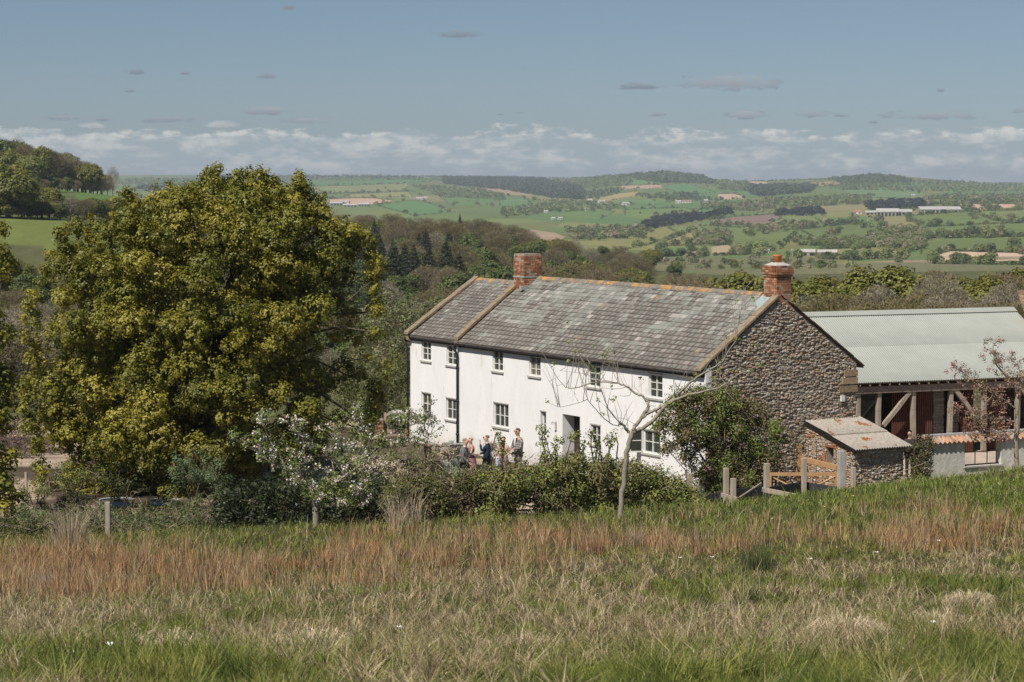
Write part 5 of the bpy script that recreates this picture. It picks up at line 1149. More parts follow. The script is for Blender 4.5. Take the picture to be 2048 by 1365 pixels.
    # garden shrubs
    items = [
     ("shrub", "pale green mounded shrub behind the hedge, below the garden gate", 835, 915, 70, .75, 16, [(.20, .24, .07), (.24, .26, .10), (.22, .20, .16)], 1.3, .6),
     ("shrub", "blue-green leafy shrub under the oak, right of the metal planter", 400, 950, 76, 1.0, 26, [(.11, .17, .07), (.14, .20, .09), (.09, .13, .05)], 1.1, .7),
     ("shrub", "grey-blue shrub behind the blossoming apple tree", 690, 905, 78, .7, 16, [(.15, .19, .15), (.18, .21, .15)], 1.1, .8),
     ("shrub", "dark copper-leaved shrub at the far left edge under the oak", 25, 885, 92, 1.3, 30, [(.10, .055, .05), (.13, .08, .07), (.16, .12, .11)], 1.3, .7),
     ("shrub", "clipped bright green herb mound on the left gravel", 72, 985, 77, .5, 12, [(.17, .23, .035), (.14, .20, .03)], 1.2, .45),
     ("shrub", "grey-green cabbage patch by the gravel on the left", 90, 1030, 73, .55, 14, [(.22, .28, .19), (.18, .25, .15)], 2.2, .35),
     ("shrub", "grey-green cabbages beside the wooden fence post", 175, 1030, 71, .4, 10, [(.20, .27, .17), (.16, .23, .13)], 1.8, .5),
     ("shrub", "low clipped row in front of the corrugated planter", 180, 1028, 78, .3, 10, [(.10, .12, .04), (.13, .13, .05)], 3.2, .4),
     ("shrub", "grey lavender clump beside the gravel, right of the planter", 395, 1024, 76, .38, 10, [(.17, .15, .10), (.13, .13, .07)], 1.3, .6),
     ("shrub", "bright leafy shrub at left between oak and scrub", 30, 960, 84, .9, 18, [(.13, .16, .03), (.11, .13, .03)], 1.2, .7),
     ("shrub", "hawthorn-green bush beside the garden gate pillar", 770, 800, 104, 1.9, 50, [(.13, .15, .035), (.11, .13, .035)], .9, 1.0),
     ("shrub", "pale willow scrub behind the left gable of the farmhouse", 790, 690, 122, 2.8, 90, [(.19, .20, .09), (.23, .22, .12), (.16, .17, .07)], .8, .9),
     ("shrub", "grey willow scrub between oak crown and farmhouse roof", 845, 650, 135, 2.2, 70, [(.20, .19, .11), (.17, .17, .08)], 1.1, .6),
     ("shrub", "yellowish thicket behind the garden at the right of the oak", 740, 760, 112, 1.9, 50, [(.14, .16, .05), (.17, .18, .06)], .9, 1.2),
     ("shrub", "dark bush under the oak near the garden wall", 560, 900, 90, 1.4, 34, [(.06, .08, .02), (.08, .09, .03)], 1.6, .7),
     ("shrub", "small bush growing against the rubble gable behind the timber posts", 1535, 930, 77.6, .25, 8, [(.16, .10, .03), (.30, .14, .03)], .8, 1.0),
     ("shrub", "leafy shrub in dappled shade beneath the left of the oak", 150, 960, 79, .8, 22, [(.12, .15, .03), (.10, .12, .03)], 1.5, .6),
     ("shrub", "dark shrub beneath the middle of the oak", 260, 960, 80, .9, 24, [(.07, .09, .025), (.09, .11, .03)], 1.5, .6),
     ("shrub", "rough green herbs along the gravel left of the planter", 120, 1005, 74, .45, 18, [(.16, .20, .05), (.13, .16, .05)], 2.4, .5),
     ("shrub", "rough green herbs along the gravel behind the fence post", 240, 1048, 67, .42, 34, [(.14, .17, .05), (.11, .14, .04)], 3.0, .5),
     ("shrub", "leafy plants at the right end of the gravel under the oak", 430, 1010, 70, .6, 22, [(.11, .15, .04), (.14, .18, .06)], 1.4, .6),
     ("shrub", "rough greenery at the far left edge of the garden", 15, 1010, 72, .6, 20, [(.13, .16, .04), (.10, .12, .03)], 1.6, .7),
     ("shrub", "flowering shrub with pinkish seed heads behind the man in navy", 985, 905, 85.6, .30, 8, [(.22, .16, .12), (.17, .18, .08)], .7, 1.0)]
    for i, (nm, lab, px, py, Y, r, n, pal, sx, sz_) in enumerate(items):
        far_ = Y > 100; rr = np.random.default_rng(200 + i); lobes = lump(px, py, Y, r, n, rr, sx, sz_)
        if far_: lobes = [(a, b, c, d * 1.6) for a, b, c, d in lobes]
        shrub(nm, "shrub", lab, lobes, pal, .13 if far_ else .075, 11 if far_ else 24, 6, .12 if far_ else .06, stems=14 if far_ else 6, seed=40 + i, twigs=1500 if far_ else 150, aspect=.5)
    rq = np.random.default_rng(77); pl_ = [[(.13, .16, .035), (.10, .13, .03)], [(.17, .21, .08), (.14, .18, .07)], [(.10, .11, .04), (.13, .12, .06)]]
    kd = [("shrub", "low leafy garden plant under the oak canopy"), ("shrub", "grey-green leafy garden plant under the oak canopy"), ("shrub", "low brownish herb clump under the oak canopy")]
    for i in range(27):
        px = 40 + i * 15 + rq.uniform(-8, 8); Y = rq.uniform(66.5, 76); k = i % 3; X = (px - 1024) / F * Y; g = tz(X, Y); r = rq.uniform(.28, .5)
        lobes = [(X + rq.normal() * r * .8, Y + rq.normal() * .3, g + abs(rq.normal()) * r * .5 + .08, rq.uniform(.12, .2)) for _ in range(13)]
        shrub("garden_plant", "plant", kd[k][1], lobes, pl_[k], .07, 26, 6, .06, stems=3, seed=300 + i, group="low garden plants under the oak", twigs=60)
    # heaps of cream flowers in the border by the hedge
    for i, (px, py, lab) in enumerate([(725, 925, "cream flowering border clump behind the apple blossom"), (775, 930, "cream flowering border clump left of the pale green mound"), (880, 905, "cream flowering clump in front of the green utility boxes"), (800, 950, "low pale flowering clump at the hedge foot")]):
        lobes = lump(px, py, 74, .35, 9, rg, 1.5, .5); shrub("flower_clump", "flowers", lab, lobes, [(.20, .19, .09), (.24, .22, .12)], .06, 30, 5, .05, stems=4, seed=60 + i, flowers=(220, [(.62, .52, .38), (.66, .58, .46), (.55, .44, .34)], .05, 4), group="cream flower clumps in the border")
hedges()
def oak_left():
    rg = np.random.default_rng(14); lobes = []
    for (x, y, r) in ((-10, 480, .5), (5, 465, .4), (-20, 520, .6), (12, 540, .35), (-25, 600, .7), (-5, 640, .5), (10, 670, .4), (-30, 720, .8), (0, 745, .6), (20, 780, .5), (-15, 820, .7), (10, 850, .5), (-20, 900, .7), (8, 930, .5), (5, 980, .5), (25, 1000, .35), (-30, 980, .7), (-60, 700, .9), (-70, 850, 1.), (-60, 560, .9)):
        for _ in range(4): p = at(x + rg.normal() * 12 - 6, y + rg.normal() * 14, 72 + rg.normal() * .6); lobes.append((p[0], p[1], p[2], r * .6))
    P, Nn, S, Cc = lobe_leaves(lobes, rg, 13, 9, .13, .08, OLIVE, shell=(.5, 1.1)); b = at(-90, 1040, 72); b[2] = tz(b[0], b[1])
    t = empty("oak_tree", tuple(b), 0, "oak reaching in from the left edge of the picture beside the gravel garden", "tree"); link("crown", leaf_mesh("c", P - b, Nn, S, Cc, rg, .7), M_LEAF, t)
    mb = MB(); mb.tube([(0, 0, -.3), (0, .1, 3), (.2, 0, 6)], [.32, .24, .12], 9)
    for k in range(0, len(lobes), 4): limb(mb, (0, 0, rg.uniform(2, 5)), np.array(lobes[k][:3]) - b, .07, .015, rg, .12, 5, 5)
    mb.build("trunk", M_BARK, t, True)
oak_left()

def traced_tree(name, label, Y0, branches, rg, spread=.5, M=None):
    """trunk and limbs traced from the photo, given a spread in depth; branches: list of (pixel points, first and last radius, depth drift)"""
    b = at(*branches[0][0][0], Y0); b[2] = tz(b[0], b[1]); t = empty(name, tuple(b), 0, label, "tree"); mb = MB(); tips = []; segs = []
    for pts, r0, r1, dy in branches:
        n = len(pts); w = []
        for k, (x, y) in enumerate(pts): yy = Y0 + dy[0] + (dy[1] - dy[0]) * k / max(1, n - 1); p = at(x, y, yy); w.append(p - b)
        if pts is branches[0][0]: w[0] = np.array([0, 0, -.15])
        fine = []; rr = []
        for k in range(n - 1):
            for q in range(3): fine.append(w[k] + (w[k + 1] - w[k]) * q / 3 + (rg.normal(size=3) * min(.012, r0 * .25) if (k + q) else 0)); rr.append(r0 + (r1 - r0) * (k + q / 3) / (n - 1))
        fine.append(w[-1]); rr.append(r1); mb.tube(fine, rr, 7 if r0 > .03 else 4); segs.append((fine, rr, r0)); tips.append(fine[-1])
    mb.build("trunk", M or M_BARKG, t, True); return t, b, segs, tips
def bare_apple():
    rg = np.random.default_rng(15)
    B = [([(1241,1040),(1245,985),(1250,930),(1256,895),(1263,866)], .068, .060, (0, 0)),
     ([(1263,866),(1285,856),(1304,844),(1322,824),(1333,809)], .050, .042, (0, -.1)), ([(1333,809),(1350,800),(1369,792),(1390,787),(1411,783),(1445,774),(1462,760),(1483,746),(1503,742)], .038, .010, (-.1, -.5)),
     ([(1333,809),(1350,795),(1366,779),(1383,764),(1399,752),(1416,742),(1431,733),(1445,724),(1451,712),(1462,695),(1473,678)], .032, .013, (-.1, .3)), ([(1473,678),(1475,655),(1481,627),(1485,600),(1492,575)], .011, .004, (.3, .4)),
     ([(1265,862),(1272,851),(1284,834),(1290,824),(1297,817)], .046, .040, (0, .1)), ([(1297,817),(1297,805),(1289,797),(1281,791),(1274,789),(1264,782),(1254,774),(1244,769),(1234,766),(1218,765),(1200,764),(1187,766),(1175,769),(1158,775),(1140,778),(1131,775),(1118,760),(1100,732)], .032, .006, (.1, .8)),
     ([(1297,827),(1308,821),(1319,817),(1330,812),(1336,807)], .034, .034, (.08, -.1)), ([(1286,836),(1291,830),(1297,827)], .036, .034, (.05, .08)),
     ([(1258,866),(1252,858),(1246,850),(1238,847)], .040, .025, (0, -.1)), ([(1246,852),(1232,838),(1217,819),(1210,802),(1205,787),(1198,772),(1193,760),(1190,740)], .014, .004, (-.1, -.6)),
     ([(1239,853),(1225,850),(1210,839),(1198,827),(1187,814),(1180,806),(1175,799),(1172,780),(1172,755),(1180,730)], .013, .004, (-.1, -.8)), ([(1175,799),(1162,805),(1150,808),(1135,812),(1120,815),(1108,811),(1095,805)], .008, .003, (-.8, -1.1)),
     ([(1254,774),(1240,778),(1222,778),(1205,776)], .008, .004, (.3, .4)), ([(1234,766),(1215,762),(1197,760),(1175,750),(1150,745),(1120,742)], .009, .003, (.4, .9)),
     ([(1274,851),(1250,838),(1225,835),(1205,828)], .006, .003, (0, -.3)), ([(1264,782),(1258,792),(1245,793),(1238,790)], .008, .004, (.3, .2)), ([(1445,774),(1458,790),(1470,803),(1480,812)], .008, .003, (-.3, -.5)), ([(1431,733),(1450,735),(1468,742)], .007, .003, (.2, .1)),
     ([(1473,678),(1490,682),(1510,690)], .007, .002, (.3, .4)), ([(1503,742),(1520,730)], .005, .002, (-.5, -.6))]
    B = [(p_, r0 * .84, r1 * .84, d_) for p_, r0, r1, d_ in B]
    t, b, segs, tips = traced_tree("bare_apple_tree", "young leafless apple tree with forked grey trunk standing in the field before the house", 48, B, rg)
    tw = MB(); buds = []
    for si in (2, 3, 4, 6, 9, 10, 11, 12, 14):
        fine, rr, r0 = segs[si]
        for _ in range(int(len(fine) * .34) + 1):
            p = np.array(fine[rg.integers(1, len(fine))]); L = rg.uniform(.25, 1.25) if si in (3, 6, 11, 12) else rg.uniform(.2, .7); d = np.array([rg.normal() * .35 - (.2 if si in (6, 11, 12) else 0), rg.normal() * .3, 1.0]); d /= np.linalg.norm(d)
            e = p + d * L + np.array([rg.normal() * .08, 0, 0]); tw.tube([p, (p + e) / 2 + rg.normal(size=3) * .03, e], [.0065, .0045, .002], 4)
            if rg.random() < .55: buds.append((*e, .035))
            if rg.random() < .4: m = p + d * L * .5; s = np.array([rg.normal(), rg.normal(), .4]); s /= np.linalg.norm(s); tw.tube([m, m + s * .25], [.004, .002], 4)
    for fine, rr, r0 in segs[1:]:
        if rg.random() < .6: q = fine[-1]; buds.append((*q, .04))
    tw.build("twigs", M_BARKG, t); P, Nn, S, Cc = lobe_leaves(buds, rg, 260, 3, .045, .02, [(.26, .30, .05), (.20, .25, .05)]); link("leaves", leaf_mesh("l", P, Nn, S, Cc, rg, .6), M_LEAFY, t)
bare_apple()
def blossom_apple():
    rg = np.random.default_rng(16); Y = 50
    B = [([(630,1056),(631,1030),(632,1010),(630,998)], .075, .065, (0, 0)), ([(630,998),(624,982),(614,968),(602,961),(588,953),(573,946),(555,934),(537,924),(515,905),(495,890),(480,878)], .045, .008, (0, .6)),
      ([(632,1004),(637,998),(645,994),(658,992),(668,993)], .05, .03, (0, -.2)), ([(645,994),(658,975),(672,965),(690,952),(718,934),(733,918),(745,907),(752,895),(760,880)], .032, .012, (-.1, -.5)),
      ([(760,880),(785,868),(805,860),(825,850),(845,842),(858,838)], .012, .004, (-.5, -.6)), ([(750,900),(780,893),(815,890),(845,880),(862,868)], .012, .004, (-.4, -.8)), ([(573,946),(565,920),(545,890),(530,860),(520,835)], .014, .005, (.1, .5)),
      ([(602,961),(600,930),(610,900),(605,870),(595,850)], .016, .005, (.1, -.4)), ([(668,993),(690,1000),(715,990),(735,970),(750,950)], .02, .006, (-.2, -.7)), ([(672,965),(665,930),(660,900),(668,870),(672,850)], .016, .005, (-.1, .5)), ([(718,934),(722,900),(720,870),(722,845),(720,825)], .014, .004, (-.2, .3)),
      ([(668,993),(680,1010),(700,1018),(720,1012)], .012, .004, (-.2, -.4))]
    t, b, segs, tips = traced_tree("apple_tree", "apple tree in pink-white blossom with leaning trunk standing below the big oak", Y, B, rg)
    leafl, flo = [], []; tw = MB()
    for fine, rr, r0 in segs[1:]:
        for k in range(2, len(fine)):
            for _ in range(3):
                p = np.array(fine[k]); d = np.array([rg.normal(), rg.normal() * .9, abs(rg.normal()) * .8 + .1]); d /= np.linalg.norm(d); L = rg.uniform(.08, .42); e = p + d * L; tw.tube([p, e], [.006, .003], 4); leafl.append((*e, .08))
                if rg.random() < .36: flo.append(e)
    tw.build("twigs", M_BARKG, t); P, Nn, S, Cc = lobe_leaves(leafl, rg, 75, 4, .055, .04, [(.18, .22, .05), (.22, .25, .07), (.13, .17, .04)], shell=(.3, 1.2)); link("leaves", leaf_mesh("l", P, Nn, S, Cc, rg, .55), M_LEAFY, t)
    c = np.array(flo); c = np.repeat(c, 18, 0) + rg.normal(size=(len(c) * 18, 3)) * .045; nn = rg.normal(size=c.shape); nn[:, 2] += .8; nn[:, 1] -= .6; nn[:, 0] -= .3
    link("blossom", leaf_mesh("b", c, nn, rg.uniform(.03, .055, len(c)), np.array([(.80, .70, .69), (.84, .78, .76), (.72, .48, .50)])[rg.choice(3, len(c), p=[.45, .4, .15])], rg, .95), M_PETAL, t)
blossom_apple()
def crab_apple():
    rg = np.random.default_rng(18)
    B = [([(2036,905),(2033,870),(2034,830),(2037,790)], .085, .07, (0, 0)), ([(2034,845),(2010,840),(1985,838),(1960,835),(1930,828),(1905,810)], .035, .01, (0, -.4)), ([(2037,790),(2025,765),(2005,745),(1990,725),(1987,700),(1986,690)], .04, .01, (0, .2)),
      ([(2034,820),(2010,800),(1990,790),(1965,775),(1945,760),(1925,745),(1905,735)], .03, .006, (0, -.5)), ([(2037,790),(2045,760),(2035,730),(2015,712)], .035, .008, (0, .3)), ([(2034,870),(2060,850),(2090,820)], .04, .01, (0, .2)), ([(2000,842),(1985,855),(1965,862),(1940,860)], .015, .005, (-.2, -.5)),
      ([(1985,790),(1975,810),(1960,830),(1955,850)], .012, .005, (-.3, -.6)), ([(2034,860),(2020,870),(1995,872),(1975,868),(1945,872)], .02, .006, (0, -.4))]
    t, b, segs, tips = traced_tree("crab_apple_tree", "copper-leaved crab apple with pink blossom leaning over the pantiled wall", 81.5, B, rg)
    ll, fl = [], []
    for fine, rr, r0 in segs[1:]:
        for k in range(2, len(fine)):
            for _ in range(3):
                p = np.array(fine[k]) + rg.normal(size=3) * np.array([.17, .2, .17]); ll.append((*p, .11))
                if rg.random() < .25: fl.append(p)
    P, Nn, S, Cc = lobe_leaves(ll, rg, 44, 4, .07, .05, [(.27, .155, .11), (.33, .21, .15), (.20, .12, .085), (.30, .22, .13)], shell=(.2, 1.1)); link("leaves", leaf_mesh("l", P, Nn, S, Cc, rg, .6), M_LEAFY, t)
    fl += [np.array(segs[3][0][-1]) + rg.normal(size=3) * .08 for _ in range(8)]; c = np.repeat(np.array(fl), 6, 0); c = c + rg.normal(size=c.shape) * .05; link("blossom", leaf_mesh("b", c, rg.normal(size=c.shape), np.full(len(c), .06), np.array([(.72, .28, .34), (.80, .45, .48)])[rg.integers(0, 2, len(c))], rg, .9), M_PETAL, t)
crab_apple()

# ------------------------------------------------------------------ raised bed timbers in front of the gable
M_POST = pm("weathered_post", (.44, .37, .29), (.32, .26, .20), scale=7, rough=.9, bump=.004, stretch=(1, 1, .3))
M_POSTG = pm("silver_grey_post", (.42, .41, .37), (.31, .30, .27), scale=7, rough=.9, bump=.004, stretch=(1, 1, .3))
M_LINER = pm("black_liner", (.03, .03, .034), (.05, .05, .055), scale=4, rough=.6)
def timbers():
    def post(x0, x1, y0, Y, m, label, dz=.9, name="timber_post", extra=None):
        a, b = at(x0, y0, Y), at(x1, y0, Y); w = b[0] - a[0]; t = MB(); g = min(tz(a[0], Y), a[2] - .4); h = a[2] - g
        t.box(-w / 2, w / 2, -w / 2, w / 2, -.3, h); o = t.build(name, m, None, bevel=.008); o.location = ((a[0] + b[0]) / 2, Y, g); o.rotation_euler = (random.uniform(-.012, .012), random.uniform(-.02, .02), .35)
        return tag(o, label, "post", "posts of the raised beds")
    def board(p, q, h, m, label, th=.05, name="bed_board", top=True):
        p, q = np.array(p), np.array(q); L = np.linalg.norm(q - p); o = MB(); o.box(0, L, -th / 2, th / 2, -h, 0); ob = o.build(name, m, None, bevel=.005)
        d = (q - p) / L; ob.location = tuple(p); ob.rotation_euler = Vector(d).to_track_quat('X', 'Z').to_euler(); return tag(ob, label, "board", "boards of the raised beds")
    post(1375, 1384.5, 947, 70.0, M_POST, "leftmost timber post of the raised beds, before the hedge end"); post(1448, 1457.5, 936, 71.5, M_POST, "second timber post from the left, in front of the lilac"); post(1461.5, 1471, 957, 69.8, M_POST, "short timber post right beside the second one")
    post(1528, 1537.5, 927, 70.5, M_POST, "timber post at the corner of the black lined bed"); post(1604.5, 1613, 917, 72.0, M_POST, "slim timber post in front of the orange gate")
    post(1595, 1604, 890, 77.2, M_NEWT, "new orange timber post standing against the gable"); post(1677, 1690, 902, 71.0, M_POSTG, "thick silver grey gatepost with a bracket"); post(1703, 1711.5, 935, 70.8, M_POST, "short timber post right of the grey gatepost")
    board(at(1371, 995, 69.8), at(1412, 1008, 68.6), .16, M_POST, "pale bottom board of the leftmost raised bed"); board(at(1443, 986, 70.6), at(1474, 995, 69.6), .13, M_POST, "pale board below the two neighbouring posts")
    board(at(1525, 975, 70.4), at(1592, 988, 68.9), .14, M_POST, "pale front board of the black lined bed")
    board(at(1400, 990, 71.2), at(1446, 985, 71.6), .22, M_LINER, "dark liner board between the left posts", .04); board(at(1470, 979, 70.2), at(1528, 973, 71), .3, M_LINER, "dark liner board behind the leaning batten", .04)
    board(at(1537, 974.5, 71.2), at(1605, 964, 72.4), .5, M_LINER, "black liner board running back from the corner post", .04); board(at(1613, 965, 72.2), at(1676, 974, 71.2), .5, M_LINER, "grey-black liner board left of the grey gatepost", .04)
    board(at(1477, 995, 69.8), at(1521, 966, 70.2), .035, M_POST, "thin batten leaning against the liner board", .03, "batten"); board(at(1603, 913, 77.0), at(1675, 931, 75.2), .16, M_NEWT, "orange timber beam with four bolts before the shed", .08, "beam")
    # timber gate behind the posts
    p0, p1 = at(1537, 950, 74.5), at(1676, 944, 74.5); L = p1[0] - p0[0]; gt = empty("timber_gate", (p0[0], 74.5, .3), 0, "orange timber field gate leaning between posts before the shed", "gate"); z = p0[2] - .3
    fr = MB(); fr.box(0, L, -.03, .03, z - .03, z + .07); fr.box(0, L, -.03, .03, z - .55, z - .47); fr.box(.0, .09, -.032, .032, z - .9, z + .03); fr.box(L - .12, L, -.033, .033, z - .9, z + .1); fr.box(L * .5, L * .5 + .08, -.031, .031, z - .9, z - .04); fr.build("frame", M_NEWT, gt)
    br = MB(); br.tube([(L * .53, -.04, z - .5), (L - .1, -.04, z - .05)], .03, 4); br.tube([(L * .08, -.04, z - .1), (L * .46, -.04, z - .5)], .03, 4); br.build("brace", M_NEWT, gt)
    for px, py, l in ((1616, 880, "rusty iron bar leaning on the shed wall"), (1627, 884, "thin timber stake leaning on the shed wall"), (1633, 876, "second thin stake leaning on the shed wall")):
        a = at(px, py, 77.6); s = MB(); s.tube([(0, 0, 0), (.05, .15, a[2] - .2)], .016, 5); o = s.build("stake", M_NEWT if "timber" in l else M_BARK); o.location = (a[0] - .05, a[1] - .25, .1); tag(o, l, "stake")
    # leaning field fence post on the left
    a = at(215.5, 1004, 57.5); t = MB(); g = tz(a[0], 57.5); t.box(-.06, .06, -.055, .055, -.2, a[2] - g); o = t.build("fence_post", M_OAKB, None, bevel=.012); o.location = (a[0], 57.5, g); tag(o, "old grey split fence post at the field edge on the left", "post")
    for px, py, l in ((52, 945, "short round post by the clipped mound on the left"),):
        a = at(px, py, 79); t = MB(); t.tube([(0, 0, 0), (0, 0, a[2])], .05, 8); o = t.build("garden_post", M_POST); o.location = (a[0], 79, 0); tag(o, l, "post")
timbers()
def garden_things():
    # corrugated metal raised planters
    M_GAL = pm("galvanised_steel", (.56, .60, .56), (.45, .49, .46), scale=3, rough=.5)
    for (x0, x1, yt, Y, lab) in ((193, 262, 1004, 77.5, "corrugated galvanised planter left behind the fence post"), (296, 352, 1004, 78.0, "round corrugated galvanised planter in the sun right of the fence post")):
        a, b = at(x0, yt, Y), at(x1, yt, Y); w = b[0] - a[0]; top = a[2]; r = w / 2; pts, rad = [], []
        for k in range(25): pts.append((0, 0, top * k / 24)); rad.append(r + .02 * math.cos(k * math.pi / 2))
        e = empty("metal_planter", ((a[0] + b[0]) / 2, Y + r, 0), 0, lab, "planter"); m = MB(); m.tube(pts, rad, 28, cap=False); m.build("side", M_GAL, e, True)
        s = MB(); s.tube([(0, 0, top - .08), (0, 0, top - .06)], r - .03, 24); s.build("soil", M_BARK, e); rr = np.random.default_rng(int(x0)); P, Nn, S, Cc = lobe_leaves([(rr.normal() * r * .4, rr.normal() * r * .4, top, .13) for _ in range(9)], rr, 40, 4, .06, .05, [(.14, .18, .04), (.22, .16, .06)]); link("plants", leaf_mesh("p", P, Nn, S, Cc, rr), M_LEAFY, e)
    # utility boxes against the wall behind the guests
    for (x0, x1, y0, Y, lab) in ((884, 918, 890, 85.5, "grey-green metal cabinet behind the man in the grey jacket"), (919, 934, 888, 85.0, "narrow grey-green cabinet beside the first one")):
        a, b = at(x0, y0, Y), at(x1, y0, Y); e = empty("utility_cabinet", (a[0], Y, 0), 0, lab, "cabinet"); m = MB(); m.box(0, b[0] - a[0], 0, .5, 0, a[2] - .05); m.build("body", pm("sage_paint", (.36, .40, .33), (.31, .35, .29), scale=3, rough=.6), e, bevel=.01); m = MB(); m.box(-.02, b[0] - a[0] + .02, -.02, .52, a[2] - .047, a[2]); m.build("lid", M_SILL, e)
    a, b = at(848, 888, 90), at(926, 893, 88.6); m = MB(); L = float(np.linalg.norm(b - a)); m.box(0, L, -.2, .2, -.05, 0); e = empty("bench", tuple(a * np.array([1, 1, 0])), math.atan2(b[1] - a[1], b[0] - a[0]), "weathered timber plank bench along the white wall, left of the cabinets", "bench"); o = m.build("seat", M_COPE, e); o.location = (0, 0, a[2])
    for x in (.15, L - .25):
        m = MB(); m.box(x, x + .1, -.15, .15, 0, a[2] - .051); m.build("leg", M_COPE, e)
    # arched garden gate between brick pillar and house
    Y = 99.0; a, b = at(768, 880, Y), at(826, 880, Y); w = b[0] - a[0]; e = empty("garden_gate", (a[0], Y, 0), 0, "arched timber garden gate with grey uprights at the left corner of the house", "gate"); M_G = pm("gate_timber", (.42, .27, .16), (.36, .30, .24), scale=5, rough=.85)
    zt_ = at(770, 826, Y)[2]; zb = at(790, 874, Y)[2]; f = MB(); f.box(0, .10, -.05, .05, 0, zt_); f.box(w - .26, w - .10, -.05, .05, 0, zt_ - .1); f.box(w - .09, w, -.05, .05, 0, zt_ + .02); f.box(.1, w - .26, -.04, .04, zb - .12, zb); f.box(.1, w - .26, -.04, .04, .1, .25); f.build("frame", M_G, e)
    ar = MB(); n = 10; prev = None
    for k in range(n + 1):
        t = k / n; p = np.array([.08 + (w - .32) * t, 0, zt_ - .12 + .2 * math.sin(math.pi * t)])
        if prev is not None: ar.obox(prev - np.array([0, .045, .06]), p - prev, np.array([0, .09, 0]), np.array([0, 0, .12]))
        prev = p
    ar.build("arch", M_POSTG, e); sg = MB(); sg.box(w * .32, w * .62, -.06, -.046, zt_ - .01, zt_ + .11); sg.build("sign_board", M_FRAME, e)
    pk = MB()
    for k in range(7): x = .16 + (w - .46) * k / 6; pk.box(x - .012, x + .012, -.012, .012, zb, zt_ - .1 + .18 * math.sin(math.pi * (k + .5) / 7))
    pk.build("uprights", M_POSTG, e); fb = MB(); fb.box(.1, w - .26, -.02, .02, .25, zb - .12); fb.build("panel", M_G, e)
    rg = np.random.default_rng(5); pb = MB(); a = at(752, 838, 98.8); bricks(pb, np.array([0, 0, 0.]), np.array([1., 0, 0]), np.array([0, 1., 0]), a[2], rg, .30, .30); e2 = empty("brick_pillar", (a[0] - .0, 98.8, 0), 0, "short brick pillar left of the arched garden gate", "pillar"); pb.build("brickwork", M_BRICK, e2); c = MB(); c.box(.01, .29, .01, .29, 0, a[2] - .02); c.build("core", M_MORTAR, e2)
garden_things()

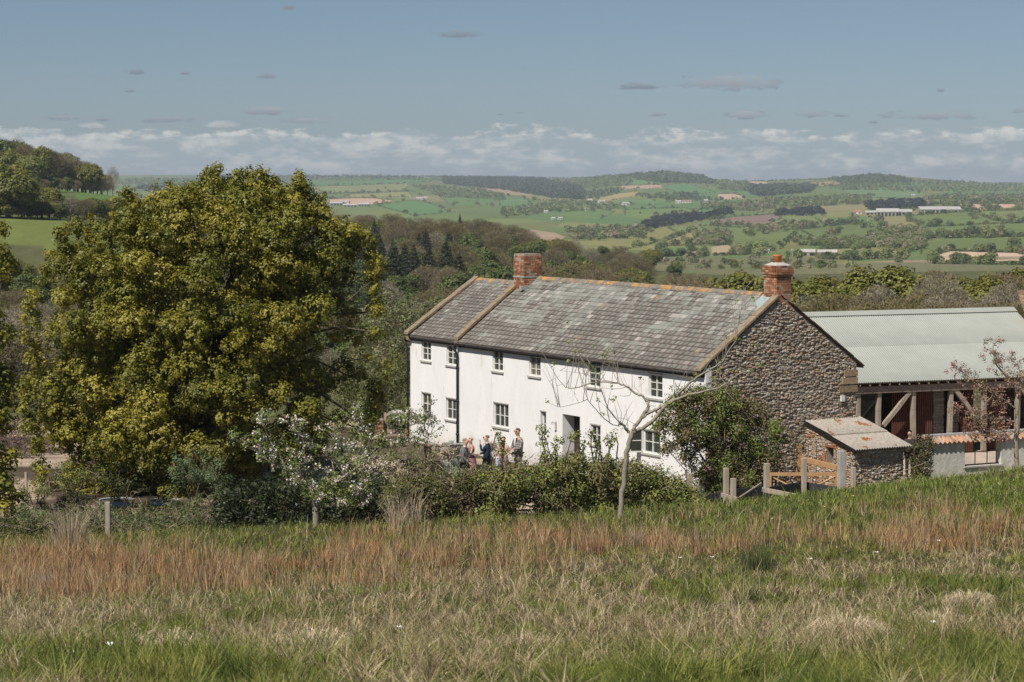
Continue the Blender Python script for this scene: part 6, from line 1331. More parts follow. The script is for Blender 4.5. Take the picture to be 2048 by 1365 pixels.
# ------------------------------------------------------------------ far farm buildings and sheep
def far_buildings():
    rg = np.random.default_rng(33); M_W = pm("pale_farm_wall", (.36, .33, .28), (.30, .27, .23), scale=.5); M_WH = pm("white_cottage_wall", (.72, .69, .64), scale=.5); M_RS = pm("grey_farm_roof", (.46, .44, .41), (.38, .36, .33), scale=.4); M_RR = pm("red_tile_roof", (.42, .20, .12), scale=.5)
    B = [(1742,430,24,8,0,"small farm shed left of the gabled barn on the valley ridge"),(1760,431,0,0,0,None),(1775,433,44,16,1,"gabled cattle barn in the middle of the ridge farm"),(1798,431,50,12,0,"long low farm building in the middle of the ridge farm"),(1878,427,82,14,0,"very long pale barn at the right end of the ridge farm"),(1715,429,16,9,2,"red roofed cottage left of the ridge farm"),
     (1607,512,46,13,1,"grey farm shed in the valley just right of the chimney pot"),(1655,512,38,12,0,"pale open farm shed right of the grey one in the valley"),(1519,499,12,10,2,"pink roofed house in the valley left of the right chimney"),(1532,506,14,7,3,"low white farmhouse near the pink roofed one"),
     (672,411,24,7,0,"large farm shed at the left of the farm below the tan field"),(700,414,26,6,1,"long farm shed in the middle of the farm below the tan field"),(728,413,22,7,0,"pale farm shed at the right of the farm below the tan field"),(690,407,18,5,3,"white farm building at the upper edge of the farm below the tan field"),
     (1203,407,13,6,3,"white house at the left of the distant village"),(1180,406,9,8,3,"tall white house at the left end of the distant village"),(1251,411,14,6,3,"white cottage in the middle of the distant village"),(1171,421,9,5,3,"lone white cottage below the village"),(1357,407,11,6,3,"white house left of the orchard hamlet"),(1374,406,18,6,2,"tan roofed farmhouse in the orchard hamlet"),(1412,404,8,5,3,"white cottage right of the orchard hamlet"),
     (1092,426,8,5,3,"white cottage among the green fields above the wood"),(1106,440,8,5,3,"white cottage near the edge of the wood"),(1120,440,9,5,3,"second white cottage near the edge of the wood"),(840,399,14,4,3,"row of white cottages right of the big tan field"),(852,398,8,4,3,"small white house right of the cottage row"),(1650,441,6,4,2,"tiny stone barn in the valley hedgerow"),(1826,393,8,4,3,"white house on the farthest ridge")]
    for px, py, w, h, k, lab in B:
        if not lab: continue
        p = tpt(px, py, 960); s = p[1] / F; W, Hh = w * s, h * s; D = W * rg.uniform(.35, .5) if w > 20 else W * .7; e = empty("farm_building" if k in (0, 1) else "cottage", (p[0], p[1], p[2] - .5), rg.uniform(-.25, .25), lab, "farm building" if k < 2 else "house")
        wl = MB(); eh = Hh * .55 + .5; wl.add([(-W/2,-D/2,-1),(W/2,-D/2,-1),(W/2,D/2,-1),(-W/2,D/2,-1),(-W/2,-D/2,eh),(W/2,-D/2,eh),(W/2,D/2,eh),(-W/2,D/2,eh),(-W/2,0,eh+Hh*.4),(W/2,0,eh+Hh*.4)], [(0,1,5,4),(2,3,7,6),(1,2,6,9,5),(3,0,4,8,7)]); wl.build("wall", M_W if k < 2 else M_WH, e)
        rf = MB(); o = Hh * .04 + .1; rf.obox((-W/2-o, -D/2-o, eh+.02-o*.3), (W+2*o,0,0), (0, D/2+o, Hh*.4+o*.3), (0,0,.25)); rf.obox((-W/2-o, D/2+o, eh+.02-o*.3), (W+2*o,0,0), (0, -D/2-o, Hh*.4+o*.3), (0,0,.25)); rf.build("roof", M_RR if k == 2 else M_RS, e)
        op = MB(); n = max(2, int(W / 4)); 
        for i in range(n):
            x = -W/2 + W*(i+.3)/n; op.box(x, x + W/n*(.62 if k < 2 else .35), -D/2-.06, -D/2-.01, eh*(.02 if k < 2 else .35), eh*.8)
        op.build("openings", M_DARK, e)
    # sheep below the ridge farm
    M_WO = pm("wool", (.72, .68, .60), (.6, .56, .5), scale=3); M_FA = pm("sheep_face", (.25, .22, .2)); first = None; legs = None
    for i, px in enumerate((1686, 1693, 1699, 1704, 1711, 1735)):
        p = tpt(px, 443 + rg.uniform(-.8, .8), 960)
        if first is None:
            first = bpy.data.objects.new("sheep", None); C.objects.link(first); b = MB(); b.tube([(-.55, 0, .62), (-.45, 0, .66), (-.1, 0, .70), (.3, 0, .68), (.5, 0, .64)], [.12, .26, .32, .29, .14], 10); b.tube([(.42, 0, .74), (.62, 0, .84)], [.14, .09], 7)
            for x in (-.35, .32):
                for y in (-.12, .12): b.tube([(x, y, .6), (x + .02, y, .3), (x, y, 0)], [.07, .04, .035], 5)
            b.build("body", M_WO, first, True); hd = MB(); hd.tube([(.60, 0, .86), (.72, 0, .80), (.82, 0, .70)], [.08, .08, .05], 7); hd.build("head", M_FA, first, True); e = first
        else:
            e = first.copy(); C.objects.link(e)
            for ch in first.children: c = ch.copy(); C.objects.link(c); c.parent = e
        e.location = tuple(p); e.scale = (1.5, 1.5, 1.5); e.rotation_euler = (0, 0, rg.uniform(-.6, .6)); tag(e, "tiny white sheep grazing on the green slope below the ridge farm", "sheep", "sheep below the ridge farm")
far_buildings()

# ------------------------------------------------------------------ people
def skin_obj(name, nodes, edges, m, parent, sub=1):
    me = bpy.data.meshes.new(name); me.from_pydata([n[:3] for n in nodes], edges, []); o = bpy.data.objects.new(name, me); C.objects.link(o)
    md = o.modifiers.new("skin", 'SKIN'); sv = me.skin_vertices[0].data
    for i, n in enumerate(nodes): sv[i].radius = (n[3], n[4] if len(n) > 4 else n[3]); sv[i].use_root = (i == 0)
    s = o.modifiers.new("sub", 'SUBSURF'); s.levels = sub; s.render_levels = sub
    dg = bpy.context.evaluated_depsgraph_get(); me2 = bpy.data.meshes.new_from_object(o.evaluated_get(dg)); o.modifiers.clear(); o.data = me2; me2.name = name
    me2.materials.clear(); me2.materials.append(m); me2.polygons.foreach_set("use_smooth", [True] * len(me2.polygons)); o.parent = parent; return o
M_SKIN = pm("skin", (.56, .35, .25), (.48, .29, .20), scale=8, rough=.55); M_SHIRT = pm("white_shirt", (.78, .77, .75), rough=.8)
def check_mat():
    m = bpy.data.materials.new("checked_cloth"); m.use_nodes = True; nt = m.node_tree; N = nt.nodes; L = nt.links; b = N["Principled BSDF"]; b.inputs['Roughness'].default_value = .85
    tc = N.new("ShaderNodeTexCoord"); sx = N.new("ShaderNodeSeparateXYZ"); L.new(tc.outputs['Object'], sx.inputs[0])
    def stripe(sock, f):
        a = N.new("ShaderNodeMath"); a.operation = 'MULTIPLY'; L.new(sock, a.inputs[0]); a.inputs[1].default_value = f; c = N.new("ShaderNodeMath"); c.operation = 'SINE'; L.new(a.outputs[0], c.inputs[0]); d = N.new("ShaderNodeMath"); d.operation = 'GREATER_THAN'; L.new(c.outputs[0], d.inputs[0]); d.inputs[1].default_value = .45; return d.outputs[0]
    ad = N.new("ShaderNodeMath"); ad.operation = 'MAXIMUM'; L.new(stripe(sx.outputs[2], 78), ad.inputs[0]); s2 = N.new("ShaderNodeMath"); s2.operation = 'MAXIMUM'; L.new(stripe(sx.outputs[0], 78), s2.inputs[0]); L.new(stripe(sx.outputs[1], 78), s2.inputs[1]); L.new(s2.outputs[0], ad.inputs[1])
    mx = N.new("ShaderNodeMix"); mx.data_type = 'RGBA'; L.new(ad.outputs[0], mx.inputs[0]); mx.inputs[6].default_value = (.40, .38, .34, 1); mx.inputs[7].default_value = (.13, .12, .11, 1); L.new(mx.outputs[2], b.inputs['Base Color']); return m
def person(px, py_head, Y, rz, label, height=1.76, jacket=None, trousers=None, dress=None, skirt=None, hair=(.10, .07, .05), bald=False, armL=None, armR=None, shirt=True, glasses=False, hat=None, build=1.0, sleeves=True):
    build = build * 1.22
    g = tz(at(px, 900, Y)[0], Y); s = height / 1.76; p = at(px, py_head, Y); t = empty("person", (p[0], Y, max(g, p[2] - height)), rz, label, "person"); t.scale = (s, s, s)
    aL = armL or ((.24, .02, 1.14), (.24, -.06, .90)); aR = armR or ((-.24, .02, 1.14), (-.24, -.06, .90)); b = build
    nodes = [(0, 0, .96, .11, .09), (0, 0, 1.12, .11, .085), (0, 0, 1.30, .13, .09), (0, .01, 1.44, .065), (0, -.01, 1.53, .062), (0, -.025, 1.59, .085), (0, -.03, 1.665, .108), (0, -.02, 1.725, .085)]
    ed = [(0, 1), (1, 2), (2, 3), (3, 4), (4, 5), (5, 6), (6, 7)]
    def add(n, par): nodes.append(n); ed.append((par, len(nodes) - 1)); return len(nodes) - 1
    add((0, -.135, 1.645, .016), 6)
    for sg, (el, wr) in ((1, aL), (-1, aR)):
        sh = add((sg * .165, .01, 1.40, .052), 2); e = add((*el, .038), sh); w = add((*wr, .026), e); d = np.array(wr) - np.array(el); d /= np.linalg.norm(d); pal = np.array(wr) + d * .07; h = add((*pal, .032, .018), w)
        side = np.cross(d, np.array([0, 0, 1.0])); side = side / (np.linalg.norm(side) + 1e-6)
        for k, (of, ln) in enumerate(((-.027, .062), (-.009, .074), (.009, .070), (.027, .055))):
            q = pal + side * of + d * .035; f = add((*(q + d * ln * .5), .0085), h); add((*(q + d * ln * .85 + np.array([0, 0, -.022])), .007), f)
        add((*(np.array(wr) + d * .045 - side * .04 + np.array([0, 0, -.012])), .009), w)
    for sg in (1, -1):
        hp = add((sg * .09, 0, .88, .085), 0); k = add((sg * .10, -.02, .50, .055), hp); a = add((sg * .10, .01, .09, .037), k); add((sg * .11, -.13, .035, .034), a)
    skin_obj("body", nodes, ed, M_SKIN, t)
    # hair
    cap = MB(); n = 14
    for i in range(6):
        pass
    import bmesh
    bm = bmesh.new(); bmesh.ops.create_uvsphere(bm, u_segments=16, v_segments=10, radius=1)
    for v in bm.verts: v.co = Vector((v.co.x * .092, v.co.y * .104 + .0, v.co.z * .098 + 1.675))
    cut = [v for v in bm.verts if (v.co.z < 1.672 + (.01 if bald else .0) + (-v.co.y) * .55) or (bald and v.co.z > 1.745)]
    if hat is None: bmesh.ops.delete(bm, geom=cut, context='VERTS')
    hm = bpy.data.meshes.new("hair"); 
    for v in bm.verts: v.co.y -= .012
    bm.to_mesh(hm); bm.free(); hm.polygons.foreach_set("use_smooth", [True] * len(hm.polygons))
    if hat is None: link("hair", hm, pm("hair_colour", hair, tuple(x * .7 for x in hair), scale=30, rough=.8), t)
    else: link("hair", hm, pm("hair_colour", hair, tuple(x * .7 for x in hair), scale=30, rough=.8), t).scale = (1.03, 1.03, 1.0)
    if glasses: gm = MB(); gm.box(-.068, .068, -.128, -.10, 1.655, 1.685); gm.build("sunglasses", M_BLACK, t)
    if jacket:
        nd = [(0, .005, 1.12, .155 * b, .115 * b), (0, .005, .96, .165 * b, .125 * b), (0, .005, .82, .17 * b, .13 * b), (0, .0, 1.28, .165 * b, .118 * b), (0, .015, 1.42, .115, .085), (0, .02, 1.47, .06)]
        e2 = [(0, 1), (1, 2), (0, 3), (3, 4), (4, 5)]
        for sg, (el, wr) in ((1, aL), (-1, aR)):
            i = len(nd); nd += [(sg * .165, .01, 1.385, .072), (*el, .056), tuple(np.array(el) + (np.array(wr) - np.array(el)) * .93) + (.043,)]; e2 += [(3, i), (i, i + 1), (i + 1, i + 2)]
        skin_obj("jacket", nd, e2, jacket, t)
        if shirt: sm = MB(); sm.add([(-.05, -.125, 1.45), (.05, -.125, 1.45), (.012, -.145, 1.18), (-.012, -.145, 1.18), (-.05, -.08, 1.47), (.05, -.08, 1.47)], [(0, 3, 2, 1), (0, 1, 5, 4)]); sm.build("shirt", M_SHIRT, t); sc = MB(); sc.tube([(0, .0, 1.455), (0, -.005, 1.50)], [.068, .062], 10); sc.build("collar", M_SHIRT, t)
    if trousers:
        nd = [(0, .0, .93, .14 * b, .11 * b)]; e2 = []
        for sg in (1, -1): i = len(nd); nd += [(sg * .088, 0, .84, .10), (sg * .10, -.015, .50, .075), (sg * .10, .01, .10, .062)]; e2 += [(0, i), (i, i + 1), (i + 1, i + 2)]
        skin_obj("trousers", nd, e2, trousers, t); sh = MB()
        for sg in (1, -1): sh.tube([(sg * .10, .07, .045), (sg * .105, -.05, .05), (sg * .11, -.17, .035)], [.045, .05, .032], 8)
        sh.build("shoes", M_BLACK, t, True)
    if dress:
        nd = [(0, .0, 1.12, .135, .10), (0, .0, 1.28, .15, .115), (0, .01, 1.40, .12, .085)]; e2 = [(0, 1), (1, 2)]
        for sg, el in ((1, aL[0]), (-1, aR[0])): i = len(nd); q = np.array([sg * .165, .01, 1.385]); nd += [tuple(q) + (.072,), tuple(q + (np.array(el) - q) * .45) + (.07,)]; e2 += [(1, i), (i, i + 1)]
        skin_obj("top", nd, e2, dress, t); k = MB(); k.tube([(0, 0, 1.14), (0, 0, 1.0), (0, 0, .8), (0, 0, .45)], [.135, .17, .21, .29], 18, cap=False); k.build("skirt", skirt or dress, t, True)
    return t
def people():
    rgm = lambda n, c, c2=None, sc=12: pm(n, c, c2 or tuple(x * .75 for x in c), scale=sc, rough=.85)
    person(930, 878, 82, R(78), "man in a grey jacket with balding head bowed, leftmost of the wedding guests", 1.76, rgm("grey_wool", (.16, .155, .155)), rgm("black_trousers", (.02, .02, .022)), hair=(.30, .27, .24), bald=True, armL=((.22, -.12, 1.16), (.10, -.34, 1.20)), armR=((-.24, .02, 1.14), (-.20, -.20, .92)), build=1.08)
    person(942, 884, 83.4, R(-70), "fair haired woman in a coral top half hidden behind the man in grey", 1.64, dress=rgm("coral", (.46, .19, .13)), skirt=rgm("rose_print", (.34, .20, .18), (.18, .09, .09), 30), hair=(.62, .45, .33), armL=((.22, -.10, 1.14), (.10, -.32, 1.15)), armR=((-.2, -.12, 1.14), (-.05, -.33, 1.12)))
    person(974, 871, 83.1, R(-100), "man in a navy suit raising a hand to his face, seen from behind", 1.76, rgm("navy_wool", (.022, .035, .065)), rgm("navy_trousers", (.02, .028, .05)), hair=(.22, .17, .13), bald=True, glasses=True, armL=((.22, -.15, 1.20), (.10, -.22, 1.46)), armR=((-.24, -.04, 1.14), (-.16, -.32, 1.06)), build=1.06)
    person(1007, 877, 83.6, R(-15), "woman in a pale rose top and floral skirt holding a blue wrap", 1.64, dress=rgm("pale_rose", (.62, .42, .33), (.5, .3, .25), 25), skirt=rgm("floral_print", (.40, .26, .25), (.18, .10, .12), 40), hair=(.16, .09, .05), armL=((.25, -.02, 1.14), (.12, -.26, 1.04)), armR=((-.25, -.04, 1.14), (-.12, -.28, 1.02)))
    w = MB(); w.tube([(0, 0, .95), (.02, 0, .80), (.0, .03, .62), (-.03, .02, .48)], [.03, .07, .075, .05], 8); q = at(994, 915, 83.3); o = w.build("blue_wrap", pm("blue_white_print", (.22, .34, .62), (.6, .64, .7), scale=22, rough=.8), None, True); o.location = (q[0], 83.25, 0.02); tag(o, "blue and white printed wrap hanging from the floral woman's hands", "wrap")
    ck = check_mat()
    person(1036, 857, 84.3, R(-52), "tall man in a brown and grey checked suit, rightmost of the wedding guests", 1.84, ck, ck, hair=(.16, .10, .06), glasses=True, armL=((.24, -.06, 1.12), (.06, -.26, 1.08)), armR=((-.26, -.02, 1.14), (-.14, -.24, 1.02)))
    person(1820, 862, 85.0, R(-20), "dark haired person whose head shows above the shed beside the ivy", 1.66, rgm("dark_top", (.05, .04, .04)), rgm("dark_trousers", (.03, .03, .03)), hair=(.02, .015, .012), shirt=False)
people()

# ------------------------------------------------------------------ the rough field
def blades(name, X, Y, h, w, lean, az, col, label=None, bow=.35, z=None, curl=1.0):
    """grass blades with a bent, tapering outline: two quads each"""
    n = len(X); w = np.broadcast_to(np.asarray(w, float), (n,)); Z = (terr(X, Y) if z is None else z) - .02; B = np.c_[X, Y, Z]; d = np.c_[np.cos(az), np.sin(az), np.zeros(n)]; wa = rng.uniform(0, 6.283, n); wd = np.c_[np.cos(wa), np.sin(wa), np.zeros(n)] * (w / 2)[:, None]
    L1 = h * .5; up = np.array([0, 0, 1.0]); m = B + up * (L1 * np.cos(lean * .55))[:, None] + d * (L1 * np.sin(lean * .55))[:, None]
    l2 = lean * 1.6 * curl + bow * .5; t = m + up * (L1 * np.cos(l2))[:, None] + d * (L1 * np.sin(l2))[:, None]
    V = np.stack([B - wd, B + wd, m - wd * .8, m + wd * .8, t - wd * .12, t + wd * .12], 1).reshape(-1, 3); k = np.arange(n)[:, None] * 6
    Q = np.concatenate([k + np.array([[0, 1, 3, 2]]), k + np.array([[2, 3, 5, 4]])], 0)
    sh = np.stack([.75, .75, .95, .95, 1.1, 1.1]) if False else np.ones(6); cc = (col[:, None, :] * sh[None, :, None]).reshape(-1, 3)
    o = link(name, npmesh(name, V, Q, cc), M_GRASS); return tag(o, label, "grass", kind="stuff") if label else o
PRF_D = np.array([5, 6, 9, 12, 20, 30, 48, 57, 63.0]); 
def sample_field(n, y0=935, y1=1560):
    """scatter over the field, evenly as the eye sees it"""
    px = rng.uniform(-170, 2220, n); py = rng.uniform(y0, y1, n)
    ds = np.exp(np.linspace(math.log(6.5), math.log(72), 160)); P_ = np.linspace(-200, 2250, 40); X, Y = np.zeros(n), np.zeros(n)
    tab = np.array([[float(proj((p - 1024) / F * d, d, tz((p - 1024) / F * d, d))[1]) for d in ds] for p in P_])
    idx = np.clip(((px - P_[0]) / (P_[1] - P_[0])).astype(int), 0, 39); ok = np.zeros(n, bool)
    for i in range(40):
        m = idx == i; mono = np.minimum.accumulate(tab[i]); Y[m] = np.interp(-py[m], -mono, ds); ok[m] = (py[m] >= mono.min()) 
    X = (px - 1024) / F * Y; return X[ok], Y[ok] + rng.normal(size=ok.sum()) * .02 * Y[ok], px[ok], py[ok]
def field():
    N = 820000; X, Y, px, py = sample_field(N, 925, 1500)
    # gather the blades into tufts
    cell = np.where(Y < 17, .15, np.where(Y < 30, .24, .34)); gx, gy = np.floor(X / cell), np.floor(Y / cell); hsh = lambda a, b, k: np.modf(np.abs(np.sin(a * 127.1 + b * 311.7 + k * 74.7) * 43758.5453))[0]
    cx = (gx + .15 + .7 * hsh(gx, gy, 1)) * cell; cy = (gy + .15 + .7 * hsh(gx, gy, 2)) * cell; pull = rng.random(len(X)) * .92; tid = hsh(gx, gy, 3); tid2 = hsh(gx, gy, 4)
    keep_ = rng.random(len(X)) < .35 + .65 * hsh(gx, gy, 6); X = X + (cx - X) * pull; Y = Y + (cy - Y) * pull; out = np.arctan2(Y - cy, X - cx)
    X, Y, px, py, out, tid, tid2 = (q[keep_] for q in (X, Y, px, py, out, tid, tid2))
    bt = np.interp(px, [-200, 0, 200, 400, 700, 1000, 1300, 1500, 1700, 1850, 1950, 2048, 2250], [1112, 1112, 1118, 1112, 1098, 1086, 1074, 1070, 1062, 1035, 1040, 1072, 1085])
    bb = np.interp(px, [-200, 0, 200, 400, 700, 1000, 1300, 1500, 1700, 1850, 1950, 2048, 2250], [1190, 1195, 1188, 1178, 1158, 1134, 1118, 1116, 1118, 1108, 1094, 1086, 1090])
    wv = (vnoise(X, Y * .6, 1.6, 3) - .5) * 95; band = sstep(py + wv, bt - 8, bt + 8) * (1 - sstep(py + wv, bb - 8, bb + 12)); brk = sstep(vnoise(X + 7, Y * .5, 1.1, 3), .34, .50); band = band * (.12 + .88 * brk) * np.where(tid < .2, .3, 1)
    dens = vnoise(X + 31, Y * .7 + 9, 1.0, 3); bias = np.interp(px, [0, 300, 700, 1000, 1500, 2048], [.07, -.01, .05, .03, .0, -.02]) - .13 * sstep(py, 1290, 1345) * sstep(px, 1000, 1400) - .05 * sstep(py, 1310, 1360)
    bias = bias - .10 * np.exp(-((px - 450) / 260) ** 2 - ((py - 1225) / 40) ** 2) - .10 * np.exp(-((px - 1350) / 330) ** 2 - ((py - 1160) / 28) ** 2)
    lower = sstep(py + wv * .5, bb, bb + 20); straw = lower * sstep(dens * .75 + tid * .25 + bias, .490, .560) * .86 + (1 - lower) * (1 - band) * .12 + band * .25
    straw = np.clip(straw + .45 * sstep(py, bb - 4, bb + 10) * (1 - sstep(py, bb + 22, bb + 60)) * brk, 0, .93)
    u = rng.random(len(X)); isr = u < band * .85; iss = (~isr) & (rng.random(len(X)) < straw); isg = ~(isr | iss)
    def wid(Y_, w): return np.maximum(w, Y_ / F * 1.25)
    def var(n, a=.45, b=1.45): return rng.uniform(a, b, (n, 1))  # wide brightness spread puts self-shadowing between blades into their colour
    # green
    x, y = X[isg], Y[isg]; n = len(x); T, T2 = tid[isg], tid2[isg]; pt = vnoise(x + 3, y, 1.6, 3); c1 = np.array([.185, .23, .040]); c2 = np.array([.27, .265, .070]); c3 = np.array([.085, .125, .026]); k = np.clip(sstep(pt, .35, .65) * .6 + T * .4, 0, 1)[:, None]
    col = c1 * (1 - k) + c2 * k; dk = (T2 > .68).astype(float)[:, None] * .9; col = col * (1 - dk) + c3 * dk; lush = (sstep(px[isg], 1250, 1700) * (1 - sstep(py[isg], 1010, 1060)))[:, None]; col = col * (1 - lush * .5) + np.array([.19, .26, .04]) * lush * .5
    col = col * var(n); tall = (.06 + .20 * T ** 2 + .06 * vnoise(x + 15, y + 40, .9, 2)) + .05 * sstep(y, 38, 55); h = tall * rng.uniform(.5, 1.25, n)
    blades("green_grass", x, y, h, wid(y, .0052), rng.uniform(.15, 1.0, n), out[isg] + rng.normal(size=n) * .6, col, "lush green grass of the rough field below the camera")
    # dead rushes
    x, y = X[isr], Y[isr]; n = len(x); T = tid[isr]; o = np.array([.50, .275, .125]); s_ = np.array([.50, .36, .20]); d_ = np.array([.20, .115, .06]); q = sstep(vnoise(x, y, .8, 2) * .6 + T * .4, .35, .65)[:, None]
    col = o * (1 - q) + s_ * q; col = np.where(rng.random((n, 1)) < .25, d_, col) * var(n, .55, 1.4); h = (.20 + .30 * T) * rng.uniform(.5, 1.15, n)
    blades("dead_rushes", x, y, h, wid(y, .0045) * .85, np.abs(rng.normal(size=n)) * .30, out[isr] + rng.normal(size=n) * .5, col, "broken band of dead orange-brown rushes crossing the field", bow=.15)
    # straw
    x, y = X[iss], Y[iss]; n = len(x); T = tid[iss]; r = rng.random((n, 1)); col = np.where(r < .45, np.array([.45, .355, .195]), np.where(r < .78, np.array([.25, .185, .10]), np.array([.64, .53, .35]))) * var(n, .6, 1.35)
    h = (.06 + .20 * T) * rng.uniform(.4, 1.4, n); blades("straw_grass", x, y, h, wid(y, .0045), rng.uniform(.3, 1.35, n), out[iss] + rng.normal(size=n) * .9 + T * 4, col, "pale dead straw lying through the grass of the field")
    # long single stalks and seed heads
    m = (rng.random(len(X)) < .0016) & (Y > 13); x, y = X[m], Y[m]; n = len(x); col = np.array([.50, .41, .29]) * rng.uniform(.6, 1.2, (n, 1)); blades("dry_stalks", x, y, rng.uniform(.3, .7, n), wid(y, .004) * .9, rng.uniform(.1, .9, n), rng.uniform(0, 6.28, n), col, "scattered long dry stalks standing above the grass", bow=.1)
    # matted heaps of dead straw
    for (hx, hy, w_, hh, nn, lab) in ((1700, 1300, .62, .16, 2600, "matted heap of dead straw nearest the camera on the right"), (1945, 1218, .62, .13, 1900, "matted straw tussock at the right edge of the field"), (1885, 1258, .5, .10, 1500, "flattened straw tussock between the two heaps on the right"), (620, 1290, .7, .12, 1800, "straw tussock in the lower left of the field"), (330, 1330, .6, .12, 1600, "pale straw tussock at the bottom left"), (1050, 1300, .6, .1, 1500, "low straw tussock at the bottom centre")):
        d = float(np.interp(-hy, [-1500, -1365, -1262, -1180], [9.8, 12, 20, 30])); cx = (hx - 1024) / F * d; w_ *= .45; nn = nn // 3; hh *= .8; a = rng.uniform(0, 6.28, nn); r = np.sqrt(rng.random(nn)); x = cx + np.cos(a) * r * w_ * .8; y = d + np.sin(a) * r * w_ * 1.1; z = terr(x, y) + hh * (1 - r ** 2) * rng.uniform(.3, 1, nn)
        col = np.array([.82, .68, .45]) * rng.uniform(.45, 1.15, (nn, 1)); o = blades("straw_heap", x, y, rng.uniform(.10, .28, nn), np.full(nn, .006), rng.uniform(.9, 1.35, nn), a + rng.normal(size=nn) * .7, col, None, z=z); tag(o, lab, "straw heap")
    # clumps of tall dry reed
    for i, (cx_, cy_, top_, w_, nn, ln, lab) in enumerate([(135, 1098, 1005, .40, 260, .28, "tall fan of pale reeds beside the fence post on the left"), (815, 1052, 955, .45, 90, .26, "thin tall reeds right of the blossoming apple tree"), (100, 1185, 1125, .30, 360, .75, "reeds blown over to the left at the field's left edge"), (1275, 1098, 1045, .12, 160, .5, "tangled dry clump at the foot of the bare apple tree"), (790, 1060, 985, .2, 90, .3, "leaning reed stalks beside the dark hedge"), (1520, 1150, 1080, .35, 420, .1, "dark green rush tuft in the middle of the field"), (1190, 1110, 1062, .25, 200, .2, "rusty rush tuft below the bare apple tree")]):
        ds = np.linspace(8, 66, 500); Yc = ds[np.argmin(np.abs(np.array([float(proj((cx_ - 1024) / F * d, d, tz((cx_ - 1024) / F * d, d))[1]) for d in ds]) - cy_))]; Xc = (cx_ - 1024) / F * Yc; H_ = (cy_ - top_) * Yc / F
        x = Xc + rng.normal(size=nn) * w_ * .35; y = Yc + rng.normal(size=nn) * w_ * .35; az = np.arctan2(y - Yc, x - Xc) if ln < .7 else np.full(nn, math.pi) + rng.normal(size=nn) * .4; c = np.array([.13, .15, .06]) if "dark green" in lab else (np.array([.40, .24, .13]) if "rusty" in lab else np.array([.50, .40, .28]))
        o = blades("reed_clump", x, y, H_ * rng.uniform(.5, 1.08, nn), np.maximum(.006, Y_w(Yc)), np.abs(rng.normal(size=nn)) * ln + (.25 if ln > .7 else .04), az, c * rng.uniform(.7, 1.2, (nn, 1)), None, bow=.08); tag(o, lab, "reeds")
def Y_w(Y): return np.full(1, Y / F * 1.3)[0]
field()
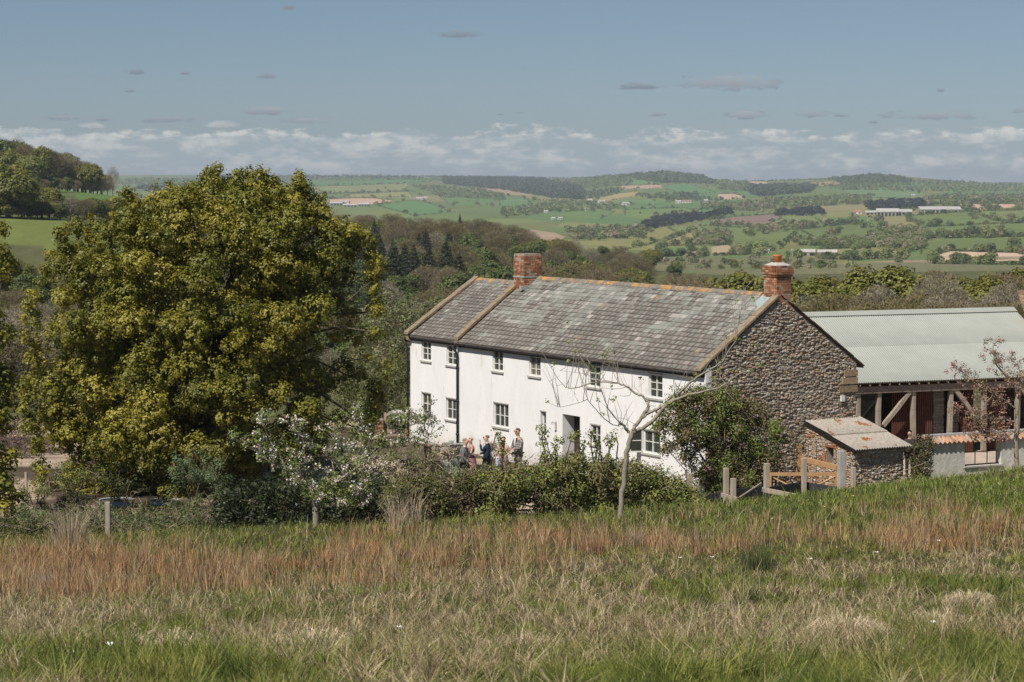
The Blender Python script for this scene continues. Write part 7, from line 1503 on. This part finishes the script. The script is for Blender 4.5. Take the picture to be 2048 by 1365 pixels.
def flowers():
    rg = np.random.default_rng(44); m = pm("white_petal", (.82, .80, .76), rough=.6); my = pm("yellow_petal", (.75, .6, .2), rough=.6)
    for i, (px, py, w, y) in enumerate([(1363, 1110, 'left of the rush band gap', 0), (1428, 1109, 'second from the left below the rushes', 0), (1626, 1112, 'in front of the rushes on the right', 0), (1760, 1098, 'beside the fallen brown stalks', 0), (1885, 1076, 'high in the rushes on the right', 0), (795, 1242, 'alone in the lower middle of the field', 0), (1875, 1233, 'between straw tussocks on the right', 0), (1653, 1009, 'in the bright grass below the shed', 1), (1710, 988, 'small one in the grass before the shed', 1), (210, 1272, 'alone in the lower left of the field', 0)]):
        ds = np.linspace(8, 70, 500); Yc = ds[np.argmin(np.abs(np.array([float(proj((px - 1024) / F * d, d, tz((px - 1024) / F * d, d) + .25)[1]) for d in ds]) - py))]; Xc = (px - 1024) / F * Yc; t = MB(); s = .015 if Yc < 25 else .027; hz = .20
        e = empty("wild_flower", (Xc, Yc, tz(Xc, Yc)), 0, ("yellow" if y else "white") + " wild flower " + w, "flower"); t.tube([(0, 0, 0), (.01, 0, hz)], .0025, 4, (.16, .2, .05)); t.build("stem", M_GRASS, e); h = MB()
        for k in range(6): a = k * 1.047; h.add([(0, 0, hz), (math.cos(a) * s - math.sin(a) * s * .4, math.sin(a) * s + math.cos(a) * s * .4, hz + .012), (math.cos(a) * s * 1.4, math.sin(a) * s * 1.4, hz + .02), (math.cos(a) * s + math.sin(a) * s * .4, math.sin(a) * s - math.cos(a) * s * .4, hz + .012)], [(0, 1, 2, 3)])
        h.build("petals", my if y else m, e)
    # fallen dead branches in the grass below the shed
    for i, (pts, lab) in enumerate([([(1735, 1000), (1765, 965), (1800, 945), (1840, 930), (1860, 922)], "arching dead bramble stem in the grass below the shed"), ([(1762, 985), (1800, 970), (1850, 966), (1900, 962)], "long low dead stem lying right of the arching one"), ([(1665, 982), (1680, 992), (1705, 998)], "short forked twig in the bright grass"), ([(1610, 1020), (1650, 1026), (1672, 1024)], "small pale stick in the bright grass")]):
        ps = [at(x, y, 62 - k * .15) for k, (x, y) in enumerate(pts)]; m_ = MB(); m_.tube([p - ps[0] for p in ps], [.014 - .002 * k for k in range(len(ps))], 5); o = m_.build("dead_stem", M_BARKG, None, True); o.location = tuple(ps[0]); tag(o, lab, "dead stem")
flowers()

# ------------------------------------------------------------------ air
def haze():
    pts = []
    for o in bpy.data.objects:
        if o.type == 'MESH' and o.name.split('.')[0] in ("ground", "far_woodland"): n = len(o.data.vertices); a = np.empty(n * 3, np.float32); o.data.vertices.foreach_get("co", a); a = a.reshape(-1, 3); pts.append((a.min(0), a.max(0)))
    lo = np.min([p[0] for p in pts], 0) - 5; hi = np.max([p[1] for p in pts], 0) + 5; lo[2] += 4; hi[2] = max(hi[2], 34)
    m = MB(); m.box(lo[0], hi[0], lo[1] - 20, hi[1], lo[2], hi[2]); mt = bpy.data.materials.new("haze"); mt.use_nodes = True; nt = mt.node_tree; nt.nodes.remove(nt.nodes["Principled BSDF"])
    v = nt.nodes.new("ShaderNodeVolumePrincipled"); v.inputs['Color'].default_value = (.78, .88, 1, 1); v.inputs['Density'].default_value = 8.0e-5; v.inputs['Anisotropy'].default_value = .1
    nt.links.new(v.outputs[0], nt.nodes["Material Output"].inputs['Volume']); o = m.build("haze", mt); tag(o, "thin blue haze filling the valley air", "haze", kind="stuff")
haze()
